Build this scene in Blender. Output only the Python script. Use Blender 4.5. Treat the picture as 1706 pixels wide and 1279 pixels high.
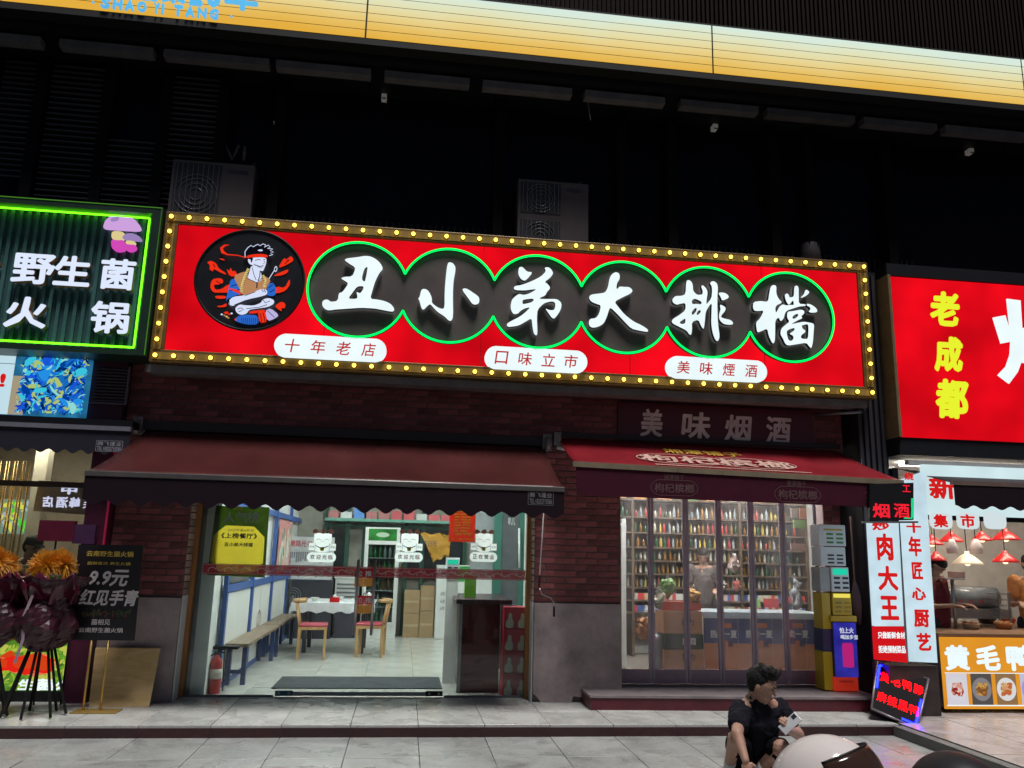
import bpy, bmesh, math, random
from mathutils import Vector, Matrix, noise
random.seed(7)
SC = bpy.context.scene
COL = SC.collection
for o in list(bpy.data.objects): bpy.data.objects.remove(o)

# ------------------------------------------------------------------ camera
CAM_F, CAM_P, CAM_R, CAM_YAW = 1343.6, .205623, .0248185, .126096
C0 = Vector((0, -9.1693, 1.54))
FW = Vector((math.sin(CAM_YAW)*math.cos(CAM_P), math.cos(CAM_YAW)*math.cos(CAM_P), math.sin(CAM_P)))
_r = Vector((math.cos(CAM_YAW), -math.sin(CAM_YAW), 0)); _u = _r.cross(FW)
RV = _r*math.cos(CAM_R) + _u*math.sin(CAM_R); UV = _u*math.cos(CAM_R) - _r*math.sin(CAM_R)
cd = bpy.data.cameras.new('camera'); cam = bpy.data.objects.new('camera', cd); COL.objects.link(cam)
cam.matrix_world = Matrix(((RV.x, UV.x, -FW.x, C0.x), (RV.y, UV.y, -FW.y, C0.y), (RV.z, UV.z, -FW.z, C0.z), (0, 0, 0, 1)))
cd.sensor_width = 36; cd.lens = CAM_F/1706*36; cd.clip_start = .05; cd.clip_end = 500
SC.camera = cam

# ------------------------------------------------------------------ night sky, one high soft lamp-like sun, exposure
w = bpy.data.worlds.new('World'); SC.world = w; w.use_nodes = True
nt = w.node_tree; bg = nt.nodes['Background']
sk = nt.nodes.new('ShaderNodeTexSky'); sk.sky_type = 'NISHITA'; sk.sun_disc = False
sk.sun_elevation = math.radians(72); sk.sun_rotation = math.radians(168)
nt.links.new(sk.outputs[0], bg.inputs[0]); bg.inputs[1].default_value = .018
sd = bpy.data.lights.new('sun', 'SUN'); sd.energy = 3.5; sd.angle = math.radians(16); sd.color = (1, .97, .95)
sun = bpy.data.objects.new('sun', sd); COL.objects.link(sun)
_el, _az = math.radians(72), math.radians(-78)
sun.rotation_euler = Vector((math.cos(_el)*math.cos(_az), math.cos(_el)*math.sin(_az), math.sin(_el))).to_track_quat('Z', 'Y').to_euler()
SC.view_settings.view_transform = 'Standard'; SC.view_settings.look = 'None'
SC.view_settings.exposure = 0; SC.view_settings.gamma = 1; SC.view_settings.use_curve_mapping = False
SC.render.engine = 'CYCLES'; SC.cycles.use_denoising = True
SC.cycles.max_bounces = 6; SC.cycles.transparent_max_bounces = 12
SC.cycles.sample_clamp_indirect = 4

# ------------------------------------------------------------------ helpers: pixel rays, frames
def ray(x, y): return FW + RV*((x-853)/CAM_F) - UV*((y-639.5)/CAM_F)
def PY(x, y, Y):
    d = ray(x, y); return C0 + d*((Y-C0.y)/d.y)
def PZ(x, y, Z=0.):
    d = ray(x, y); return C0 + d*((Z-C0.z)/d.z)
class Fr:
    """a flat working surface: origin, right, up, and the normal towards the viewer"""
    def __init__(s, O, U=(1, 0, 0), V=(0, 0, 1)):
        s.O = Vector(O); s.U = Vector(U).normalized(); s.V = Vector(V).normalized(); s.N = s.U.cross(s.V).normalized()
    def at(s, x, y):
        d = ray(x, y); t = (s.O-C0).dot(s.N)/d.dot(s.N); p = C0 + d*t - s.O
        return (p.dot(s.U), p.dot(s.V))
    def P(s, u, v, n=0.): return s.O + s.U*u + s.V*v + s.N*n
def F(Y): return Fr((0, Y, 0))
def lin(c):
    f = lambda v: (v/255/12.92 if v <= 10.3 else ((v/255+.055)/1.055)**2.4)
    return tuple(f(v) for v in c)

# ------------------------------------------------------------------ materials
MATS = {}
def mat(name, col, rough=.6, metal=0., var=.15, scale=6., bump=0., bscale=40., rnd=0., spec=None, alpha=None, stretch=None, emis=None):
    """procedural Principled: base colour broken by noise, optional fine relief and per-object variation"""
    if name in MATS: return MATS[name]
    m = bpy.data.materials.new(name); m.use_nodes = True; n = m.node_tree.nodes; L = m.node_tree.links
    b = n['Principled BSDF']; b.inputs['Roughness'].default_value = rough; b.inputs['Metallic'].default_value = metal
    if spec is not None: b.inputs['Specular IOR Level'].default_value = spec
    tc = n.new('ShaderNodeTexCoord'); mp = n.new('ShaderNodeMapping'); L.new(tc.outputs['Object'], mp.inputs[0])
    if stretch: mp.inputs['Scale'].default_value = stretch
    nz = n.new('ShaderNodeTexNoise'); nz.inputs['Scale'].default_value = scale; nz.inputs['Detail'].default_value = 6; nz.inputs['Roughness'].default_value = .65
    L.new(mp.outputs[0], nz.inputs['Vector'])
    mr = n.new('ShaderNodeMapRange'); mr.inputs[1].default_value = .3; mr.inputs[2].default_value = .7
    mr.inputs[3].default_value = 1-var; mr.inputs[4].default_value = 1+var; L.new(nz.outputs[0], mr.inputs[0])
    last = mr.outputs[0]
    if rnd:
        oi = n.new('ShaderNodeObjectInfo'); r2 = n.new('ShaderNodeMapRange'); r2.inputs[3].default_value = 1-rnd; r2.inputs[4].default_value = 1+rnd
        L.new(oi.outputs['Random'], r2.inputs[0]); mu = n.new('ShaderNodeMath'); mu.operation = 'MULTIPLY'
        L.new(last, mu.inputs[0]); L.new(r2.outputs[0], mu.inputs[1]); last = mu.outputs[0]
    vm = n.new('ShaderNodeVectorMath'); vm.operation = 'SCALE'; vm.inputs[0].default_value = col[:3]; L.new(last, vm.inputs['Scale'])
    L.new(vm.outputs[0], b.inputs['Base Color'])
    rr = n.new('ShaderNodeMapRange'); rr.inputs[3].default_value = max(.02, rough-.08); rr.inputs[4].default_value = min(1, rough+.08)
    L.new(nz.outputs[0], rr.inputs[0]); L.new(rr.outputs[0], b.inputs['Roughness'])
    if bump:
        n2 = n.new('ShaderNodeTexNoise'); n2.inputs['Scale'].default_value = bscale; n2.inputs['Detail'].default_value = 4; L.new(mp.outputs[0], n2.inputs['Vector'])
        bp = n.new('ShaderNodeBump'); bp.inputs['Strength'].default_value = bump; bp.inputs['Distance'].default_value = .01
        L.new(n2.outputs[0], bp.inputs['Height']); L.new(bp.outputs[0], b.inputs['Normal'])
    if alpha is not None: b.inputs['Alpha'].default_value = alpha
    if emis:
        b.inputs['Emission Color'].default_value = (*emis[0], 1); b.inputs['Emission Strength'].default_value = emis[1]
    MATS[name] = m; return m
def stone(name, col, rough, rnd, stain=.5):
    m = bpy.data.materials.new(name); m.use_nodes = True; n = m.node_tree.nodes; L = m.node_tree.links; b = n['Principled BSDF']
    g = n.new('ShaderNodeNewGeometry')
    def nz(sc, det=6, dist=0.):
        q = n.new('ShaderNodeTexNoise'); q.inputs['Scale'].default_value = sc; q.inputs['Detail'].default_value = det; q.inputs['Distortion'].default_value = dist; L.new(g.outputs['Position'], q.inputs['Vector']); return q.outputs[0]
    def rng(x, a, b_, c, d):
        q = n.new('ShaderNodeMapRange'); q.inputs[1].default_value = a; q.inputs[2].default_value = b_; q.inputs[3].default_value = c; q.inputs[4].default_value = d; L.new(x, q.inputs[0]); return q.outputs[0]
    def mul(x, y):
        q = n.new('ShaderNodeMath'); q.operation = 'MULTIPLY'; L.new(x, q.inputs[0]); L.new(y, q.inputs[1]); return q.outputs[0]
    oi = n.new('ShaderNodeObjectInfo')
    v = mul(mul(rng(nz(2.2, 8, .8), .3, .7, .86, 1.12), rng(nz(45, 4), .3, .7, .88, 1.12)), rng(oi.outputs['Random'], 0, 1, 1-rnd, 1+rnd))
    v = mul(v, rng(nz(1.1, 9, 2.2), .56, .68, 1, 1-stain)); v = mul(v, rng(nz(7.5, 3, .5), .70, .74, 1, 1-stain*.9))
    vm = n.new('ShaderNodeVectorMath'); vm.operation = 'SCALE'; vm.inputs[0].default_value = col; L.new(v, vm.inputs['Scale']); L.new(vm.outputs[0], b.inputs['Base Color'])
    L.new(rng(nz(3.1, 6, 1), .35, .65, rough-.13, rough+.15), b.inputs['Roughness'])
    bp = n.new('ShaderNodeBump'); bp.inputs['Strength'].default_value = .18; bp.inputs['Distance'].default_value = .004; L.new(nz(28, 6), bp.inputs['Height']); L.new(bp.outputs[0], b.inputs['Normal'])
    MATS[name] = m; return m
def emit(name, col, strength=1., var=.0, scale=2., dots=0.):
    """a lit surface; slight unevenness of the lamps behind it"""
    if name in MATS: return MATS[name]
    m = bpy.data.materials.new(name); m.use_nodes = True; n = m.node_tree.nodes; L = m.node_tree.links
    n.remove(n['Principled BSDF']); out = n['Material Output']
    e = n.new('ShaderNodeEmission'); e.inputs[0].default_value = (*col[:3], 1); e.inputs[1].default_value = strength
    if var or dots:
        tc = n.new('ShaderNodeTexCoord')
        if dots:
            mp = n.new('ShaderNodeVectorMath'); mp.operation = 'SCALE'; mp.inputs['Scale'].default_value = dots; L.new(tc.outputs['Object'], mp.inputs[0])
            fr = n.new('ShaderNodeVectorMath'); fr.operation = 'FRACTION'; L.new(mp.outputs[0], fr.inputs[0])
            sb = n.new('ShaderNodeVectorMath'); sb.operation = 'SUBTRACT'; sb.inputs[1].default_value = (.5, .5, .5); L.new(fr.outputs[0], sb.inputs[0])
            sp = n.new('ShaderNodeSeparateXYZ'); L.new(sb.outputs[0], sp.inputs[0])
            cb = n.new('ShaderNodeCombineXYZ'); L.new(sp.outputs[0], cb.inputs[0]); L.new(sp.outputs[2], cb.inputs[2])
            ln = n.new('ShaderNodeVectorMath'); ln.operation = 'LENGTH'; L.new(cb.outputs[0], ln.inputs[0])
            mr = n.new('ShaderNodeMapRange'); mr.inputs[1].default_value = .28; mr.inputs[2].default_value = .5; mr.inputs[3].default_value = strength; mr.inputs[4].default_value = strength*.12
            L.new(ln.outputs['Value'], mr.inputs[0])
        else:
            nz = n.new('ShaderNodeTexNoise'); nz.inputs['Scale'].default_value = scale; L.new(tc.outputs['Object'], nz.inputs['Vector'])
            mr = n.new('ShaderNodeMapRange'); mr.inputs[1].default_value = .3; mr.inputs[2].default_value = .7
            mr.inputs[3].default_value = strength*(1-var); mr.inputs[4].default_value = strength*(1+var); L.new(nz.outputs[0], mr.inputs[0])
        L.new(mr.outputs[0], e.inputs[1])
    L.new(e.outputs[0], out.inputs[0]); MATS[name] = m; return m
def glassmat(name, tint=(.93, .97, .95), refl=1., haze=0., hcol=(.6, .65, .65)):
    if name in MATS: return MATS[name]
    m = bpy.data.materials.new(name); m.use_nodes = True; n = m.node_tree.nodes; L = m.node_tree.links
    n.remove(n['Principled BSDF']); out = n['Material Output']
    t = n.new('ShaderNodeBsdfTransparent'); t.inputs[0].default_value = (*tint, 1)
    g = n.new('ShaderNodeBsdfGlossy'); g.inputs['Roughness'].default_value = .02
    fr = n.new('ShaderNodeFresnel'); fr.inputs[0].default_value = 1.45
    mu = n.new('ShaderNodeMath'); mu.operation = 'MULTIPLY'; mu.inputs[1].default_value = refl; L.new(fr.outputs[0], mu.inputs[0])
    mx = n.new('ShaderNodeMixShader'); L.new(mu.outputs[0], mx.inputs[0]); L.new(t.outputs[0], mx.inputs[1]); L.new(g.outputs[0], mx.inputs[2])
    last = mx.outputs[0]
    if haze:
        d = n.new('ShaderNodeBsdfTranslucent'); d.inputs[0].default_value = (*hcol, 1)
        d2 = n.new('ShaderNodeBsdfDiffuse'); d2.inputs[0].default_value = (*hcol, 1)
        ad = n.new('ShaderNodeMixShader'); L.new(d.outputs[0], ad.inputs[1]); L.new(d2.outputs[0], ad.inputs[2])
        tc = n.new('ShaderNodeTexCoord'); mp = n.new('ShaderNodeMapping'); mp.inputs['Scale'].default_value = (1, 1, .25); L.new(tc.outputs['Object'], mp.inputs[0])
        nz = n.new('ShaderNodeTexNoise'); nz.inputs['Scale'].default_value = 5; nz.inputs['Detail'].default_value = 8; L.new(mp.outputs[0], nz.inputs['Vector'])
        mr = n.new('ShaderNodeMapRange'); mr.inputs[1].default_value = .35; mr.inputs[2].default_value = .7; mr.inputs[3].default_value = haze*.3; mr.inputs[4].default_value = haze*1.7
        L.new(nz.outputs[0], mr.inputs[0])
        m2 = n.new('ShaderNodeMixShader'); L.new(mr.outputs[0], m2.inputs[0]); L.new(last, m2.inputs[1]); L.new(ad.outputs[0], m2.inputs[2]); last = m2.outputs[0]
    L.new(last, out.inputs[0]); MATS[name] = m; return m
def thin(name, col, tr=.5, rough=.5):
    """paper or film lit from both sides"""
    m = mat(name, col, rough, var=.08); n = m.node_tree.nodes; L = m.node_tree.links; b = n['Principled BSDF']
    if 'TR' in n: return m
    t = n.new('ShaderNodeBsdfTranslucent'); t.name = 'TR'; src = b.inputs['Base Color'].links[0].from_socket; L.new(src, t.inputs[0])
    mx = n.new('ShaderNodeMixShader'); mx.inputs[0].default_value = tr; L.new(b.outputs[0], mx.inputs[1]); L.new(t.outputs[0], mx.inputs[2]); L.new(mx.outputs[0], n['Material Output'].inputs[0]); return m
def woodmat(name, c1, c2, rough=.5, axis=(1, 12, 12), scale=2.):
    if name in MATS: return MATS[name]
    m = bpy.data.materials.new(name); m.use_nodes = True; n = m.node_tree.nodes; L = m.node_tree.links; b = n['Principled BSDF']
    tc = n.new('ShaderNodeTexCoord'); mp = n.new('ShaderNodeMapping'); mp.inputs['Scale'].default_value = axis; L.new(tc.outputs['Object'], mp.inputs[0])
    nz = n.new('ShaderNodeTexNoise'); nz.inputs['Scale'].default_value = scale; nz.inputs['Detail'].default_value = 8; nz.inputs['Distortion'].default_value = 1; L.new(mp.outputs[0], nz.inputs['Vector'])
    cr = n.new('ShaderNodeValToRGB'); cr.color_ramp.elements[0].position = .35; cr.color_ramp.elements[1].position = .68
    cr.color_ramp.elements[0].color = (*c1, 1); cr.color_ramp.elements[1].color = (*c2, 1); L.new(nz.outputs[0], cr.inputs[0]); L.new(cr.outputs[0], b.inputs['Base Color'])
    b.inputs['Roughness'].default_value = rough; MATS[name] = m; return m

# ------------------------------------------------------------------ mesh builder
ORG = {}
class MB:
    def __init__(s): s.v = []; s.f = []; s.mi = []; s.cur = 0; s.smooth = []; s.sm = False
    def _f(s, f): s.f.append(f); s.mi.append(s.cur); s.smooth.append(s.sm)
    def hexa(s, p):                      # 8 corners: bottom loop then top loop
        k = len(s.v); s.v += [Vector(q) for q in p]
        for f in ((3, 2, 1, 0), (4, 5, 6, 7), (0, 1, 5, 4), (1, 2, 6, 5), (2, 3, 7, 6), (3, 0, 4, 7)): s._f([k+i for i in f])
        return s
    def box(s, x0, x1, y0, y1, z0, z1):
        return s.hexa([(x0, y0, z0), (x1, y0, z0), (x1, y1, z0), (x0, y1, z0), (x0, y0, z1), (x1, y0, z1), (x1, y1, z1), (x0, y1, z1)])
    def rect(s, fr, u0, u1, v0, v1, n0, n1):
        return s.hexa([fr.P(u0, v0, n1), fr.P(u1, v0, n1), fr.P(u1, v0, n0), fr.P(u0, v0, n0), fr.P(u0, v1, n1), fr.P(u1, v1, n1), fr.P(u1, v1, n0), fr.P(u0, v1, n0)])
    def poly(s, fr, pts, n0, n1):        # extruded outline in a frame
        a = sum(pts[i][0]*pts[(i+1) % len(pts)][1]-pts[(i+1) % len(pts)][0]*pts[i][1] for i in range(len(pts)))
        if a < 0: pts = pts[::-1]
        k = len(s.v); m = len(pts)
        s.v += [fr.P(u, v, n1) for u, v in pts] + [fr.P(u, v, n0) for u, v in pts]
        s._f(list(range(k, k+m))); s._f(list(range(k+2*m-1, k+m-1, -1)))
        for i in range(m): s._f([k+i, k+m+i, k+m+(i+1) % m, k+(i+1) % m])
        return s
    def film(s, fr, pts, n):            # a single printed sheet
        a = sum(pts[i][0]*pts[(i+1) % len(pts)][1]-pts[(i+1) % len(pts)][0]*pts[i][1] for i in range(len(pts)))
        if a < 0: pts = pts[::-1]
        k = len(s.v); s.v += [fr.P(u, v, n) for u, v in pts]; s._f(list(range(k, k+len(pts)))); return s
    def ribbon(s, fr, pts, w, n0, n1):   # a flat stroke with per-point width
        if not isinstance(w, (list, tuple)): w = [w]*len(pts)
        L, R = [], []
        for i, p in enumerate(pts):
            a = Vector(pts[max(0, i-1)]); b = Vector(pts[min(len(pts)-1, i+1)]); d = (b-a).normalized() if (b-a).length > 1e-9 else Vector((1, 0)); q = Vector((-d.y, d.x))*w[i]/2
            L.append(tuple(Vector(p)+q)); R.append(tuple(Vector(p)-q))
        for i in range(len(pts)-1):
            s.hexa([fr.P(*R[i], n1), fr.P(*R[i+1], n1), fr.P(*R[i+1], n0), fr.P(*R[i], n0), fr.P(*L[i], n1), fr.P(*L[i+1], n1), fr.P(*L[i+1], n0), fr.P(*L[i], n0)])
        return s
    def tube(s, path, r, seg=8, closed=False, caps=True):
        path = [Vector(p) for p in path]; m = len(path)
        rs = r if isinstance(r, (list, tuple)) else [r]*m
        k = len(s.v); up = None; sm, s.sm = s.sm, True
        for i, p in enumerate(path):
            if closed: d = path[(i+1) % m]-path[i-1]
            else: d = path[min(m-1, i+1)]-path[max(0, i-1)]
            d = d.normalized() if d.length > 1e-9 else Vector((0, 0, 1))
            if up is None: up = d.orthogonal().normalized()
            up = (up - d*up.dot(d)); up = up.normalized() if up.length > 1e-6 else d.orthogonal().normalized()
            b = d.cross(up)
            for j in range(seg):
                a = 2*math.pi*j/seg; s.v.append(p + up*math.cos(a)*rs[i] + b*math.sin(a)*rs[i])
        for i in range(m if closed else m-1):
            for j in range(seg):
                a = k+i*seg+j; b_ = k+i*seg+(j+1) % seg; c = k+((i+1) % m)*seg+(j+1) % seg; d_ = k+((i+1) % m)*seg+j
                s._f([a, b_, c, d_])
        s.sm = False
        if caps and not closed:
            s._f([k+j for j in range(seg)][::-1]); s._f([k+(m-1)*seg+j for j in range(seg)])
        s.sm = sm; return s
    def lathe(s, c, prof, seg=16, ax=(0, 0, 1)):
        c = Vector(c); ax = Vector(ax).normalized(); a0 = ax.orthogonal().normalized(); a1 = ax.cross(a0); k = len(s.v); sm, s.sm = s.sm, True
        for r, z in prof:
            for j in range(seg):
                t = 2*math.pi*j/seg; s.v.append(c + ax*z + (a0*math.cos(t)+a1*math.sin(t))*r)
        for i in range(len(prof)-1):
            for j in range(seg): s._f([k+i*seg+j, k+i*seg+(j+1) % seg, k+(i+1)*seg+(j+1) % seg, k+(i+1)*seg+j])
        s.sm = False
        s._f([k+j for j in range(seg)][::-1]); s._f([k+(len(prof)-1)*seg+j for j in range(seg)])
        s.sm = sm; return s
    def ball(s, c, r, seg=12, rings=8, rot=None):
        r = Vector((r, r, r)) if not hasattr(r, '__len__') else Vector(r); c = Vector(c); k = len(s.v); sm, s.sm = s.sm, True
        for i in range(rings+1):
            ph = math.pi*i/rings
            rr = max(math.sin(ph), .02)
            for j in range(seg):
                t = 2*math.pi*j/seg; p = Vector((rr*math.cos(t)*r.x, rr*math.sin(t)*r.y, math.cos(ph)*r.z))
                if rot: p = rot @ p
                s.v.append(c+p)
        for i in range(rings):
            for j in range(seg): s._f([k+(i+1)*seg+j, k+(i+1)*seg+(j+1) % seg, k+i*seg+(j+1) % seg, k+i*seg+j])
        s._f([k+j for j in range(seg)]); s._f([k+rings*seg+j for j in range(seg)][::-1])
        s.sm = sm; return s
    def mesh(s, name, org, mats):
        me = bpy.data.meshes.new(name); me.from_pydata([p-org for p in s.v], [], s.f)
        for m in mats: me.materials.append(m)
        me.polygons.foreach_set('material_index', s.mi); me.polygons.foreach_set('use_smooth', s.smooth)
        me.update(); return me
    def build(s, name, mats, parent=None, bevel=0.):
        org = ORG.get(parent, Vector((0, 0, 0))) if parent else Vector((0, 0, 0))
        if not isinstance(mats, (list, tuple)): mats = [mats]
        o = bpy.data.objects.new(name, s.mesh(name, org, mats)); COL.objects.link(o)
        if parent: o.parent = parent; ORG[o] = org
        else: ORG[o] = Vector((0, 0, 0))
        if bevel:
            b = o.modifiers.new('bevel', 'BEVEL'); b.width = bevel; b.segments = 2; b.limit_method = 'ANGLE'
        return o
def tag(o, label=None, cat=None, group=None, kind=None):
    if label: o['label'] = label
    if cat: o['category'] = cat
    if group: o['group'] = group
    if kind: o['kind'] = kind
    return o
def thing(name, loc, label, cat, group=None, rz=0.):
    o = bpy.data.objects.new(name, None); COL.objects.link(o); o.empty_display_size = .1
    o.location = loc; ORG[o] = Vector(loc); return tag(o, label, cat, group)
def local_thing(name, label, cat, group=None): return thing(name, (0, 0, 0), label, cat, group)
def copy_tree(o, parent=None):
    c = o.copy(); COL.objects.link(c)
    if parent: c.parent = parent
    for ch in list(o.children): copy_tree(ch, c)
    return c
def struct(mb, name, m, label=None): return tag(mb.build(name, m), label, kind='structure')
def bx(x0, x1, y0, y1, z0, z1): return MB().box(x0, x1, y0, y1, z0, z1)
def chaikin(p, it=1):
    for _ in range(it):
        q = []
        for i in range(len(p)):
            a, b = p[i], p[(i+1) % len(p)]
            q += [(a[0]*.78+b[0]*.22, a[1]*.78+b[1]*.22), (a[0]*.22+b[0]*.78, a[1]*.22+b[1]*.78)]
        p = q
    return p
def curvefill(name, polys, depth, mats, parent, fr, n0):
    """outlines with holes (even-odd) filled and given a depth, laid in frame fr"""
    cu = bpy.data.curves.new(name, 'CURVE'); cu.dimensions = '2D'; cu.fill_mode = 'BOTH'; cu.extrude = depth/2
    for pts in polys:
        sp = cu.splines.new('POLY'); sp.points.add(len(pts)-1); sp.use_cyclic_u = True
        for q, p in zip(sp.points, pts): q.co = (p[0], p[1], 0, 1)
    return _bake(cu, name, depth, mats, parent, fr, n0)
def _bake(cu, name, depth, mats, parent, fr, n0, fit=None, mirror=False, bold=0.):
    t = bpy.data.objects.new('tmp', cu); COL.objects.link(t)
    dg = bpy.context.evaluated_depsgraph_get(); me = bpy.data.meshes.new_from_object(t.evaluated_get(dg))
    bpy.data.objects.remove(t)
    org = ORG.get(parent, Vector((0, 0, 0))) if parent else Vector((0, 0, 0))
    if bold and len(me.vertices):      # heavier strokes: the outline struck several times round its centre line
        bold *= .75
        vs = [v.co.copy() for v in me.vertices]; fs_ = [list(p.vertices) for p in me.polygons]; V2, F2 = [], []
        for k in range(8):
            a_ = 2*math.pi*k/8; d_ = Vector((math.cos(a_)*bold, math.sin(a_)*bold, .0001*k/8*0 + k*.00003)); o_ = len(V2)
            V2 += [v+d_ for v in vs]; F2 += [[i+o_ for i in f_] for f_ in fs_]
        me = bpy.data.meshes.new(name); me.from_pydata(V2, [], F2); me.update()
    if fit and len(me.vertices):
        xs = [v.co.x for v in me.vertices]; ys = [v.co.y for v in me.vertices]
        x0, x1, y0, y1 = min(xs), max(xs), min(ys), max(ys); u0, u1, v0, v1 = fit
        if v0 is None: k = (u1-u0)/(x1-x0); vc = v1; v0, v1 = vc-(y1-y0)*k/2, vc+(y1-y0)*k/2
        for v in me.vertices:
            a = (v.co.x-x0)/(x1-x0); a = 1-a if mirror else a
            v.co.x = u0+a*(u1-u0); v.co.y = v0+(v.co.y-y0)/(y1-y0)*(v1-v0)
    for v in me.vertices: v.co = fr.P(v.co.x, v.co.y, n0 + v.co.z + depth/2) - org
    me.name = name; me.materials.clear()
    for m in (mats if isinstance(mats, (list, tuple)) else [mats]): me.materials.append(m)
    for p in me.polygons: p.use_smooth = False; p.material_index = 0
    if isinstance(mats, (list, tuple)) and len(mats) > 1:      # side walls (returns) of channel letters
        me.update()
        for p in me.polygons:
            if abs(p.normal.dot(fr.N)) < .5: p.material_index = 1
    o = bpy.data.objects.new(name, me); COL.objects.link(o)
    if parent: o.parent = parent; ORG[o] = org
    return o
def text(s, fr, u0, u1, v0, v1, m, parent=None, name='lettering', depth=.002, n0=.001, bold=0., mirror=False, shear=0., space=1.):
    cu = bpy.data.curves.new(name, 'FONT'); cu.body = s; cu.size = 1; cu.extrude = depth/2; cu.offset = bold; cu.shear = shear
    cu.space_character = space; cu.resolution_u = 2
    cu.offset = 0
    return _bake(cu, name, depth, m, parent, fr, n0, fit=(u0, u1, v0, v1), mirror=mirror, bold=bold)
def textpx(s, fr, tl, br, m, parent=None, **k):
    a = fr.at(*tl); b = fr.at(*br); return text(s, fr, a[0], b[0], b[1], a[1], m, parent, **k)
def rectpx(fr, tl, br):
    a = fr.at(*tl); b = fr.at(*br); return a[0], b[0], b[1], a[1]
CACHE = {}
def piece(name, dims, m, parent, loc, bev=.0, rz=0.):
    """one of many alike blocks: mesh shared between equal sizes, centred on its own middle"""
    key = (name.split('.')[0], tuple(round(d, 3) for d in dims), m.name)
    if key not in CACHE:
        x, y, z = [d/2 for d in dims]; b = bev
        me = bpy.data.meshes.new(name)
        if b:
            bm = bmesh.new(); bmesh.ops.create_cube(bm, size=1); bmesh.ops.scale(bm, vec=dims, verts=bm.verts)
            bmesh.ops.bevel(bm, geom=bm.edges[:], offset=b, segments=1, affect='EDGES'); bm.to_mesh(me); bm.free()
        else: me = bx(-x, x, -y, y, -z, z).mesh(name, Vector((0, 0, 0)), [])
        me.materials.append(m); CACHE[key] = me
    o = bpy.data.objects.new(name, CACHE[key]); COL.objects.link(o); o.location = Vector(loc)-ORG.get(parent, Vector((0, 0, 0)))
    if rz: o.rotation_euler.z = rz
    if parent: o.parent = parent
    return o
def remesh(mb, name, m, parent, voxel=.008, smooth=6, wr=0., ws=12.):
    o = mb.build(name, m, parent)
    r = o.modifiers.new('r', 'REMESH'); r.mode = 'VOXEL'; r.voxel_size = voxel; r.use_smooth_shade = True
    s = o.modifiers.new('s', 'SMOOTH'); s.factor = .5; s.iterations = smooth
    dg = bpy.context.evaluated_depsgraph_get(); me = bpy.data.meshes.new_from_object(o.evaluated_get(dg))
    if wr:
        ns = [v.normal.copy() for v in me.vertices]
        for v, n_ in zip(me.vertices, ns):
            q = v.co; f_ = abs(noise.noise(Vector((q.x*ws, q.y*ws, q.z*ws*.55)))) + .5*abs(noise.noise(Vector((q.z*ws*1.7+3, q.x*ws*.9, q.y*ws))))
            v.co = q + n_*(wr*(.95-1.7*f_))
    o.modifiers.clear(); o.data = me; me.materials.clear()
    me.materials.append(m)
    for p in me.polygons: p.use_smooth = True; p.material_index = 0
    return o
def blobs(fr, rect, cols, nblob, smin, smax, parent, name, n0=.001, elong=2.5, seed=1, dirs=None):
    """a printed picture: many small flat shapes in several inks"""
    rg = random.Random(seed); u0, u1, v0, v1 = rect; mb = MB()
    for i in range(nblob):
        L = rg.uniform(smin, smax); W = L/rg.uniform(1, elong); a = rg.uniform(0, math.pi) if dirs is None else rg.choice(dirs)+rg.uniform(-.3, .3)
        cx = rg.uniform(u0+L/2, u1-L/2); cy = rg.uniform(v0+L/2, v1-L/2); mb.cur = rg.randrange(len(cols)); bend = rg.uniform(-.5, .5)
        pts = []
        for k in range(9):
            t = 2*math.pi*k/9; x = math.cos(t)*L/2; y = math.sin(t)*W/2 + bend*x*x/L*1.5
            pts.append((min(u1, max(u0, cx+x*math.cos(a)-y*math.sin(a))), min(v1, max(v0, cy+x*math.sin(a)+y*math.cos(a)))))
        k = len(mb.v); n = n0+i*.00001; mb.v += [fr.P(u, v, n) for u, v in pts]; mb._f(list(range(k, k+9)))
    return mb.build(name, cols, parent)

# common materials
M_black = mat('black_metal', (.010, .010, .012), .5, spec=.25)
M_dark = mat('dark_panel', (.010, .011, .015), .7, spec=.15)
M_steel = mat('brushed_steel', (.45, .45, .46), .35, .9)
M_alu = mat('grey_aluminium', (.22, .22, .24), .4, .7)
M_white = mat('white_paint', (.72, .73, .72), .5, var=.06)
M_cream = mat('cream_paint', (.42, .38, .33), .7, var=.08)
M_tile = stone('grey_stone_tile', (.45, .455, .43), .28, .05, .12)
M_tile2 = stone('street_stone_tile', (.31, .318, .305), .34, .06, .25)
M_tile3 = stone('pink_stone_tile', (.38, .34, .33), .30, .05, .4)
M_joint = mat('dark_joint', (.045, .045, .045), .9)
M_mortar = mat('mortar', (.17, .13, .13), .95)
M_brick = mat('dark_red_brick', (.235, .066, .068), .8, var=.3, scale=18, bump=.4, bscale=70, rnd=.38)
M_glass = glassmat('clear_glass')
M_skin = mat('skin', (.37, .205, .145), .5, var=.14, scale=18, bump=.15, bscale=120)
M_hair = mat('black_hair', (.008, .007, .007), .6, bump=.8, bscale=160, spec=.2)
W_EM = emit('white_lit', (.86, .98, 1.0), 1.0, .05, 3)
R_EM = emit('red_lit_face', (.80, .003, .010), .92, .32, 1.2)

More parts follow.
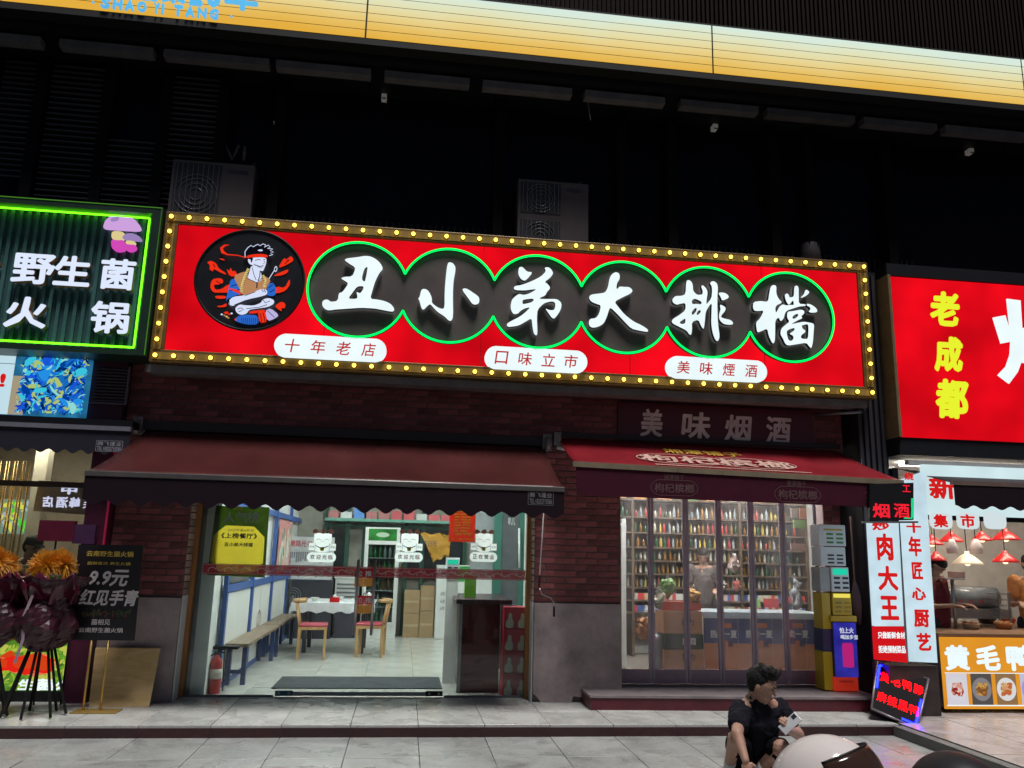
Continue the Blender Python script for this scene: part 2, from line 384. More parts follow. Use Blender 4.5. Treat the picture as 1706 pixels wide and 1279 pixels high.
# ================================================================== GROUND
street = struct(bx(-9, 14, -16, -1.42, -.30, -.125), 'street', M_joint)
platform = struct(bx(-9, 4.87, -1.42, 6.6, -.30, -.025), 'platform', M_joint)
pave = struct(bx(4.87, 14, -16, 8, -.30, -.025), 'pavement', M_joint)
def tiles(parent, xs, ys, ztop, m, gap=.005, th=.024):
    for i in range(len(xs)-1):
        for j in range(len(ys)-1):
            x0, x1, y0, y1 = xs[i], xs[i+1], ys[j], ys[j+1]
            z = ztop-th/2 + random.uniform(-.0022, .0022)
            piece('tile', (x1-x0-gap, y1-y0-gap, th), m, parent, ((x0+x1)/2, (y0+y1)/2, z), .0015)
R600 = [round(-.388+.6*k, 3) for k in range(-9, 9)]
tiles(platform, R600+[4.85], [-1.405, -.79, -.02], 0, M_tile)
tiles(street, [-.388+.6*k for k in range(-8, 9)]+[4.86], [-4.5+.0, -3.62, -2.89, -2.16, -1.425], -.1, M_tile2)
tiles(pave, [4.88, 5.5, 6.1, 6.7, 7.3, 7.9], [-5, -4.2, -3.4, -2.6, -1.8, -1.0, -.2], .0, M_tile3)
# red stone riser of the platform: separate slabs end to end
for k in range(-9, 9):
    x0 = -.388+.6*k; x1 = min(x0+.6, 4.86)
    if x1 > x0+.05: piece('riser_slab', (x1-x0-.004, .018, .088), mat('dark_red_granite', (.035, .010, .012), .35, var=.3, scale=30, rnd=.2), platform, ((x0+x1)/2, -1.415, -.066))
piece('kerb_stone', (.10, 12, .13), mat('concrete_kerb', (.14, .14, .13), .8, bump=.2), pave, (4.82, -7.43, -.075))
for k in range(3): pass

# ================================================================== OUR BUILDING: brick and stucco
def bricks(parent, x0, x1, z0, z1, Y, limit=10**9, L=.235, H=.068, skip=None, sort=None):
    rows = int(round((z1-z0)/H)); h = (z1-z0)/rows; lst = []
    for r in range(rows):
        zc = z0+h*(r+.5); xo = x0 - (L/2 if r % 2 else 0)
        while xo < x1-.01:
            a, b = max(xo, x0), min(xo+L, x1)
            if b-a > .03 and not (skip and skip((a+b)/2, zc)): lst.append((a, b, zc))
            xo += L
    if sort: lst.sort(key=sort)
    rest = MB()
    for i, (a, b, zc) in enumerate(lst):
        dy = random.uniform(-.0025, .0025)
        if i < limit: piece('brick', (round(b-a-.012, 3), .03, round(h-.011, 3)), M_brick, parent, ((a+b)/2, Y-.006+.015-.003+dy, zc), .002)
        else: rest.box(a+.006, b-.006, Y-.009+dy, Y+.02, zc-h/2+.0055, zc+h/2-.0055)
    if rest.v: tag(rest.build('brick_courses', M_brick, parent), kind='stuff')
def stucco_mat(): return mat('stained_stucco', (.34, .27, .27), .85, var=.35, scale=3, bump=.3, bscale=50)
XL, XR = -2.225, 1.425      # restaurant opening
XP = 2.395                  # right edge of the middle pillar
pl = thing('brick_pillar', (-2.6, -.2, 0), 'brick pillar with grey base between mushroom shop and restaurant', 'pillar')
bx(-2.985, XL, -.25, .0, 0, 2.75).build('core', M_mortar, pl)
bricks(pl, -2.985, XL, 1.02, 2.72, -.25)
bx(-2.99, XL-.004, -.285, -.251, 0, 1.0).build('stucco_base', stucco_mat(), pl)
bx(XL, XL+.012, -.25, -.07, 0, 1.02).build('white_reveal', M_white, pl)
for r in range(24):
    z = 1.02+.0708*r
    piece('brick', (.02, .16, .058), mat('pale_brick', (.42, .30, .24), .8, rnd=.3), pl, (XL+.006, -.165, z+.035), .002)
pm = thing('brick_pillar', (1.9, -.2, 0), 'wide brick pillar with peeling stucco base between the two shopfronts', 'pillar')
bx(XR, XP, -.25, .0, 0, 2.75).build('core', M_mortar, pm)
bricks(pm, XR, XP, 1.02, 2.72, -.25)
st = MB().poly(F(-.251), [(XR+.004, .09), (XR+.05, .05), (XR+.09, .0), (XR+.42, .0), (XR+.44, .06), (XR+.56, .045), (XR+.57, .0), (XP-.002, 0), (XP-.002, 1.01), (XR+.004, 1.01)], 0, .034)
st.build('stucco_base', stucco_mat(), pm)
bx(XR-.012, XR, -.25, -.07, 0, 1.02).build('white_reveal', M_white, pm)
for r in range(24):
    z = 1.02+.0708*r
    piece('brick', (.02, .16, .058), MATS['pale_brick'], pm, (XR-.006, -.165, z+.035), .002)
uw = thing('brick_wall', (1, -.2, 2.75), 'dark brick wall above the awnings and under the bulb-lit sign', 'wall')
bx(-2.985, 5.1, -.25, .0, 2.75, 4.6).build('core', M_mortar, uw)
bricks(uw, -2.985, 5.1, 2.75, 3.56, -.25, limit=290, sort=lambda t: (t[0] > 2.3 and t[0] < 4.7, abs(t[2]-3.1)), skip=None)
pr = thing('brick_pillar', (4.95, -.1, 0), 'narrow brick strip right of the folding glass doors', 'pillar')
bx(4.88, 5.1, -.1, .05, 0, 2.75).build('core', M_mortar, pr)
bricks(pr, 4.88, 5.1, .15, 2.72, -.1)

# upper facade: dark recessed storey, louvres on the left, grey soffit strip, ribbed band at the very top
up = thing('building', (0, .2, 4.6), 'dark upper storey of the building behind the signs', 'building')
bx(-9, 16, .15, .35, 4.6, 13.0).build('wall', mat('night_glazing', (.006, .007, .016), .4, var=.3, scale=1.5, spec=.08), up)
bx(-9, -2.985, -.05, .15, 3.4, 4.6).build('wall', MATS['night_glazing'], up)
bx(5.1, 16, .1, .3, 2.75, 4.6).build('wall', MATS['night_glazing'], up)
Mfin = mat('grey_louvre', (.045, .042, .052), .5)
Mmull = mat('dark_mullion', (.006, .006, .008), .7, spec=.1)
fB = F(-.05)
for px0, px1 in ((-30, 30), (55, 150), (165, 255), (262, 352)):
    a = fB.at(px0, 330)[0]; b = fB.at(px1, 330)[0]
    for k in range(34):
        z = 4.75+k*.068
        if (px0 == 165 and k > 20) or (px0 < 0 and k < 12): continue
        piece('louvre_slat', (round(b-a, 3), .05, .018), Mfin, up, ((a+b)/2, -.02, z), .002)
for px in (40, 157, 258, 357, 1035, 1120, 1290, 1350, 1480, 455, 830):
    a = fB.at(px, 330)[0]; piece('mullion', (.12, .22, 2.5), Mmull, up, (a, .03, 5.85))
rg = random.Random(3)
for k in range(15):
    x = -6+k*1.2
    piece('soffit_plate', (round(1.2-rg.choice((.04, .12, .2)), 2), .13, .09), mat('grey_soffit', (.10, .095, .105), .7, var=.3, rnd=.35), up, (x, -.45, 7.00))
bx(-9, 16, -.62, .15, 7.09, 7.16).build('ledge', M_black, up)
bx(-9, 16, -.02, .12, 4.62, 4.78).build('ledge', Mmull, up)
for k in range(120):                       # corrugated dark cladding along the roof of the signs
    x = -2.5+k*.075
    piece('rib', (.03, .03, .62), mat('dark_rib', (.010, .011, .013), .6), up, (x, .12, 5.1))
# ribbed brown cladding above the lit band
for k in range(200):
    x = .2+k*.06
    piece('cladding_rib', (.035, .05, 3.2), mat('brown_rib', (.012, .006, .004), .8, rnd=.25, spec=.1), up, (x, -.28, 9.55))
bx(-9, 16, -.24, .15, 7.95, 12.0).build('cladding', mat('brown_cladding', (.03, .014, .012), .7), up)
for px, py in ((640, 163), (1190, 213), (1615, 253), (459, 207)):
    p = PY(px, py, .1); s = .032 if px != 459 else .015
    t = thing('wall_lamp', p, {640: 'small white square box on the dark wall above the second roundel', 1190: 'small white square box on the dark wall under the middle of the lit band', 1615: 'small white square box on the dark wall at the right', 459: 'tiny grey box on the dark wall right of the louvres'}[px], 'wall box', 'small boxes fixed to the dark upper wall')
    bx(p.x-s, p.x+s, .05, .149, p.z-s, p.z+s).build('case', mat('box_grey', (.45, .43, .40), .6, emis=((.5, .48, .45), .12)), t)
    bx(p.x-s*.8, p.x+s*.8, .04, .0495, p.z-s*1.3, p.z-s*.9).build('lens', M_alu, t)

# lit yellow band along the first floor: slats, falloff of the top lamps painted into emission
band = thing('light_band', (2, -.8, 7.2), 'long yellow and white lit slatted signboard across the top', 'illuminated sign')
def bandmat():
    m = bpy.data.materials.new('painted_lamp_falloff'); m.use_nodes = True; n = m.node_tree.nodes; L = m.node_tree.links; n.remove(n['Principled BSDF'])
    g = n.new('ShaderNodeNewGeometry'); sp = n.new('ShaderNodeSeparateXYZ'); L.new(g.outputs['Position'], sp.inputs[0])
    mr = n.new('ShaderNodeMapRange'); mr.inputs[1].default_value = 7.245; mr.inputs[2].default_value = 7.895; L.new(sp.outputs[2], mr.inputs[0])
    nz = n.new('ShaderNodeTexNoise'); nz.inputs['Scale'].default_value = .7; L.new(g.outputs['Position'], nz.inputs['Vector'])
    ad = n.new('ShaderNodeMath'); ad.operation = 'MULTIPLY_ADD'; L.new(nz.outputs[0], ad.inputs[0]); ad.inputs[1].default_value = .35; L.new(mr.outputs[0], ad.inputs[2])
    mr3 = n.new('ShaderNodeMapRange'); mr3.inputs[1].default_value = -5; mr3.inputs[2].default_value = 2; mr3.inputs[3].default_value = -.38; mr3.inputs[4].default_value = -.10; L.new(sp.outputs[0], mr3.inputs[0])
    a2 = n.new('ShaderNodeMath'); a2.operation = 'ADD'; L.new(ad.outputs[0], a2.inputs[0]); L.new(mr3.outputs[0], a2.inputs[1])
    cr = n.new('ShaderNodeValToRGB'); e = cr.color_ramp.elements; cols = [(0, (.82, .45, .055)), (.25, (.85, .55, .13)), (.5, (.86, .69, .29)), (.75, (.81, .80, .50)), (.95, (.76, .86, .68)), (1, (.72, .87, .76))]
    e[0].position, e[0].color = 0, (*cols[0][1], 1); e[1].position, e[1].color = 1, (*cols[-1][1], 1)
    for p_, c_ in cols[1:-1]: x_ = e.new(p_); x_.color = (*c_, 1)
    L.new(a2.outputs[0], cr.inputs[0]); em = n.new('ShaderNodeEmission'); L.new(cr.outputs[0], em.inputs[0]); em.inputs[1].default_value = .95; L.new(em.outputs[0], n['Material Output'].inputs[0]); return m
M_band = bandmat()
bandcols = [(1.0, .46, .055), (1.0, .53, .09), (1.0, .62, .17), (.95, .72, .33), (.86, .80, .55), (.78, .88, .76), (.80, .95, .88), (.80, .93, .88)]
zb0, zb1 = 7.245, 7.895; nrow = 6
for s in range(5):
    x0 = -4.06-3.35+s*4.135; x1 = x0+4.12
    x0, x1 = [(-8.9, -4.865), (-4.85, -.735), (-.715, 3.40), (3.42, 7.53), (7.55, 11.6)][s]
    for r in range(nrow):
        a = zb0+(zb1-zb0)*r/nrow; b = zb0+(zb1-zb0)*(r+1)/nrow
        c = bandcols[r] if s < 2 or True else bandcols[r]
        st_ = [.62, .66, .70, .74, .80, .84][r]*(1 if s > 1 else .92)
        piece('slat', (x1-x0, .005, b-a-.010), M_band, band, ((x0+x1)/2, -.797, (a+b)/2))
bx(-9, 12, -.765, -.62, 7.17, 7.94).build('back_box', mat('rail_black', (.004, .004, .005), .7), band)
bx(-9, 12, -.80, -.62, 7.165, 7.235).build('bottom_rail', MATS['rail_black'], band)
mb_ = mat('blue_channel_letter', (.06, .3, .5), .4, emis=(lin((80, 175, 225)), .85))
fb = F(-.80)
v0 = fb.at(176, 15)[1]
for wd_, x0, x1 in (('SHAO', 166, 248), ('YI', 255, 282), ('TANG', 289, 369)):
    n_ = len(wd_); u0 = fb.at(x0, 20)[0]; u1 = fb.at(x1, 20)[0]
    for k, c_ in enumerate(wd_): a_ = u0+(u1-u0)*k/n_; text(c_, fb, a_+.008, a_+(u1-u0)/n_*(.8 if c_ != 'I' else .35), v0, v0+.125, mb_, band, depth=.03, bold=.05, name='letter')
for x in (152, 385): u0 = fb.at(x, 20)[0]; MB().rect(fb, u0, u0+.02, v0+.05, v0+.07, 0, .02).build('dot', mb_, band)
v0 = fb.at(411, 19)[1]
for ch, x0, x1 in (('瑞', 226, 262), ('集', 268, 308), ('2', 315, 337), ('0', 343, 368), ('年', 374, 430)):
    u0 = fb.at(x0, 8)[0]; u1 = fb.at(x1, 12)[0]
    text(ch, fb, u0, u1, v0, v0+.30, mb_, band, name='letter', depth=.03, bold=.05)

# ================================================================== MAIN SIGN
SY = -.75
sign = thing('shop_sign', (1.3, SY, 3.35), 'long red lit restaurant sign framed by yellow bulbs with white brush characters', 'shop sign')
fs = F(SY)
SX0, SX1, SZ0, SZ1 = -2.672, 5.262, 3.352, 4.992
Mfr = mat('brown_sign_frame', (.16, .10, .03), .45, .3)
fw_ = .135
for nm, (a, b, c, d) in (('top', (SX0, SX1, SZ1-fw_, SZ1)), ('bot', (SX0, SX1, SZ0, SZ0+fw_)), ('l', (SX0, SX0+fw_, SZ0+fw_, SZ1-fw_)), ('r', (SX1-fw_, SX1, SZ0+fw_, SZ1-fw_))):
    bx(a, b, SY, -.36, c, d).build('frame_rail', Mfr, sign, bevel=.006)
    if nm in 'lr': bx(a+.03, b-.03, SY-.006, SY-.001, c, d).build('bulb_tray', mat('bulb_tray', (.34, .22, .05), .45, .2), sign)
    else: bx(a+.03, b-.03, SY-.006, SY-.001, c+.03, d-.03).build('bulb_tray', MATS.get('bulb_tray') or mat('bulb_tray', (.34, .22, .05), .45, .2), sign)
bx(SX0+fw_, SX1-fw_, SY+.03, SY+.05, SZ0+fw_, SZ1-fw_).build('red_face', R_EM, sign)
for x_ in (-.95, .72, 2.38, 3.95): bx(x_-.002, x_+.002, SY+.024, SY+.0295, SZ0+fw_, SZ1-fw_).build('panel_seam', mat('seam_red', (.12, .004, .006), .6), sign)
bx(SX0+.01, SX1-.01, SY+.06, -.3, SZ0+.02, SZ1-.02).build('back_box', mat('sign_back', (.16, .15, .15), .7), sign)
M_bulb = emit('bulb_lit', (1.0, .60, .06), 5.)
me_b = MB().ball((0, 0, 0), .0215, 10, 6).mesh('bulb', Vector((0, 0, 0)), [M_bulb])
me_s = MB().lathe((0, 0, 0), [(.024, 0), (.024, .012), (.014, .02)], 10, (0, -1, 0)).mesh('socket', Vector((0, 0, 0)), [mat('bulb_socket', (.3, .22, .06), .4)])
def bulb(x, z):
    o = bpy.data.objects.new('bulb', me_b); COL.objects.link(o); o.parent = sign; o.location = Vector((x, SY-.033, z))-ORG[sign]
    s_ = bpy.data.objects.new('socket', me_s); COL.objects.link(s_); s_.parent = o; s_.location = (0, .026, 0)
NT = 44
for k in range(NT):
    x = SX0+.066+(SX1-SX0-.132)*k/(NT-1); bulb(x, SZ1-.066); bulb(x, SZ0+.066)
for k in range(1, 9):
    z = SZ1-.066-(SZ1-SZ0-.132)*k/9; bulb(SX0+.066, z); bulb(SX1-.066, z)
# roundels
Mdisc = mat('dark_roundel', (.10, .08, .075), .55, var=.25, scale=2)
Mdiscb = mat('black_roundel_face', (.008, .008, .012), .4)
circ = [((597, 481), 79), ((747, 492), 78), ((890, 503), 77), ((1033, 513), 76), ((1171, 519), 75), ((1312, 527), 75)]
CC = []
fn = F(SY-.035)
for c, r in circ:
    u, v = fn.at(*c); CC.append((u, v, .5*(fn.at(c[0], c[1]-r)[1]-fn.at(c[0], c[1]+r)[1])))
CC = [(u, 4.2425+(v-4.245)*.3, .527) for u, v, r in CC]
# even spacing as built
x_a, x_b = CC[0][0], CC[5][0]+.02
CC = [(x_a+(x_b-x_a)*i/5, v, r) for i, (u, v, r) in enumerate(CC)]
for i, (u, v, r) in enumerate(CC):
    pts = [(u+(r-.004)*math.cos(t*math.pi/32), v+(r-.004)*math.sin(t*math.pi/32)) for t in range(64)]
    MB().poly(fs, pts, -.028-.0007*i, .03+.0012*(i % 2)).build('roundel', Mdisc, sign)
# neon outline round the joined circles, one tube above and one below each cusp
rt = .012
path = []; n_ = len(CC)
def arc(c, a0, a1, m=22):
    u, v, r = c; return [(u+(r+.0)*math.cos(a0+(a1-a0)*k/m), v+(r+.0)*math.sin(a0+(a1-a0)*k/m)) for k in range(m+1)]
half = []
for i in range(n_-1):
    d = CC[i+1][0]-CC[i][0]; half.append(math.acos(min(.999, d/2/CC[i][2])))
for i in range(n_):
    a0 = math.pi - (half[i-1] if i else 0); a1 = half[i] if i < n_-1 else 0.
    if i == 0: a0 = math.pi
    path += arc(CC[i], a0, a1)
for i in reversed(range(n_)):
    a0 = -(half[i] if i < n_-1 else 0.); a1 = -math.pi + (half[i-1] if i else 0)
    path += arc(CC[i], a0, a1)[1 if i == n_-1 else 0:]
path = path[:-1]
MB().tube([fs.P(u, v, .058) for u, v in path], rt, 8, closed=True).build('neon_tube', emit('green_neon', (.0, .95, .12), 1.6), sign)
MB().ribbon(fs, [(CC[0][0]+(u-CC[0][0])*1.0, v) for u, v in path+path[:1]], .034, .032, .040).build('neon_channel', mat('black_channel', (.006, .01, .008), .5), sign)
LET = {
 0: ((530, 410), [[(400,210),(430,185),(600,165),(720,145),(800,155),(880,195),(950,260),(990,345),(930,410),(870,530),(830,660),(790,800),(900,810),(1020,835),(1110,880),(1160,950),(1150,990),(1110,995),(980,970),(850,945),(650,935),(450,950),(280,960),(160,978),(100,955),(62,900),(65,840),(100,812),(150,812),(195,848),(300,830),(315,710),(370,700),(460,570),(430,540),(345,490),(390,465),(520,460),(565,350),(550,310),(470,265)],
   [(700,350),(735,315),(755,320),(735,440),(710,550),(660,500)], [(595,610),(690,605),(690,650),(640,720),(580,690),(600,760),(590,800),(455,800),(520,710)]]),
 1: ((680, 420), [[(635,150),(680,165),(718,215),(720,280),(690,440),(680,640),(685,990),(650,1050),(610,1035),(560,980),(450,910),(400,860),(335,785),(290,820),(235,878),(205,860),(165,715),(148,712),(175,680),(200,570),(240,555),(290,570),(330,620),(362,700),(358,770),(440,835),(520,865),(555,840),(555,600),(575,350),(600,165)],
   [(818,570),(850,548),(900,555),(1070,670),(1085,720),(1075,780),(1020,800),(975,785),(930,720)]]),
 2: ((820, 430), [[(405,140),(450,128),(485,155),(530,205),(620,212),(520,330),(480,342),(430,310),(395,240)],
   [(795,140),(860,135),(905,175),(930,230),(880,300),(795,360),(850,395),(888,455),(830,515),(810,565),(720,605),(730,620),(860,620),(990,620),(1055,680),(1050,760),(1010,840),(950,915),(915,915),(860,840),(805,760),(870,790),(940,790),(960,740),(960,680),(920,655),(850,665),(780,690),(690,780),(680,900),(688,1100),(685,1165),(660,1175),(630,1140),(610,1020),(600,910),(500,970),(400,1025),(300,1040),(240,1045),(218,1010),(250,975),(420,890),(520,810),(580,745),(500,760),(430,800),(390,845),(325,852),(290,800),(278,730),(300,630),(350,580),(410,540),(480,560),(570,535),(680,470),(600,475),(500,490),(350,485),(325,455),(350,420),(440,410),(600,350),(740,280),(820,200)],
   [(460,640),(500,625),(620,612),(635,640),(600,670),(520,690),(462,700)]]),
 3: ((960, 440), [[(600,118),(650,135),(665,185),(655,235),(620,285),(610,370),(635,372),(655,338),(740,345),(800,345),(845,375),(858,410),(820,450),(700,505),(580,570),(640,650),(730,760),(870,870),(1000,930),(1095,995),(1090,1025),(1060,1028),(940,1005),(840,980),(740,880),(640,770),(520,655),(495,700),(470,790),(420,900),(340,950),(250,968),(200,940),(190,880),(210,830),(300,820),(350,750),(378,625),(300,600),(230,570),(195,520),(205,475),(260,455),(360,445),(440,430),(480,360),(510,200),(550,145)]]),
 4: ((1100, 455), [[(395,120),(430,100),(475,125),(495,180),(500,270),(560,330),(640,325),(650,280),(622,200),(645,178),(700,230),(722,290),(705,400),(700,480),(780,380),(790,270),(785,200),(757,155),(775,125),(820,120),(865,155),(878,220),(870,330),(868,460),(872,640),(880,780),(905,960),(885,1025),(860,1033),(830,1000),(795,900),(775,760),(780,600),(785,450),(740,500),(690,590),(680,720),(665,835),(650,845),(620,800),(580,705),(480,740),(485,860),(470,940),(440,930),(400,870),(300,820),(190,765),(172,730),(200,690),(300,630),(385,560),(385,450),(300,465),(250,480),(195,450),(180,400),(230,345),(320,345),(385,320)],
   [(480,410),(530,383),(635,435),(620,475),(560,465),(485,470)], [(480,590),(520,535),(555,525),(550,575),(500,635),(478,625)], [(550,620),(570,575),(610,555),(618,590),(570,640)], [(290,745),(370,690),(385,700),(378,765),(320,775)],
   [(884,305),(920,290),(990,300),(1035,335),(1045,375),(940,420),(925,370)], [(905,475),(950,490),(995,520),(990,570),(930,640),(925,670),(980,690),(1070,710),(1110,750),(1100,780),(1040,785),(960,770),(905,715),(892,660),(900,600),(920,550)]]),
 5: ((1240, 460), [[(440,130),(490,145),(485,260),(520,340),(570,390),(560,410),(490,440),(470,490),(480,555),(500,530),(530,470),(580,425),(640,445),(700,435),(755,440),(748,375),(740,368),(680,435),(660,420),(625,350),(615,280),(650,258),(675,280),(690,325),(740,315),(755,290),(760,160),(795,138),(828,165),(828,300),(830,420),(930,425),(940,450),(830,460),(740,490),(650,520),(620,560),(600,640),(560,685),(540,665),(525,625),(470,670),(470,850),(465,990),(440,1025),(415,1000),(370,900),(350,795),(270,830),(200,858),(185,790),(178,700),(240,640),(300,520),(220,530),(150,525),(130,470),(140,390),(260,375),(330,390),(365,370),(380,260),(400,160)],
   [(845,335),(910,270),(925,215),(950,203),(990,235),(980,265),(920,310)], [(952,415),(1020,430),(1090,480),(1115,525),(1095,550),(1020,555),(975,540),(1010,500),(1000,470),(950,445)],
   [(655,540),(740,530),(870,505),(915,530),(910,570),(865,605),(885,640),(810,670),(710,730),(760,720),(900,690),(1000,705),(1065,725),(1055,850),(1045,1000),(1020,1100),(990,1070),(945,1010),(800,1035),(660,1055),(620,1020),(590,950),(548,880),(560,800),(620,745),(690,690),(650,630)],
   [(730,620),(770,580),(815,570),(825,595),(780,640),(740,650)], [(645,830),(700,800),(765,785),(765,815),(740,840),(685,875),(745,905),(750,950),(720,985),(675,975),(650,900)], [(870,750),(920,735),(970,728),(978,800),(970,950),(920,955),(865,945),(862,900),(930,850),(925,820),(890,800)]]),
}
Mret = mat('dark_letter_return', (.02, .022, .03), .35)
fl = F(SY-.10)
for i in range(6):
    (ox, oy), polys = LET[i]
    pp = [chaikin([fl.at(ox+x/9.133, oy+y/9.133) for x, y in q]) for q in polys]
    curvefill('letter', pp, .05, [W_EM, Mret], sign, fs, .050)
# captions
Mredp = emit('red_print_lit', (.62, .03, .03), .8)
for (a, b), s in zip((((458, 558), (645, 603)), ((808, 579), (978, 621)), ((1110, 595), (1276, 637))), ('十年老店', '口味立市', '美味煙酒')):
    cx, cy = fs.at((a[0]+b[0])/2, (a[1]+b[1])/2); hw = (fs.at(b[0], cy)[0]-fs.at(a[0], cy)[0])/2
    hw = .5*(fs.at(b[0], (a[1]+b[1])/2)[0]-fs.at(a[0], (a[1]+b[1])/2)[0]); hh = .125
    pts = [(cx+(hw-hh)*(1 if math.cos(t) > 0 else -1)+hh*math.cos(t), cy+hh*math.sin(t)) for t in [math.radians(7.5+15*k) for k in range(24)]]
    cp = MB().poly(fs, pts, -.03, .04).build('caption_plate', W_EM, sign)
    for k, ch in enumerate(s):
        x = cx-hw*.68+hw*1.36*k/3
        o = text(ch, fs, x-.075, x+.075, cy-.072, cy+.072, Mredp, sign, name='caption_letter', depth=.003, n0=.041, bold=.012, shear=.12)
        o.parent = cp
# emblem
eu, ev = fs.at(418, 468)
er_u = .5*(fs.at(509, 468)[0]-fs.at(328, 468)[0]); er = .548
emb = MB().poly(fs, [(eu+er_u*math.cos(t*math.pi/36), ev+er*math.sin(t*math.pi/36)) for t in range(72)], -.02, .045).build('emblem_disc', Mdiscb, sign)
MB().tube([fs.P(eu+er_u*math.cos(t*math.pi/36), ev+er*math.sin(t*math.pi/36), .045) for t in range(72)], .014, 6, closed=True).build('emblem_rim', M_black, emb).parent = emb
fe = F(SY-.047)
def E(p): return fe.at(320+p[0]/6.73, 370+p[1]/6.73)
ink = {'w': emit('ink_white', (.72, .78, 1), .95), 'r': emit('ink_red', (.95, .035, .01), .9), 't': emit('ink_tan', (.62, .30, .14), .75), 'b': emit('ink_blue', (.03, .17, .72), .8), 'k': emit('ink_black', (.004, .004, .008), 1), 'y': emit('ink_yellow', (.85, .70, .22), .8), 'l': emit('ink_lilac', (.62, .56, .95), .8)}
layer = [0]
def ep(c, pts, nm='emblem_figure'):
    layer[0] += 1; o = MB().poly(fe, chaikin([E(p) for p in pts]), .0006*layer[0], .0006*layer[0]+.0005).build(nm, ink[c], sign); o.parent = emb
def es(c, pts, w):
    layer[0] += 1; ww = [q/6.73*.0066 for q in (w if isinstance(w, list) else [w]*len(pts))]
    o = MB().ribbon(fe, [E(p) for p in pts], ww, .0006*layer[0], .0006*layer[0]+.0005).build('emblem_line', ink[c], sign); o.parent = emb
for fl_ in ([(165,450),(210,430),(270,460),(300,520),(380,570),(380,590),(310,560),(240,520),(235,555),(195,530),(200,480)], [(385,520),(420,550),(430,505),(455,555),(480,540),(520,605),(420,610)],
  [(230,640),(300,625),(345,640),(350,680),(300,700),(240,700),(260,760),(330,750),(400,700),(450,700),(420,740),(540,770),(560,820),(430,790),(340,790),(240,790),(205,740),(210,680)],
  [(255,825),(380,825),(380,855),(320,860),(270,855)], [(275,940),(340,935),(390,905),(385,950),(300,955)], [(960,520),(1030,400),(1060,420),(1110,375),(1145,430),(1060,480)],
  [(905,605),(985,565),(1085,525),(1070,570),(1000,600)], [(855,790),(950,720),(1040,740),(1095,630),(1100,700),(1050,770),(960,800)], [(935,935),(1000,890),(1050,915),(1040,970),(1000,960),(1010,1005),(940,960)],
  [(350,1020),(380,1000),(415,1010),(400,1035)], [(470,1090),(520,1060),(515,1100),(490,1112)], [(300,408),(345,410),(375,430),(340,428)]): ep('r', fl_, 'emblem_flame')
es('k', [(270, 660), (320, 690), (300, 740)], 8); es('k', [(1060, 430), (1090, 425), (1040, 470)], 8); es('k', [(240, 470), (260, 510)], 8)
ep('b', [(430,650),(490,630),(530,720),(560,800),(480,830),(400,860),(385,900),(390,830),(415,740)]); ep('b', [(860,690),(915,680),(950,760),(930,830),(850,830),(830,780)])
for p in ([(440, 720), (520, 700)], [(430, 770), (540, 760)], [(860, 740), (910, 700)], [(870, 790), (930, 760)]): es('k', p, 8)
ep('r', [(400, 740), (520, 760), (560, 815), (470, 780)], 'emblem_flame')
ep('l', [(820,1000),(880,965),(980,1045),(930,1085),(850,1115)]); ep('b', [(520,1050),(640,1040),(740,1050),(750,1150),(600,1150),(480,1110)])
for x in range(560, 740, 22): es('k', [(x, 1080), (x+4, 1145)], 5)
ep('r', [(740,1000),(820,990),(850,1120),(760,1140)], 'emblem_sash'); ep('r', [(640,1005),(820,985),(822,1010),(650,1035)], 'emblem_sash')
es('k', [(770, 1030), (785, 1130)], 7); es('k', [(800, 1020), (822, 1120)], 7); es('k', [(850, 1000), (930, 1075)], 6)
ep('t', [(465,612),(560,570),(620,560),(640,650),(735,690),(800,600),(890,655),(850,720),(830,770),(700,830),(570,830),(530,740)])
ep('w', [(670,490),(740,530),(775,560),(790,650),(735,690),(625,640),(645,570)])
ep('w', [(632,420),(690,405),(790,402),(840,412),(835,470),(822,505),(800,560),(765,550),(715,520),(685,492),(650,478),(632,450)])
ep('k', [(598,400),(600,340),(630,300),(665,275),(690,290),(740,262),(770,277),(800,258),(826,268),(812,292),(858,272),(872,292),(848,306),(902,314),(875,328),(908,346),(878,356),(902,370),(868,382),(850,378),(740,362),(640,390)])
es('w', [(600,402),(598,340),(628,297),(665,270),(690,285),(740,257),(770,272),(800,252),(830,264),(815,290),(860,266),(880,290),(850,302),(910,311),(880,326),(916,346),(885,356),(910,371),(870,385)], 8)
ep('w', [(735, 325), (775, 312), (800, 322), (790, 335), (760, 335)])
ep('r', [(618,385),(690,370),(780,364),(852,376),(854,406),(780,400),(690,401),(614,414)], 'emblem_headband')
es('r', [(605,408),(520,382),(400,372),(350,345),(335,300),(370,272),(425,262)], [10, 10, 14, 34, 30, 22, 3])
ep('k', [(636, 412), (690, 404), (684, 440), (668, 470)]); ep('w', [(640, 430), (662, 425), (665, 460), (650, 470)])
for p, w_ in (([(712, 440), (745, 428), (775, 434)], 7), ([(803, 432), (828, 424)], 7), ([(725, 492), (765, 508), (808, 496)], 8), ([(812, 440), (822, 470), (800, 475)], 5), ([(735, 508), (780, 520), (800, 512)], 5), ([(700, 480), (725, 500)], 8), ([(680, 520), (700, 600), (725, 660)], 6), ([(770, 560), (765, 620), (745, 670)], 9), ([(625, 642), (735, 690), (800, 625)], 7), ([(735, 690), (732, 750)], 12)): es('k', p, w_)
es('y', [(640, 530), (600, 620), (572, 700), (556, 800)], 26); es('y', [(800, 605), (828, 660), (815, 740)], 24)
for k in range(11):
    t = k/10; x = 640-84*t; y = 535+260*t; es('k', [(x-15, y+8), (x+12, y-8)], 5)
for k in range(5): es('k', [(795+5*k, 625+24*k), (820+4*k, 612+24*k)], 5)
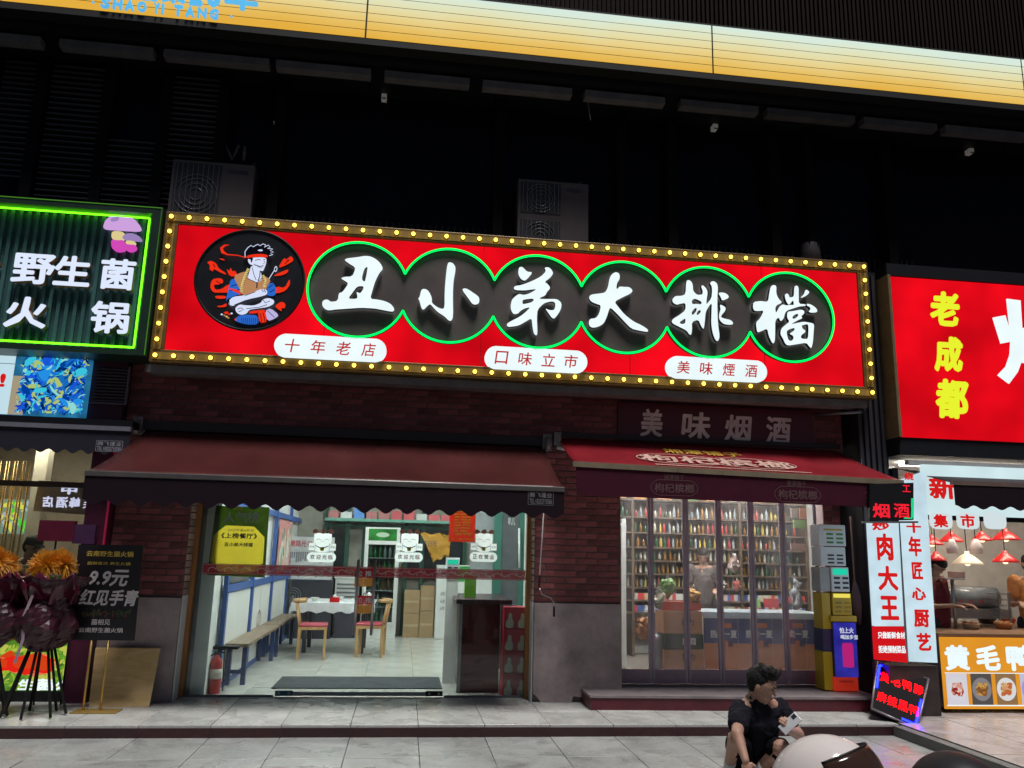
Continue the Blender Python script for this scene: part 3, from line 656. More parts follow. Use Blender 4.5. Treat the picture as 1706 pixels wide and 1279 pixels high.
ep('w', [(425,890),(470,850),(600,835),(720,790),(790,760),(850,775),(850,825),(790,845),(680,870),(560,910),(460,960),(420,945)])
ep('w', [(490,980),(540,935),(600,945),(700,950),(780,920),(800,880),(870,862),(930,890),(925,930),(860,965),(720,985),(650,995),(620,1040),(560,1055),(510,1030)])
for p in ([(425, 885), (430, 945), (480, 960)], [(480, 945), (600, 895), (700, 868)], [(600, 840), (720, 796)], [(520, 990), (560, 975), (590, 1000)], [(530, 1020), (570, 1005)], [(800, 880), (830, 920), (880, 900)], [(620, 985), (760, 970), (850, 940)], [(640, 945), (590, 940)], [(790, 770), (810, 800)], [(815, 770), (835, 805)]): es('k', p, 7)
es('w', [(870, 655), (905, 600), (930, 560)], 8); ep('w', [(925, 565), (935, 520), (955, 508), (968, 540), (950, 580)]); ep('k', [(934, 555), (942, 528), (953, 522), (958, 545), (946, 568)])
for k, (x, y) in enumerate(((345, 1050), (375, 1062), (400, 1075), (430, 1050), (455, 1040), (420, 1090))): ep('wtyrwt'[k], [(x-16, y), (x, y-12), (x+18, y), (x, y+12)], 'emblem_food')
# grey tie beam under the sign and its brackets
tb = thing('sign_bracket', (1.3, -.4, 3.3), 'grey steel beam and struts carrying the long red sign', 'bracket')
bx(SX0-.05, 5.2, -.66, -.46, 3.265, 3.345).build('beam', mat('grey_steel_beam', (.17, .15, .15), .6, var=.3), tb)
MB().tube([(4.75, -.28, 3.22), (5.15, -.62, 3.22)], .02).build('strut', M_alu, tb)
pA, pB = PY(1443, 672, -.6), PY(1415, 755, -.3)
MB().tube([pA, pB], .018).build('strut', M_alu, tb)

# red dark shop board behind the second awning
rb = thing('shop_board', (3.5, -.27, 2.8), 'unlit dark red board with pale characters under the right half of the sign', 'shop sign')
fr_ = F(-.262)
u0, u1 = 2.357, 4.72; bx(u0, u1, -.30, -.265, 2.7, 3.262).build('panel', mat('dark_red_board', (.10, .012, .025), .35, var=.1), rb)
f3 = F(-.301)
for ch, (a, b) in zip('美味烟酒', (((1066, 680), (1104, 729)), ((1134, 685), (1184, 734)), ((1205, 690), (1254, 738)), ((1274, 693), (1320, 742)))):
    textpx(ch, f3, a, b, mat('pale_vinyl', (.85, .70, .70), .5), rb, name='letter', depth=.004, bold=.035, shear=.1)

# ================================================================== AWNINGS
def scallop(fr, u0, u1, vt, vb, amp, n, steps=6):
    pts = [(u0, vt), (u1, vt)]; N = n*steps
    # bottom edge right to left, lobes hanging down
    for k in range(N+1):
        t = k/N; u = u1+(u0-u1)*t; ph = (k % steps)/steps
        pts.append((u, vb - amp*(math.sin(math.pi*2*(t*n)-math.pi/2)*.5+.5)))
    return pts
def slab(mb, P, nu, nv, th, f):
    """cloth sheet: grid between 4 corners (wall-left, wall-right, front-right, front-left) with height offset f(u,v)"""
    k = len(mb.v); A, B, Cc, D = [Vector(p) for p in P]
    for s_ in (0, -th):
        for j in range(nv+1):
            for i in range(nu+1):
                a = i/nu; b = j/nv; p = (A*(1-a)+B*a)*(1-b)+(D*(1-a)+Cc*a)*b
                mb.v.append(p+Vector((0, 0, s_+f(a, b))))
    o = (nu+1)*(nv+1); mb.sm = True
    for j in range(nv):
        for i in range(nu):
            q = k+j*(nu+1)+i; mb._f([q, q+nu+1, q+nu+2, q+1]); mb._f([q+o, q+o+1, q+o+nu+2, q+o+nu+1])
    mb.sm = False
    rim = [(i, 0) for i in range(nu+1)]+[(nu, j) for j in range(1, nv+1)]+[(i, nv) for i in range(nu-1, -1, -1)]+[(0, j) for j in range(nv-1, 0, -1)]
    for a, b in zip(rim, rim[1:]+rim[:1]):
        q0 = k+a[1]*(nu+1)+a[0]; q1 = k+b[1]*(nu+1)+b[0]; mb._f([q0, q1, q1+o, q0+o])
aw = thing('awning', (-.7, -.25, 2.7), 'maroon retractable awning with scalloped black valance over the restaurant door', 'awning')
M_aw1 = mat('maroon_vinyl', (.070, .018, .018), .25, var=.25, scale=1.0, bump=.12, bscale=3)
mb = MB(); slab(mb, [(-2.74, -.27, 2.735), (1.50, -.27, 2.735), (1.545, -1.24, 2.185), (-2.93, -1.24, 2.185)], 40, 14, .006,
     lambda a, b: -.035*math.sin(math.pi*b)*(1+.5*math.sin(a*9)) - .05*math.exp(-((a-.52)/.07)**2)*math.sin(math.pi*b)**2)
mb.build('fabric', M_aw1, aw)
bx(-2.95, 1.555, -1.275, -1.235, 2.135, 2.185).build('front_bar', mat('awning_bar', (.13, .115, .115), .4, .5), aw, bevel=.006)
fv = F(-1.262)
MB().poly(fv, scallop(fv, -2.945, 1.55, 2.134, 1.925, .055, 22), -.003, .003).build('valance', mat('black_valance', (.010, .003, .008), .8, spec=.2), aw)
bx(-2.78, 1.52, -.33, -.25, 2.71, 2.80).build('roller', mat('awning_roller', (.03, .02, .025), .5), aw)
for x in (-2.5, 1.1):
    MB().tube([(x, -.3, 2.50), (x+.25, -.8, 2.24), (x, -1.23, 2.13)], .02).build('arm', M_alu, aw)
for x, s in ((-2.83, 1), (1.53, 1)):
    MB().box(x-.05, x+.05, -.36, -.251, 2.66, 2.84).tube([(x, -.38, 2.80), (x, -.38, 2.66)], .03).build('wall_bracket', mat('worn_bracket', (.25, .22, .22), .5, .5, var=.5, scale=40), aw)
ft = F(-1.2661)
Mgp = mat('grey_valance_print', (.20, .20, .22), .7)
for tl, br in (((880, 817), (922, 842)),):
    u0, u1, v0, v1 = rectpx(ft, tl, br)
    for q in ((u0, u1, v1-.003, v1), (u0, u1, v0, v0+.003), (u0, u0+.003, v0, v1), (u1-.003, u1, v0, v1)): MB().rect(ft, *q, .0, .001).build('print_border', Mgp, aw)
    text('腾飞蓬业', ft, u0+.015, u1-.015, (v0+v1)/2+.005, v1-.012, Mgp, aw, depth=.001, bold=.01, n0=.0); text('TEL:18202710586', ft, u0+.015, u1-.015, v0+.012, (v0+v1)/2-.008, Mgp, aw, depth=.001, n0=.0)
cr = thing('awning_crank', (1.55, -.40, 1.0), 'white and black crank rod hanging beside the brick pillar', 'crank')
fc = F(-.42); cp_ = [fc.at(*p) for p in ((906, 850), (899, 958))]
MB().tube([fc.P(*p) for p in cp_], .006).build('rod', M_white, cr)
MB().tube([fc.P(*fc.at(*p)) for p in ((899, 958), (898, 978))], .011).build('joint', M_black, cr)
MB().tube([fc.P(*fc.at(*p)) for p in ((898, 978), (903, 990), (918, 996), (923, 1005), (923, 1012))], .006).build('bend', M_steel, cr)
MB().tube([fc.P(*fc.at(*p)) for p in ((923, 1010), (923, 1027))], .012).build('handle', M_black, cr)

aw2 = thing('awning', (3.3, -.25, 2.8), 'red retractable awning with printed ovals over the liquor shop', 'awning')
M_aw2 = mat('red_vinyl', (.22, .012, .020), .33, var=.25, scale=1.2, bump=.12, bscale=3)
slope = lambda: None
A0 = Vector((1.66, -.30, 2.815)); B0 = Vector((5.0, -.30, 2.795)); Cq = Vector((5.27, -1.08, 2.40)); Dq = Vector((1.69, -1.08, 2.46))
mb = MB(); slab(mb, [A0, B0, Cq, Dq], 36, 12, .006, lambda a, b: -.02*math.sin(math.pi*b) - .045*math.exp(-((a-.86)/.05)**2)*math.sin(math.pi*b)**2)
mb.build('fabric', M_aw2, aw2)
MB().hexa([(1.67, -1.11, 2.41), (5.285, -1.11, 2.345), (5.285, -1.07, 2.345), (1.67, -1.07, 2.41), (1.67, -1.11, 2.465), (5.285, -1.11, 2.40), (5.285, -1.07, 2.40), (1.67, -1.07, 2.465)]).build('front_bar', mat('brass_bar', (.42, .33, .22), .3, .6), aw2)
fw2 = F(-1.095)
MB().poly(fw2, [(1.70, 2.41), (5.28, 2.345), (5.335, 2.10), (1.71, 2.125)], -.003, .003).build('valance', mat('maroon_valance', (.050, .004, .016), .7, spec=.2), aw2)
bx(1.62, 5.02, -.34, -.302, 2.82, 2.87).build('roller', MATS['awning_roller'], aw2)
bx(1.60, 1.68, -.40, -.31, 2.72, 2.86).build('wall_bracket', MATS['worn_bracket'], aw2)
MB().tube([(1.65, -.33, 2.70), (2.2, -.62, 2.58), (1.9, -1.06, 2.42)], .022).build('arm', M_white, aw2)
MB().tube([(4.95, -.33, 2.68), (4.5, -.65, 2.52), (4.8, -1.06, 2.38)], .022).build('arm', M_alu, aw2)
Mgold = mat('gold_print', (.65, .40, .06), .4); Mpinkp = mat('cream_print', (.60, .38, .32), .4)
Vs = (A0-Dq).normalized(); Us = (Cq-Dq).normalized()
fslope = Fr(Dq+Vector((0, 0, .012)), Us, Vs)
def tpx(s, tl, br, m, **k):
    a = fslope.at(*tl); b = fslope.at(*br)
    return text(s, fslope, a[0], b[0], min(a[1], b[1]), max(a[1], b[1]), m, aw2, **k)
ua = fslope.at(1120, 762)[0]; ub = fslope.at(1245, 762)[0]
text('湘潭铺子', fslope, ua, ub, .50, .66, Mgold, aw2, bold=.025, n0=-.008)
ua = fslope.at(1080, 775)[0]; ub = fslope.at(1330, 780)[0]
text('枸杞槟榔', fslope, ua, ub, .17, .40, Mpinkp, aw2, bold=.03, n0=-.008)
for k in range(2):
    c = ua+(ub-ua)*(.27+.46*k)
    MB().ribbon(fslope, [(c+.50*math.cos(t*math.pi/16), .285+.165*math.sin(t*math.pi/16)) for t in range(33)], .012, -.010, -.006).build('oval_print', Mpinkp, aw2)
MB().rect(fslope, ua+.1, ub+.1, .055, .075, -.008, -.005).build('line_print', Mpinkp, aw2)
fvp = F(-1.099); Mvp = mat('dull_valance_print', (.11, .055, .06), .7)
for (a, b, c, d) in (((1106, 790), (1140, 800), (1090, 804), (1157, 822)), ((1310, 800), (1343, 811), (1296, 815), (1362, 833))):
    textpx('湘潭铺子', fvp, a, b, Mvp, aw2, depth=.001); textpx('枸杞槟榔', fvp, c, d, Mvp, aw2, depth=.001, bold=.02)
    u0, u1, v0, v1 = rectpx(fvp, (c[0]-3, c[1]-3), (d[0]+3, d[1]+2)); cx, cy, a_, b_ = (u0+u1)/2, (v0+v1)/2, (u1-u0)/2, (v1-v0)/2
    MB().ribbon(fvp, [(cx+a_*math.cos(t*math.pi/16)*1.08, cy+b_*1.25*max(-1, min(1, 1.4*math.sin(t*math.pi/16)))) for t in range(33)], .006, 0, .001).build('oval_print', Mvp, aw2)
textpx('2023', fvp, (1441, 819), (1471, 832), Mvp, aw2, depth=.001)

# ================================================================== RESTAURANT FRONT (glass)
gf = thing('glass_front', (-.4, 0, 0), 'frameless glass front and double doors of the restaurant', 'glass front')
xs = [XL+.02, PZ(457, 1160)[0], PZ(598, 1160)[0], PZ(738, 1160)[0], XR-.02]
for i in range(4):
    nm = 'door_leaf' if i in (1, 2) else 'side_pane'
    bx(xs[i]+.003, xs[i+1]-.003, -.006, .006, .0 if i in (0, 3) else .012, 2.74).build(nm, M_glass, gf)
bx(XL+.02, xs[1]-.01, -.012, .012, .0, .02).build('bottom_rail', M_alu, gf); bx(xs[3]+.01, XR-.02, -.012, .012, .0, .02).build('bottom_rail', M_alu, gf)
Morange = woodmat('orange_wood_trim', (.30, .12, .03), (.45, .20, .06), .5, (10, 10, 1))
bx(XL+.012, XL+.055, -.07, .02, 0, 2.74).build('jamb', Morange, gf); bx(XR-.055, XR-.012, -.07, .02, 0, 2.74).build('jamb', Morange, gf)
bx(XL+.056, XL+.10, .02, .07, 0, 2.74).build('inner_post', M_alu, gf); bx(XL+.12, XL+.15, .05, .09, 0, 2.74).build('inner_post', M_alu, gf)
bx(xs[1]+.19, xs[3]-.19, -.013, .013, .012, .052).build('door_bottom_rail', mat('door_rail', (.30, .32, .31), .4, .4), gf)
for x in (xs[1]+.10, xs[3]-.10):
    bx(x-.09, x+.09, -.02, .02, .012, .062).build('floor_hinge', mat('hinge_teal', (.02, .12, .16), .4) if x < 0 else M_black, gf)
    for dx in (-.05, .05): MB().lathe((x+dx, -.02, .038), [(.012, 0), (.012, .004)], 10, (0, -1, 0)).build('screw', M_steel, gf)
Mband = mat('red_band_film', (.55, .03, .06), .5, alpha=.62)
fg = F(-.008)
u0, u1, v0, v1 = rectpx(fg, (330, 962), (877, 977)); v0, v1 = 1.235, 1.345
MB().rect(fg, XL+.12, XR-.06, v0, v1, 0, .001).build('red_film_band', Mband, gf)
mb = MB(); x = XL+.15; rg = random.Random(5); k = 0
while x < XR-.15:
    sgn = 1 if k % 2 else -1
    mb.ribbon(fg, [(x+.05*t*.35+.028*math.cos(t*1.2)*(1-t/7), (v0+v1)/2+sgn*.036*math.sin(t*1.2)*(1-t/8)) for t in range(7)], .008, .0015, .002)
    x += .085; k += 1
mb.rect(fg, XL+.12, XR-.06, v1-.012, v1-.008, .0015, .002); mb.rect(fg, XL+.12, XR-.06, v0+.008, v0+.012, .0015, .002)
mb.build('scroll_print', mat('white_film', (.62, .5, .48), .6), gf)
Mh = mat('handle_steel', (.55, .48, .49), .32, .6)
for px, d in ((594, -1), (622, 1)):
    p = PY(px, 990, -.05); t0 = PY(px, 932, -.05).z; t1 = PY(px, 1058, -.05).z
    h = MB().tube([(p.x, -.05, t0), (p.x, -.05, t1)], .016, 12).build('door_handle', Mh, gf)
    for z in (t0-.1, t1+.1): MB().tube([(p.x, -.05, z), (p.x, -.006, z)], .009).build('standoff', Mh, h).parent = h
Mstick = thin('red_sticker', (.65, .015, .02), .5); Mog = thin('orange_sticker', (.65, .28, .06), .5)
for px0, px1, ch in ((592, 605, '拉'), (607, 620, '推')):
    for py0, py1 in ((948, 977), (992, 1022)):
        u0, u1, v0, v1 = rectpx(fg, (px0, py0), (px1, py1)); vm = v0+(v1-v0)*.5
        s_ = MB().film(fg, [(u0, vm), (u1, vm), (u1, v1), (u0, v1)], .003).build('push_pull_sticker', Mstick, gf)
        s2 = MB().film(fg, [(u0, v0), (u1, v0), (u1, vm-.002), (u0, vm-.002)], .003).build('push_pull_sticker', Mog, gf)
        text(ch, fg, u0+.012, u1-.012, vm+.015, v1-.015, M_white, s_, depth=.001, n0=.0045, bold=.03)
# lucky cat stickers
Mcat = thin('white_sticker', (.92, .93, .93), .8); Mink = mat('dark_ink', (.05, .05, .09), .6); Mpk = mat('pink_ink', (.62, .22, .2), .6); Mgi = mat('gold_ink', (.6, .45, .08), .5)
def cat(px, py, s, kind, label):
    f_ = F(.014); u, v = f_.at(px, py); t = thing('cat_sticker', f_.P(u, v), label, 'sticker', 'lucky cat stickers on the glass')
    k = .0062*1.0
    Q = lambda pts: [(u+x*k, v-y*k) for x, y in pts]
    MB().film(f_, chaikin(Q([(-15, -8), (-15, -24), (-8, -20), (0, -22), (8, -20), (15, -24), (16, -8), (14, 2), (12, 12), (-12, 12), (-14, 2)])), .001).build('body', Mcat, t)
    for x in (-18, 18):
        b_ = MB().film(f_, [(u+(x-6)*k, v-9*k), (u+(x+6)*k, v-9*k), (u+(x+6)*k, v+3*k), (u+(x-6)*k, v+3*k)], .0012).build('scroll', Mcat, t)
        for e in ((x-6, x-5.4), (x+5.4, x+6)): MB().rect(f_, u+e[0]*k, u+e[1]*k, v-9*k, v+3*k, .0031, .0034).build('scroll_edge', Mink, t)
        text('招财' if x < 0 else '进宝', f_, u+(x-4)*k, u+(x+4)*k, v-5*k, v-1*k, Mink, t, depth=.0005, n0=.0031)
    for x in (-13, 0, 13): MB().poly(f_, chaikin(Q([(x-6, -22), (x-3, -28), (x+3, -28), (x+6, -22), (x, -19)])), .0022, .003).build('bow', Mpk, t)
    for x in (-7, 7): MB().ribbon(f_, Q([(x-4, -9), (x, -11), (x+4, -9)]), .004, .0022, .003).build('eye', Mink, t)
    MB().ribbon(f_, Q([(-3, -6), (0, -7.5), (3, -6)]), .004, .0022, .003).build('nose', Mpk, t)
    MB().ribbon(f_, Q([(-11, 1), (-5, 4), (5, 4), (11, 1)]), .009, .0022, .003).build('collar', mat('navy_ink', (.03, .06, .18), .5), t)
    MB().poly(f_, Q([(-4, 4), (4, 4), (3, 10), (-3, 10)]), .0031, .0036).build('bell', Mgi, t)
    hw, hh = 25, 8.5
    pl_ = MB().film(f_, Q([(hw*.66*(1 if math.cos(a) > 0 else -1)+hh*math.cos(a), 21+hh*math.sin(a)) for a in [math.radians(7.5+15*j) for j in range(24)]]), .0014).build('name_plate', Mcat, t)
    for j, ch in enumerate(kind):
        cx = -15.5+10.3*j; text(ch, f_, u+(cx-4)*k, u+(cx+4)*k, v-24.5*k, v-16.5*k, Mink if j % 2 == 0 else mat('maroon_ink', (.25, .03, .05), .6), pl_, depth=.0005, n0=.0036, bold=.03)
cat(537, 908, 1, '欢迎光临', 'lucky cat sticker left of the tall drinks fridge reading welcome')
cat(682, 908, 1, '欢迎光临', 'lucky cat sticker right of the tall drinks fridge reading welcome')
cat(806, 908, 1, '正在营业', 'lucky cat sticker reading open for business by the red menu')
# popularity poster
po = thing('award_poster', (-1.6, .02, 1.3), 'green and yellow popularity award poster stuck on the left glass pane', 'poster')
fp = F(.022); q = [fp.at(*p) for p in ((360, 842), (449, 845), (441, 962), (345, 958))]
curvefill('sheet', [q, chaikin([fp.at(*p) for p in ((358, 874), (442, 878), (437, 955), (348, 952))])], .002, thin('green_print', (.17, .24, .06), .7, .35), po, fp, -.001)
q = chaikin([fp.at(*p) for p in ((358, 874), (442, 878), (437, 955), (348, 952))]); MB().film(fp, q, .0).build('yellow_panel', thin('yellow_print', (.82, .64, .05), .58, .35), po)
for ch, x in zip('人气榜', (373, 393, 413)): textpx(ch, fp, (x, 852), (x+19, 871), M_white, po, depth=.0005, n0=.003, bold=.035)
textpx('2023年第4季度', fp, (380, 880), (423, 886), Mink, po, depth=.0005, n0=.004); textpx('《上榜餐厅》', fp, (369, 887), (428, 898), Mink, po, depth=.0005, n0=.004, bold=.04)
textpx('丑小弟大排檔', fp, (374, 903), (421, 911), Mink, po, depth=.0005, n0=.004, bold=.04)
textpx('美团', fp, (389, 843), (404, 850), Mgi, po, depth=.0005, n0=.003)

# ================================================================== RESTAURANT INTERIOR
XBL, XBR, YB, ZC = -1.98, 1.75, 6.55, 2.95
fl_in = struct(bx(XL, XBR, .0, YB, -.028, -.026), 'restaurant_floor', M_joint)
M_ftile = mat('polished_floor_tile', (.52, .52, .49), .22, var=.08, scale=3, rnd=.03)
tiles(fl_in, [XL+.0, -1.6, -1.0, -.4, .2, .8, 1.4, XBR], [.0+.002, .6, 1.2, 1.8, 2.4, 3.0, 3.6, 4.2, 4.8, 5.4, 6.0, YB-.03], .0, M_ftile, gap=.003)
wl = MB().hexa([(XL, .03, 0), (XBL, .03, 0), (-1.98, YB, 0), (-2.2, YB, 0), (XL, .03, ZC), (XBL+.0, .03, ZC), (-1.98, YB, ZC), (-2.2, YB, ZC)])
struct(wl, 'restaurant_wall', M_white)
struct(bx(-2.2, XBR+.1, YB, YB+.1, 0, ZC), 'restaurant_wall', mat('warm_wall', (.33, .31, .27), .7))
struct(bx(XR+.33, XBR+.1, .01, YB, 0, ZC), 'restaurant_wall', M_white)
struct(bx(-2.3, XBR+.1, .02, YB+.1, ZC, ZC+.08), 'restaurant_ceiling', M_white)
for k, (x, y) in enumerate(((-1.0, 1.3), (.7, 1.3), (-1.0, 3.2), (.7, 3.2), (-1.0, 5.2), (.7, 5.2))):
    t = thing('ceiling_light', (x, y, ZC), 'square ceiling light panel of the restaurant, %s' % ['front left', 'front right', 'middle left', 'middle right', 'back left', 'back right'][k], 'ceiling light', 'ceiling light panels of the restaurant')
    bx(x-.32, x+.32, y-.32, y+.32, ZC-.03, ZC-.001).build('frame', M_white, t)
    bx(x-.28, x+.28, y-.28, y+.28, ZC-.04, ZC-.0305).build('diffuser', emit('ceiling_panel', (.93, 1, .96), 20.), t)
for k, x in enumerate((-1.15, .65)):  # unseen strips added to brighten counter, cartons, stickers and the platform outside
    t = thing('fill_strip', (x, .45, ZC), 'long strip light on the restaurant ceiling just inside the glass, %s' % ['left', 'right'][k], 'ceiling light')
    bx(x-.62, x+.62, .38, .56, ZC-.04, ZC-.001).build('housing', M_white, t); bx(x-.6, x+.6, .40, .54, ZC-.06, ZC-.041).build('tube', emit('fill_strip_white', (.93, 1, .96), 62.), t)
# left partition: blue rails, white lower panels, dark seats beyond
Mblue = mat('blue_paint', (.035, .09, .30), .5)
part = thing('blue_partition', (-1.93, 3, 0), 'blue framed partition along the left wall of the restaurant', 'partition')
XW = -1.955
for z0, z1 in ((1.02, 1.10), (1.98, 2.06), (.0, .04)): bx(XW, XW+.04, .35, YB-.05, z0, z1).build('rail', Mblue, part)
for y in (.40, 2.0, 3.6, 5.2): bx(XW+.002, XW+.05, y-.04, y+.04, 0, 2.9).build('post', Mblue, part)
for y0, y1 in ((.46, 1.94), (2.06, 3.54), (3.66, 5.14)):
    bx(XW, XW+.02, y0, y1, .05, 1.01).build('white_panel', M_white, part)
ff = Fr((XW+.022, 0, 0), (0, 1, 0), (0, 0, 1))
for k in range(8):      # lantern drawing on the panel
    a = 2.75+.055*(k-3.5)*.8
    MB().ribbon(ff, [(2.75+(k-3.5)*.06*math.sin(math.pi*j/8), .42+.26*j/8) for j in range(9)], .006, 0, .001).build('lantern_line', mat('ink_grey', (.3, .2, .18), .6), part)
MB().ribbon(ff, [(2.75, .7), (2.75, .95)], .006, 0, .001).build('lantern_line', MATS['ink_grey'], part)
bx(XW, XW+.015, .5, 1.9, 1.12, 1.9).build('upper_glass', mat('dark_mirror', (.08, .09, .09), .15), part)
pp_ = thing('pink_poster', (-1.92, 4.4, 1.3), 'pink and green poster on the left wall beyond the award poster', 'poster')
ffp = Fr((XW+.06, 0, 0), (0, 1, 0), (0, 0, 1))
MB().rect(ffp, 3.7, 5.1, 1.15, 1.95, 0, .004).build('sheet', mat('pink_print', (.6, .25, .25), .5), pp_)
blobs(ffp, (3.75, 5.05, 1.17, 1.9), [mat('p1', (.75, .5, .45)), mat('p2', (.15, .3, .2)), mat('p3', (.65, .65, .55))], 40, .08, .3, pp_, 'print', .005)
# menu wall board, set across the room behind the table
mn = thing('menu_board', (-1.4, 5.0, 1.3), 'white menu board with rows of small print behind the dining table', 'menu board')
fm = F(5.6)
u0, u1, v0, v1 = rectpx(fm, (469, 893), (553, 966)); MB().rect(fm, u0, u1, v0, v1, -.02, 0).build('panel', mat('menu_white', (.55, .55, .56), .5), mn)
textpx('鲁磨路光谷', fm, (474, 899), (520, 911), mat('red_ink', (.4, .03, .05), .6), mn, depth=.001, bold=.02)
for a, b, s in (((466, 921), (474, 937), '59'), ((466, 945), (474, 960), '72')):
    MB().rect(fm, *rectpx(fm, (a[0]-2, a[1]-4), (b[0]+2, b[1]+4)), .0, .003).build('price_tab', Mstick, mn); textpx(s, fm, a, b, M_white, mn, depth=.001, n0=.004, bold=.03)
mb = MB(); rg = random.Random(2)
for (py0, py1) in ((919, 938), (943, 962)):
    for k in range(20):
        px = 479+k*3.6; h = rg.uniform(.5, 1); a = rectpx(fm, (px, py0), (px+1.6, py0+(py1-py0)*h)); mb.rect(fm, *a, .001, .002)
tag(mb.build('small_print', mat('print_grey', (.22, .22, .24), .6), mn), kind='stuff')
for py in (892, 916, 940, 966): MB().rect(fm, *rectpx(fm, (466, py), (555, py+2)), .001, .006).build('board_rail', Mblue, mn)
# bench
be = thing('bench', (-1.75, 2.0, 0), 'long narrow wooden bench with dark blue legs along the left wall', 'bench')
Mbw = woodmat('bench_wood', (.16, .11, .07), (.30, .22, .15), .45, (12, 1, 12)); Mnavy = mat('navy_paint', (.02, .04, .12), .5)
for y0, y1 in ((.62, 2.98), (3.06, 5.0)):
    bx(-1.93, -1.68, y0, y1, .42, .46).build('seat_board', Mbw, be, bevel=.006)
    for y in (y0+.15, y1-.2):
        for x in (-1.90, -1.73): bx(x-.025, x+.025, y-.03, y+.03, 0, .419).build('leg', Mnavy, be)
    bx(-1.895, -1.735, y0+.13, y0+.16, .12, .16).build('stretcher', Mnavy, be)
# fire extinguisher
ex = thing('fire_extinguisher', (-1.86, .25, 0), 'red fire extinguisher standing at the foot of the bench', 'fire extinguisher')
ce = PZ(360, 1152); ce = Vector((ce.x, .2, 0))
MB().lathe(ce, [(.058, 0), (.062, .01), (.062, .30), (.05, .345), (.022, .37), (.022, .39)], 20).build('cylinder', mat('extinguisher_red', (.35, .008, .012), .3), ex)
MB().box(ce.x-.03, ce.x+.03, ce.y-.015, ce.y+.015, .39, .42).tube([ce+Vector((.01, 0, .44)), ce+Vector((.09, 0, .45))], .008).tube([ce+Vector((.01, 0, .425)), ce+Vector((.08, 0, .41))], .007).build('valve_handle', M_black, ex)
MB().tube([ce+Vector(p) for p in ((-.02, 0, .41), (-.07, -.01, .38), (-.085, -.01, .28), (-.075, -.01, .15))], .008).build('hose', M_black, ex)
MB().lathe(ce+Vector((0, 0, .15)), [(.0632, 0), (.0632, .1)], 20).build('label_sleeve', mat('ext_label', (.5, .45, .4), .5), ex)
# stand left of extinguisher
ls = thing('floor_stand', (-1.98, .3, 0), 'thin black metal stand with a small shelf behind the left glass pane', 'stand')
MB().tube([(-2.01, .28, 0), (-2.03, .28, 1.25)], .008).tube([(-1.86, .36, 0), (-1.88, .36, .44)], .008).build('post', M_black, ls)
bx(-2.03, -1.72, .25, .40, .44, .47).build('shelf', M_black, ls)
# mat
mt = tag(MB().poly(Fr((0, 0, 0), (1, 0, 0), (0, 1, 0)), [(-1.37, .50), (.515, .52), (.515, 1.36), (-1.37, 1.34)], 0.003, .010).build('door_mat', mat('charcoal_mat', (.035, .042, .05), .95, bump=.6, bscale=300)), 'dark grey rubber door mat just inside the glass doors', 'door mat')
# table with white cloth
tb_ = thing('dining_table', (-1.1, 3.6, 0), 'square dining table behind the wooden chairs', 'table')
bx(-1.55, -.42, 3.55, 4.55, .70, .73).build('tabletop', Mbw, tb_)
for x in (-1.4, -.55):
    for y in (3.7, 4.4): bx(x-.03, x+.03, y-.03, y+.03, 0, .699).build('leg', mat('table_leg', (.05, .05, .06), .4), tb_)
tc_ = thing('tablecloth', (-1.1, 3.6, .73), 'white plastic tablecloth draped over the dining table', 'tablecloth')
mb = MB(); slab(mb, [(-1.6, 4.6, .736), (-.38, 4.6, .736), (-.38, 3.5, .736), (-1.6, 3.5, .736)], 6, 4, .003, lambda a, b: 0)
mb.build('top_sheet', mat('white_cloth', (.68, .70, .73), .4, bump=.2, bscale=12), tc_)
pts = [(-1.6, .735), (-.38, .735)]+[(-.38-1.22*k/20, .60+.018*math.sin(k*1.7)) for k in range(21)]+[(-1.64, .55)]
MB().poly(F(3.495), pts, 0, .004).build('front_drop', MATS['white_cloth'], tc_)
MB().poly(Fr((-1.604, 0, 0), (0, -1, 0), (0, 0, 1)), [(-4.6, .735), (-3.5, .735), (-3.45, .52), (-3.8, .62), (-4.2, .6), (-4.6, .62)], 0, .004).build('side_drop', MATS['white_cloth'], tc_)
for k, (x, y, nm) in enumerate(((-1.3, 3.8, 'white bowl at the left of the dining table'), (-.65, 3.75, 'white bowl at the right of the dining table'), (-.95, 4.1, 'white bowl at the middle of the dining table'))):
    t = thing('bowl', (x, y, .74), nm, 'bowl', 'bowls on the dining table'); MB().lathe((x, y, .7405), [(.03, 0), (.035, .008), (.07, .055), (.066, .055), (.03, .012)], 18).build('dish', M_white, t)
t = thing('kettle', (-.5, 4.0, .74), 'small steel kettle on the dining table by the door handles', 'kettle'); MB().lathe((-.5, 4.0, .7405), [(.06, 0), (.065, .02), (.05, .11), (.02, .13), (.02, .14)], 16).build('body', M_steel, t); MB().tube([(-.44, 4, .78), (-.40, 4, .84)], .008).build('spout', M_steel, t); MB().tube([(-.55, 4, .77), (-.60, 4, .80), (-.57, 4, .86), (-.53, 4, .86)], .007).build('handle', M_black, t)
t = thing('tissue_box', (-1.0, 3.65, .74), 'red tissue box on the front of the dining table', 'box'); bx(-1.06, -.92, 3.6, 3.7, .7405, .81).build('box', Mstick, t); MB().ball((-.99, 3.65, .82), (.03, .02, .03), 8, 6).build('tissue', M_white, t)
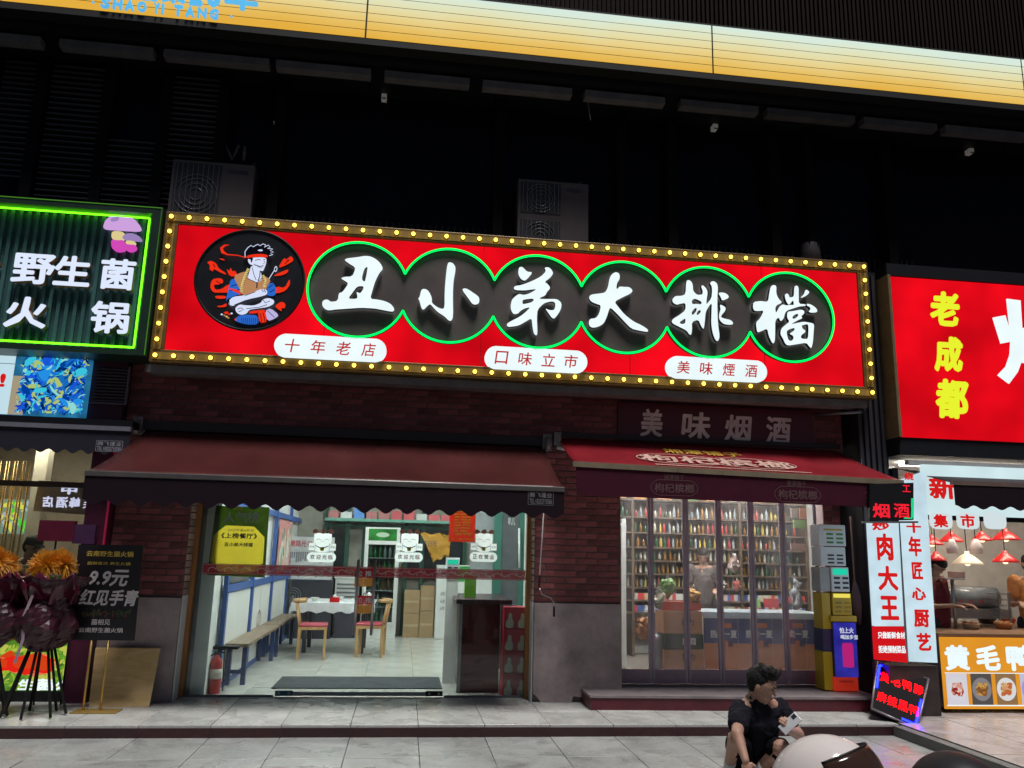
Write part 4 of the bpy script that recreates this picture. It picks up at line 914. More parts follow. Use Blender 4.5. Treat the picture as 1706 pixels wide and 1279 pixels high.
# chairs
Mcw = woodmat('honey_wood', (.38, .21, .08), (.55, .34, .15), .4, (8, 8, 1)); Mseat = mat('red_vinyl_seat', (.42, .04, .07), .4)
ch = local_thing('chair', 'honey wood chair with a red seat facing right at the left of the table', 'chair', 'wooden dining chairs')
for x, y, h, dx in ((-.19, -.18, .44, 0), (-.19, .18, .44, 0), (.17, -.18, .44, 0), (.17, .18, .44, 0)):
    MB().hexa([(x-.018, y-.018, 0), (x+.018, y-.018, 0), (x+.018, y+.018, 0), (x-.018, y+.018, 0), (x-.02, y-.02, h), (x+.02, y-.02, h), (x+.02, y+.02, h), (x-.02, y+.02, h)]).build('leg', Mcw, ch)
bx(-.21, .19, -.20, .20, .40, .4395).build('seat_frame', Mcw, ch); bx(-.19, .20, -.205, .205, .44, .475).build('seat', Mseat, ch, bevel=.012)
for y in (-.18, .18): MB().tube([(-.19, y, .44), (-.22, y, .6), (-.25, y, .76)], .018).build('back_post', Mcw, ch)
MB().tube([(-.12, -.21, .80), (-.22, -.19, .79), (-.27, -.1, .785), (-.285, 0, .785), (-.27, .1, .785), (-.22, .19, .79), (-.12, .21, .80)], [.022, .026, .03, .032, .03, .026, .022]).build('curved_backrest', Mcw, ch)
c2 = copy_tree(ch); c2['label'] = 'honey wood chair with a red seat turned away behind the right door handle'
ch.location = (-1.22, 3.12, 0); ch.rotation_euler.z = .08
c2.location = (-.42, 3.75-.35, 0); c2.rotation_euler.z = math.pi-.1
# drinks fridges
def fridge(x0, x1, y, h, label, head=True, col=None):
    t = thing('drinks_fridge', ((x0+x1)/2, y, 0), label, 'fridge')
    bx(x0, x0+.05, y, y+.55, 0, h).build('side_panel', M_white, t); bx(x1-.05, x1, y, y+.55, 0, h).build('side_panel', M_white, t)
    bx(x0+.05, x1-.05, y+.5, y+.55, 0, h).build('back_panel', mat('fridge_back', (.2, .22, .24), .5), t)
    bx(x0+.05, x1-.05, y, y+.5, 0, .22).build('plinth', M_white, t)
    if head:
        bx(x0+.05, x1-.05, y, y+.5, h-.27, h).build('header_box', M_white, t); fh = F(y-.001)
        MB().rect(fh, x0+.06, x1-.06, h-.24, h-.03, 0, .006).build('lit_header', emit('green_header', (.05, .28, .06), .9, .4, 4), t)
        MB().poly(fh, [((x0+x1)/2+.12*math.cos(a*math.pi/8), h-.135+.045*math.sin(a*math.pi/8)) for a in range(16)], .007, .009).build('header_logo', emit('header_logo', (.6, .85, .6), .8), t)
    n = 5; top = h-(.27 if head else .05)
    for k in range(1, n): z = .22+(top-.22)*k/n; bx(x0+.05, x1-.05, y+.05, y+.48, z, z+.012).build('shelf', M_white, t)
    dr = bx(x0+.05, x1-.05, y-.03, y-.022, .24, top-.01).build('door_glass', glassmat('fridge_glass', (.8, .88, .88), 1), t)
    for a, b, c, d in ((x0+.03, x0+.07, .22, top), (x1-.07, x1-.03, .22, top), (x0+.07, x1-.07, .22, .26), (x0+.07, x1-.07, top-.04, top)): bx(a, b, y-.035, y-.001, c, d).build('door_frame', M_white, t)
    return t, n, top
def nth(n): return {1: '1st', 2: '2nd', 3: '3rd'}.get(n if n < 4 else n % 10 if n > 20 else 0, '').replace('1st', '%dst' % n).replace('2nd', '%dnd' % n).replace('3rd', '%drd' % n) or '%dth' % n
BOT = {}
def bottle_mesh(kind, col):
    if (kind, col) in BOT: return BOT[(kind, col)]
    m = mat('bottle_%s_%d' % (kind, len(BOT)), col, .15, var=.05)
    prof = {'tall': [(.032, 0), (.034, .01), (.034, .17), (.014, .22), (.012, .27), (.014, .275)], 'short': [(.036, 0), (.036, .11), (.018, .15), (.018, .17)], 'can': [(.028, 0), (.032, .008), (.032, .11), (.028, .12)]}[kind]
    BOT[(kind, col)] = MB().lathe((0, 0, 0), prof, 8).mesh('bottle', Vector((0, 0, 0)), [m]); return BOT[(kind, col)]
def bottle(kind, col, loc, label, group, s=1.):
    o = bpy.data.objects.new('bottle' if kind != 'can' else 'drink_can', bottle_mesh(kind, col)); COL.objects.link(o); o.location = loc; o.scale = (s, s, s)
    return tag(o, label, 'bottle' if kind != 'can' else 'can', group)
fd, n, top = fridge(-.70, -.07, 6.0, 1.93, 'tall white glass-door drinks fridge with a green lit header')
cols = [((.05, .3, .08), 'green'), ((.5, .5, .48), 'clear'), ((.03, .10, .04), 'dark green'), ((.25, .10, .03), 'brown')]
rg = random.Random(9)
for k in range(n):
    z = .22+(top-.22)*k/n+.0125
    for j in range(6):
        c, nm = cols[(k+j//3) % 4]; bottle('tall', c, (-.60+j*.09, 6.12, z), '%s bottle, %s from the left on the %s shelf of the tall drinks fridge' % (nm, nth(j+1), ['lowest', 'second', 'middle', 'fourth', 'top'][k]), 'bottles in the tall drinks fridge', .85)
# white chest cabinet left of handle
t = thing('kitchen_cabinet', (-1.15, 5.9, 0), 'white metal cabinet with slatted front left of the drinks fridge', 'cabinet')
bx(-1.16, -.76, 5.75, 6.3, .45, 1.02).build('body', M_white, t); bx(-1.18, -.74, 5.72, 6.32, 1.02, 1.06).build('lid', M_white, t); bx(-1.14, -.78, 5.78, 6.28, 0, .449).build('base_cupboard', mat('dark_cupboard', (.05, .045, .07), .5), t)
for k in range(7): bx(-1.13, -.79, 5.735, 5.749, .48+k*.07, .51+k*.07).build('slat', M_alu, t)
t = thing('dark_sideboard', (-1.5, 5.6, 0), 'dark grey sideboard under the menu board with a standing fan grille', 'sideboard')
bx(-1.9, -1.19, 5.62, 6.1, 0, .98).build('body', mat('sideboard_dark', (.035, .035, .05), .5), t); bx(-1.9, -1.19, 5.60, 5.619, .50, .53).build('rail', M_alu, t)
c_ = F(5.55).at(488, 992)
for rr in (.05, .09, .13): MB().tube([F(5.55).P(c_[0]+rr*math.cos(j*math.pi/10), c_[1]+rr*math.sin(j*math.pi/10)) for j in range(20)], .006, 5, closed=True).build('fan_ring', M_alu, t)
MB().tube([(c_[0], 5.57, c_[1]), (c_[0], 5.57, .0)], .02).build('fan_pole', M_alu, t)
# green framed kitchen opening at the back
Mgreen = mat('dark_green_paint', (.012, .07, .05), .45)
kd = thing('kitchen_screen', (-.9, 6.4, 0), 'dark green framed kitchen screen across the back of the restaurant', 'partition')
for px in (573, 610, 700, 716): p = fm.at(px, 900)[0]
for x in (-1.45, -1.05, -.74, .04, .35, 1.15): bx(x-.035, x+.035, 6.42, 6.5, 0, 2.4).build('post', Mgreen, kd)
for z in (1.05, 1.95): bx(-1.48, 1.18, 6.421, 6.499, z-.03, z+.03).build('rail', Mgreen, kd)
bx(-1.41, -1.09, 6.47, 6.48, 1.08, 1.92).build('pane', mat('dark_pane', (.02, .025, .03), .2), kd); bx(.08, .31, 6.47, 6.48, 1.08, 1.92).build('pane', MATS['dark_pane'], kd)
bx(.39, 1.11, 6.47, 6.48, 1.08, 1.92).build('pane', MATS['dark_pane'], kd)
bx(-1.45, 1.15, 6.1, 6.5, 2.03, 2.08).build('shelf_board', mat('teal_shelf', (.12, .30, .24), .5), kd)
rg = random.Random(12)
for k in range(11):
    x = -1.4+k*.23; c = rg.choice([((.1, .25, .6), 'blue'), ((.55, .1, .12), 'red'), ((.55, .55, .55), 'white'), ((.4, .15, .15), 'dull red')])
    o = bx(x, x+.19, 6.15, 6.35, 2.082, 2.082+rg.uniform(.1, .2)).build('storage_box', mat('box_'+c[1].replace(' ', '_'), c[0], .6)); tag(o, '%s carton, %s from the left on the teal shelf in the restaurant' % (c[1], nth(k+1)), 'box', 'cartons on the teal shelf')
# cardboard boxes near the cabinets
Mcard = mat('cardboard', (.36, .24, .13), .8, var=.1)
for k, (x0, x1, z0, z1) in enumerate(((.06, .34, 0, .42), (.06, .34, .425, .82), (.35, .60, 0, .46), (.35, .60, .465, .9))):
    o = bx(x0, x1, 6.0, 6.3, z0, z1).build('cardboard_box', Mcard, bevel=.004)
    tag(o, ['lower left cardboard box right of the drinks fridge', 'upper left cardboard box right of the drinks fridge', 'lower right cardboard box beside the white air conditioner', 'upper right cardboard box beside the white air conditioner'][k], 'box', 'stacked cardboard boxes')
    MB().rect(F(5.999), x0+.01, x1-.01, (z0+z1)/2-.02, (z0+z1)/2+.02, 0, .001).build('tape', mat('tape', (.45, .34, .2), .3), o)
# white air conditioner cabinets with prints
for k, (x0, x1, lab) in enumerate(((.62, .93, 'tall white cabinet with faint dark print left of the green-topped one'), (.95, 1.28, 'tall white cabinet with green printed top behind the counter'), (1.30, 1.62, 'plain tall pale cabinet hidden partly by the dark red counter'))):
    t = thing('tall_cabinet', ((x0+x1)/2, 5.9, 0), lab, 'cabinet', 'tall white cabinets')
    bx(x0, x1, 5.8, 6.2, 0, 1.28).build('body', M_white, t, bevel=.008); fk = F(5.799)
    if k == 1:
        MB().rect(fk, x0+.005, x1-.005, 1.0, 1.27, 0, .002).build('green_print', mat('bright_green', (.03, .3, .06), .5), t); text('SALAGE', fk, x0+.05, x1-.05, .55, .61, mat('green_ink', (.05, .35, .12), .5), t)
    if k == 0:
        for z in (1.1, .75, .62, .5): text('品质保证', fk, x0+.08, x1-.08, z, z+.06, Mink, t)
# hanging orange bag banner
t = thing('orange_banner', (.6, 6.0, 1.5), 'crumpled orange plastic banner hanging right of the second cat sticker', 'banner')
mb = MB(); rg = random.Random(4); A, B, Cc, D = [F(5.9).P(*F(5.9).at(*p)) for p in ((700, 888), (752, 890), (748, 925), (722, 935))]
slab(mb, [A, B, Cc, D], 8, 8, .004, lambda a, b: .02*math.sin(a*13+b*5)); 
for v in mb.v: v.y += .05*noise.noise(v*9)
mb.build('sheet', thin('orange_plastic', (.7, .38, .06), .4, .35), t)
textpx('吉日旺', F(5.83), (705, 900), (728, 910), Mink, t)
# red menu poster hanging by glass
t = thing('red_menu', (.7, .3, 1.9), 'red menu poster with yellow lines hanging behind the right door pane', 'poster')
fr4 = F(.25); q = rectpx(fr4, (750, 835), (791, 903)); MB().film(fr4, [(q[0], q[2]), (q[1], q[2]), (q[1], q[3]), (q[0], q[3])], 0).build('sheet', thin('menu_red', (.62, .025, .010), .45), t)
mb = MB(); rg = random.Random(8)
for k in range(10):
    y = 846+k*4.6; a = rg.randint(756, 758); b = a+rg.randint(7, 11); mb.rect(fr4, *rectpx(fr4, (a, y), (b, y+2.4)), .0005, .001); mb.rect(fr4, *rectpx(fr4, (b+3, y), (b+3+rg.randint(9, 17), y+2.4)), .0005, .001)
tag(mb.build('menu_lines', mat('menu_yellow', (.75, .52, .03), .5), t), kind='stuff')
textpx('大份炒饭 免费加面', fr4, (757, 888), (785, 892), MATS['menu_yellow'], t); textpx('丑小弟大排档', fr4, (752, 896), (788, 900), MATS['menu_yellow'], t)
# green glass door frame on the right behind the counter
t = thing('inner_glass_door', (1.3, 1.2, 0), 'teal framed inner glass door with a white vertical handle', 'door')
fd2 = F(2.2)
for px0, px1 in ((824, 834), (866, 872)):
    u0, u1, _, _ = rectpx(fd2, (px0, 850), (px1, 960)); bx(u0, u1, 2.18, 2.23, 0, 2.9).build('frame_post', mat('teal_frame', (.03, .13, .10), .5), t)
u0, u1, _, _ = rectpx(fd2, (834, 850), (866, 960)); bx(u0, u1, 2.2, 2.21, 0, 2.9).build('glass', mat('grey_glass', (.09, .10, .11), .15), t)
a = fd2.at(864, 880); b = fd2.at(864, 946); MB().tube([(a[0], 2.14, a[1]), (b[0], 2.14, b[1])], .014).build('handle', M_white, t)
textpx('叭儿', F(2.19), (847, 862), (858, 875), M_white, t, depth=.001)
bx(.93, 1.30, 2.36, 2.38, 1.2, 2.9).build('side_panel', mat('grey_board', (.25, .27, .28), .5), t)
# charger on small white pillar, lunch box
def charger(t, x0, x1, y, z0, z1, lcd=True):
    bx(x0, x1, y, y+.16, z0, z1).build('unit', mat('charger_white', (.66, .69, .72), .4, var=.04), t, bevel=.006); f_ = F(y-.001); h = z1-z0; w_ = x1-x0
    if lcd: MB().rect(f_, x0+.1*w_, x1-.1*w_, z1-.35*h, z1-.1*h, 0, .002).build('screen', emit('lcd_green', (.02, .75, .48), .8), t)
    for r in range(3):
        for c in range(2):
            a = x0+w_*(.12+.44*c); z = z0+h*(.12+.16*r)*(1 if lcd else 1.3); MB().rect(f_, a, a+w_*.32, z, z+.07*h, 0, .002).build('slot', mat('slot_black', (.03, .03, .035), .5), t)
t = thing('power_bank_station', (.55, .9, 0), 'white phone charger station with green screen inside the restaurant', 'charger')
f5 = F(.9); u0, u1, v0, v1 = rectpx(f5, (744, 929), (765, 960)); bx(u0+.01, u1-.01, .92, 1.05, 0, v0-.001).build('column', M_white, t); charger(t, u0, u1, .9, v0, v1)
t = thing('lime_box', (1.0, .6, 1.0), 'bright green box standing on the dark red counter', 'box')
f5 = F(.6); u0, u1, v0, v1 = rectpx(f5, (775, 958), (793, 988)); bx(u0, u1, .6, .7, 1.012, v1).build('body', mat('lime', (.15, .45, .03), .4), t); bx(u0-.005, u1+.005, .595, .705, v1, v1+.03).build('lid', M_white, t)
# reception counter
ct = thing('reception_counter', (.9, .4, 0), 'dark red lacquered counter with overhanging top inside the right pane', 'counter')
Mlac = mat('dark_red_lacquer', (.075, .008, .012), .3, var=.25, scale=4, spec=.25)
bx(.70, 1.13, .30, 1.4, 0, .955).build('body', Mlac, ct); bx(.62, 1.26, .22, 1.5, .956, 1.01).build('top', mat('counter_top', (.05, .02, .03), .25), ct, bevel=.01)
bx(.66, .699, .28, .32, 0, .955).build('corner_post', M_alu, ct)
for k in range(4):
    t = thing('red_carton', (1.3, .3, .24*k), 'red drinks carton with a figure print, %s of its stack' % ['bottom', 'second lowest', 'second highest', 'top'][k], 'carton', 'red cartons stacked beside the counter')
    z = .236*k; bx(1.145, 1.395, .06, .36, z+.001, z+.233).build('box', mat('carton_red', (.34, .012, .03), .45, rnd=.15), t, bevel=.004); f6 = F(.059)
    for cx in (1.215, 1.355):
        MB().poly(f6, chaikin([(cx-.05, z+.01), (cx-.05, z+.08), (cx-.02, z+.11), (cx-.022, z+.14), (cx-.012, z+.17), (cx+.012, z+.17), (cx+.022, z+.14), (cx+.02, z+.11), (cx+.038, z+.08), (cx+.038, z+.01)]), 0, .001).build('figure_print', mat('carton_print', (.45, .45, .38), .5), t)

# ================================================================== LIQUOR SHOP (folding glass doors on a red plinth)
plh = thing('doorstep', (3.6, -.5, 0), 'raised dark red step in front of the folding glass doors', 'step')
Mps = mat('red_step', (.085, .010, .018), .45, var=.25, scale=6)
pA = [(1.96, -.70), (5.05, -.80), (5.05, .0), (2.41, .0), (2.41, -.24), (2.05, -.24)]
fz = Fr((0, 0, 0), (1, 0, 0), (0, 1, 0))
MB().poly(fz, [(1.955, -.715), (5.06, -.80), (5.06, .2), (2.40, .2), (2.40, -.30), (1.955, -.30)], .001, .118).build('base', Mps, plh)
MB().poly(fz, [(1.945, -.725), (5.07, -.812), (5.07, .2), (2.40, .2), (2.40, -.29), (1.945, -.29)], .119, .142).build('stone_top', mat('grey_step_stone', (.20, .17, .175), .5, var=.25), plh)
fld = thing('folding_doors', (3.6, -.1, .14), 'row of six folding glass doors with mauve frames of the liquor shop', 'folding door')
Mmv = mat('mauve_metal', (.40, .32, .38), .4, .2); YD = -.10
fdr = F(YD)
edges = [fdr.at(px, 1120)[0] for px in (1026, 1086, 1146, 1203, 1259, 1313, 1372)]
Mfog = glassmat('smeared_glass', (.92, .95, .94), 1.0, .08, (.75, .72, .75))
for i in range(6):
    a, b = edges[i]+.004, edges[i+1]-.004; z0, z1 = .165, 2.74
    bx(a, a+.028, YD-.02, YD+.02, z0, z1).build('stile', Mmv, fld); bx(b-.028, b, YD-.02, YD+.02, z0, z1).build('stile', Mmv, fld)
    bx(a+.028, b-.028, YD-.018, YD+.018, z0, z0+.15).build('kick_panel', mat('mauve_panel', (.36, .25, .31), .45, .1), fld)
    bx(a+.028, b-.028, YD-.004, YD+.004, z0+.15, z1).build('glass', Mfog, fld)
bx(edges[0], edges[6], YD-.05, YD+.05, .143, .158).build('track', M_alu, fld)
S2B = 2.9
struct(bx(XP, 6.0, .06, S2B, .02, .135), 'liquor_shop_floor', mat('dull_floor', (.25, .22, .2), .5))
struct(bx(XP-.0+.01, 6.1, S2B, S2B+.1, .02, 3.0), 'liquor_shop_wall', mat('shop_wall', (.50, .49, .48), .7))
struct(bx(1.86, XP+.0, .01, S2B, 0, 3.0), 'liquor_shop_wall', MATS['shop_wall'])
struct(bx(6.0, 6.1, .31, S2B, .0, 3.0), 'liquor_shop_wall', MATS['shop_wall'])
struct(bx(1.86, 6.1, .02, S2B+.1, 3.0, 3.08), 'liquor_shop_ceiling', M_white)
for k, (x, y) in enumerate(((2.9, 1.2), (4.1, 1.2), (5.2, 1.6))):
    t = thing('tube_light', (x, y, 3.0), 'white tube light on the liquor shop ceiling, %s' % ['leftmost', 'middle', 'rightmost'][k], 'ceiling light', 'tube lights of the liquor shop')
    bx(x-.5, x+.5, y-.05, y+.05, 2.95, 2.998).build('housing', M_white, t)
    MB().tube([(x-.48, y, 2.93), (x+.48, y, 2.93)], .02).build('tube', emit('shop_tube', (1, .93, .85), 170.), t)
for k, x in enumerate((3.1, 4.5)):  # strips out of view, added to brighten goods behind the doors
    t = thing('fill_strip', (x, .35, 3.0), 'strip light on the liquor shop ceiling just inside the doors, %s' % ['left', 'right'][k], 'ceiling light')
    bx(x-.62, x+.62, .28, .44, 2.965, 2.999).build('housing', M_white, t); bx(x-.6, x+.6, .30, .42, 2.945, 2.964).build('tube', emit('shop_fill_strip', (1, .97, .94), 85.), t)
# wall shelves with bottles and packets
shf = thing('liquor_shelves', (3.8, 2.6, .14), 'wall of dark shelves behind the folding doors of the liquor shop', 'shelf')
Mshelf = woodmat('shelf_wood', (.07, .045, .03), (.14, .09, .06), .5)
levels = [.75, .92, 1.10, 1.29, 1.48, 1.67, 1.88, 2.10, 2.36]
for z in levels: bx(2.5, 5.95, 2.45, 2.88, z-.025, z).build('shelf_board', Mshelf, shf)
for x in (2.48, 3.3, 4.12, 4.94, 5.97): bx(x-.018, x+.018, 2.44, 2.89, .14, 2.6).build('upright', Mshelf, shf)
rg = random.Random(21)
pal = [((.02, .10, .04), 'dark green'), ((.30, .14, .03), 'amber'), ((.55, .52, .45), 'clear'), ((.45, .05, .05), 'red'), ((.55, .40, .08), 'golden'), ((.35, .40, .45), 'pale')]
lvl = ['lowest', 'second', 'third', 'fourth', 'fifth', 'sixth', 'seventh', 'eighth', 'top']
for li, z in enumerate(levels[2:8]):
    x = 2.55
    bn = 0
    while x < 5.9:
        bn += 1; c, nm = rg.choice(pal[:3] if li in (1, 2) else pal)
        if abs((x-2.48) % .82) > .06: bottle(rg.choice(('tall', 'tall', 'short')), c, (x, 2.56, z+.001), '%s bottle, %s from the left on the %s shelf of the liquor shop' % (nm, nth(bn), lvl[li+2]), 'bottles on the liquor shelves', rg.uniform(.52, .62))
        x += rg.uniform(.058, .085)
pk = [((.55, .05, .05), 'red'), ((.6, .5, .3), 'gold'), ((.55, .55, .55), 'white'), ((.05, .1, .3), 'blue')]
pmesh = {}
for c, nm in pk:
    pmesh[nm] = bx(-.028, .028, -.012, .012, 0, .088).mesh('cigarette_pack', Vector((0, 0, 0)), [mat('pack_'+nm, c, .5)])
for li, z in enumerate(levels[:2]):
    for k in range(50):
        x = 3.35+k*.052
        if x > 5.9: break
        c, nm = rg.choice(pk); o = bpy.data.objects.new('cigarette_pack', pmesh[nm]); COL.objects.link(o); o.location = (x+.0, 2.50, z+.001)
        tag(o, '%s cigarette pack, %s from the left on the %s shelf' % (nm, nth(k+1), lvl[li]), 'packet', 'cigarette packs on the shelves')
for k in range(9):
    x = 2.6+k*.37; c, nm = rg.choice([((.12, .28, .55), 'blue'), ((.6, .25, .08), 'orange'), ((.5, .52, .5), 'white'), ((.15, .4, .1), 'green'), ((.6, .1, .1), 'red')])
    o = bx(x, x+rg.uniform(.18, .3), 2.52, 2.8, 2.362, 2.362+rg.uniform(.2, .4)).build('gift_box', mat('gift_'+nm, c, .45)); tag(o, '%s gift box, %s from the left on the top liquor shelf' % (nm, nth(k+1)), 'box', 'gift boxes on the top shelf')
# tall fridge at the left inside
f7, n7, top7 = fridge(2.42, 2.80, 1.0, 2.0, 'narrow white display fridge behind the first folding door', head=False)
for k in range(n7):
    for j in range(3):
        c, nm = pal[(k*2+j) % 6]; bottle('tall', c, (2.50+j*.1, 1.15, .22+(top7-.22)*k/n7+.0125), '%s bottle, %s from the left on the %s shelf of the narrow display fridge' % (nm, nth(j+1), ['lowest', 'second', 'middle', 'fourth', 'top'][k]), 'bottles in the display fridge', .8)
# cartons stacked behind doors 2-3
for k, (px0, px1, py0, py1, c, s, nm) in enumerate(((1105, 1170, 1018, 1056, (.50, .24, .12), '喜力', 'orange beer carton at the top of the stack behind the second door'), (1108, 1172, 1056, 1082, (.03, .05, .035), '國', 'black carton in the middle of the stack behind the second door'), (1106, 1172, 1082, 1108, (.48, .23, .11), '喜力', 'orange beer carton at the bottom of the stack behind the second door'))):
    f8 = F(.35); u0, u1, v0, v1 = rectpx(f8, (px0, py0), (px1, py1)); t = thing('beer_carton', ((u0+u1)/2, .35, v0), nm, 'carton', 'stacked beer cartons')
    bx(u0, u1, .35, .65, v0+.002 if k < 2 else .137, v1-.001).build('box', mat('carton_%d' % (k % 2), c, .6), t); u = (u0+u1)/2+.06
    text(s, f8, u-.08, u+.08, (v0+v1)/2-.035, (v0+v1)/2+.045, Mink if k != 1 else M_white, t, bold=.03)
f8 = F(.4); u0, u1, v0, v1 = rectpx(f8, (1104, 1002), (1168, 1017)); t = thing('red_tray', (u0, .4, v0), 'red gift tray on top of the beer cartons', 'box'); bx(u0, u1, .4, .62, v0, v1).build('tray', mat('tray_red', (.45, .06, .03), .5), t)
def bag(px, py, w_, h_, c, label, Y=.5, cat_='bag'):
    f_ = F(Y); u, v = f_.at(px, py); t = thing('snack_bag', (u, Y, v-h_/2), label, cat_, 'bags and parcels behind the doors')
    mb = MB().ball((u, Y, v), (w_/2*.85, .07, h_/2*.85), 22, 16)
    for p in mb.v: p += Vector((noise.noise(p*14), noise.noise(p*14+Vector((5, 0, 0))), noise.noise(p*14+Vector((0, 7, 0)))))*.05 + Vector((noise.noise(p*37), noise.noise(p*33+Vector((3, 0, 0))), noise.noise(p*35+Vector((0, 0, 5)))))*.035
    mb.build('bag', mat('bag_%02x%02x%02x' % tuple(int(q*255) for q in c), c, .25, var=.45, scale=25), t)
    MB().tube([(u-.02, Y, v+h_/2-.02), (u, Y, v+h_/2+.03), (u+.02, Y, v+h_/2-.02)], .006).build('knot', M_white, t)
bag(1156, 992, .17, .2, (.55, .28, .08), 'orange mesh bag of fruit on the red gift tray', .45)
bag(1112, 980, .2, .24, (.12, .22, .06), 'green leafy parcel beside the fruit bag', .6)
bag(1098, 1000, .16, .26, (.30, .28, .2), 'pale crumpled bag left of the fruit bag', .5)
bag(1072, 1045, .2, .3, (.45, .20, .10), 'orange and green snack parcel behind the first door', .5)
bag(1202, 975, .07, .12, (.75, .75, .72), 'small white bag hanging behind the fourth door', 1.2)
bag(1228, 975, .08, .12, (.35, .08, .06), 'small red bag hanging behind the fourth door', 1.2)
bag(1325, 990, .10, .42, (.45, .46, .48), 'long clear plastic bag hanging behind the last door', .3)
bag(1222, 940, .07, .2, (.6, .45, .42), 'slanted white and red tag hanging behind the fourth door', .2)
t = thing('metal_urn', (0, 0, 0), 'grey metal canister standing left of the beer cartons', 'canister'); f8 = F(.5); u, v = f8.at(1096, 1105)
MB().lathe((u, .5, .137), [(.075, 0), (.085, .02), (.085, .42), (.07, .47), (.03, .5)], 16).build('body', M_alu, t)
# long freezer with printed front
fz_ = thing('chest_freezer', (4.0, .6, .14), 'long chest freezer with blue and orange printed front and white lettering', 'freezer')
f9 = F(.55); u0 = f9.at(1173, 1080)[0]; u1 = f9.at(1375, 1080)[0]; vt = f9.at(1250, 1020)[1]; vm = f9.at(1250, 1072)[1]
bx(u0, u1, .55, 1.15, .137, vt-.06).build('body', M_white, fz_)
bx(u0-.01, u1+.01, .53, 1.17, vt-.059, vt).build('rim', mat('pale_rim', (.45, .52, .58), .3), fz_)
f9 = F(.549)
seg = (u1-u0)/3.55
for k in range(4):
    a = u0+seg*k; b = min(a+seg-.004, u1); 
    MB().rect(f9, a, b, vm, vt-.075, 0, .002).build('blue_print', mat('freezer_blue', (.06, .075, .20), .5, var=.15), fz_); MB().rect(f9, a, b, .16, vm-.001, 0, .002).build('orange_print', mat('freezer_orange', (.50, .20, .10), .5, var=.12), fz_)
for k, px in enumerate((1183, 1242, 1302)):
    textpx('热卖一夏', f9, (px, 1049), (px+45, 1063), M_white, fz_, n0=.003, bold=.03)
    q = rectpx(f9, (px+18, 1038), (px+36, 1046)); MB().rect(f9, *q, .0025, .004).build('orange_tag', mat('tag_orange', (.6, .16, .06), .5), fz_)
    q = rectpx(f9, (px+22, 1067), (px+38, 1077)); MB().rect(f9, *q, .0025, .004).build('product_print', Mink, fz_)
    q = rectpx(f9, (px+22, 1067), (px+30, 1077)); MB().rect(f9, *q, .0045, .005).build('product_print', mat('tag_orange', (.6, .16, .06), .5), fz_)
# red display tray & colourful cards by the right end
for k, (a, b, c, nm) in enumerate((((1332, 846), (1344, 864), (.7, .30, .15), 'orange'), ((1322, 866), (1342, 880), (.25, .50, .12), 'green'), ((1318, 846), (1330, 862), (.45, .38, .32), 'beige'), ((1318, 905), (1342, 917), (.55, .30, .25), 'pink'), ((1273, 997), (1298, 1012), (.42, .05, .06), 'dark red'), ((1255, 997), (1267, 1012), (.25, .42, .15), 'lime'))):
    f8 = F(.25 if k < 4 else 1.1); q = rectpx(f8, a, b); o = MB().rect(f8, *q, -.02, 0).build('sales_card', mat('card_'+nm.replace(' ', '_'), c, .5)); tag(o, '%s sales card behind the right folding doors' % nm, 'card', 'coloured sales cards')

# ================================================================== POWER BANK TOWERS outside
tw = thing('power_bank_tower', (5.0, -.5, .142), 'stack of white and yellow phone charger units with a blue drink advert', 'charger')
fT = F(-.45)
def unit(tl, br, m, nm='unit', d=.2, y=-.45):
    f_ = F(y); u0, u1, v0, v1 = rectpx(f_, tl, br); bx(u0, u1, y, y+d, v0, v1-.002).build(nm, m, tw, bevel=.006); return u0, u1, v0, v1, F(y-.001)
Myel = mat('yellow_plastic', (.50, .36, .02), .35, var=.05)
Mcw_ = mat('charger_white', (.66, .69, .72), .4)
def slots(u0, u1, v0, v1, f_, m, rows, y0=.12, top=.7):
    for r in range(rows):
        for c in range(2):
            a = u0+(u1-u0)*(.28+.36*c); z = v0+(v1-v0)*(y0+(top-y0)*r/rows); MB().rect(f_, a, a+(u1-u0)*.25, z, z+(v1-v0)*.09, 0, .002).build('slot', m, tw)
q = unit((1363, 873), (1410, 910), Mcw_); slots(*q, mat('slot_green', (.05, .25, .06), .5), 3); MB().rect(q[4], q[0]+.06, q[1]-.04, q[2]+(q[3]-q[2])*.72, q[2]+(q[3]-q[2])*.8, 0, .002).build('stripe', Myel, tw)
q = unit((1366, 910), (1410, 943), Mcw_); slots(*q, MATS['slot_black'], 3)
q = unit((1365, 944), (1384, 985), mat('charger_side', (.38, .40, .40), .5), y=-.44)
q = unit((1384, 944), (1416, 986), Mcw_, y=-.46); slots(q[0]-.05, q[1]+.02, q[2], q[3], q[4], MATS['slot_black'], 3); MB().rect(q[4], q[0]+.02, q[1]-.02, q[2]+(q[3]-q[2])*.68, q[2]+(q[3]-q[2])*.93, 0, .002).build('screen', emit('lcd_green', (.02, .75, .48), .8), tw)
unit((1368, 987), (1386, 1048), Myel, y=-.44)
q = unit((1386, 987), (1420, 1025), Myel, y=-.46); slots(q[0]-.05, q[1]+.02, q[2], q[3], q[4], mat('slot_amber', (.35, .22, .01), .5), 3); MB().rect(q[4], q[0]+.015, q[1]-.015, q[2]+(q[3]-q[2])*.78, q[2]+(q[3]-q[2])*.95, 0, .002).build('screen', emit('lcd_yellow', (.95, .8, .12), .9), tw)
unit((1370, 1048), (1388, 1085), mat('navy_plastic', (.02, .04, .12), .4), y=-.44); unit((1371, 1085), (1390, 1150), Myel, y=-.44)
unit((1384, 1025), (1428, 1036), Myel, y=-.47)
q = unit((1387, 1036), (1431, 1128), mat('advert_edge', (.05, .05, .2), .4), y=-.47)
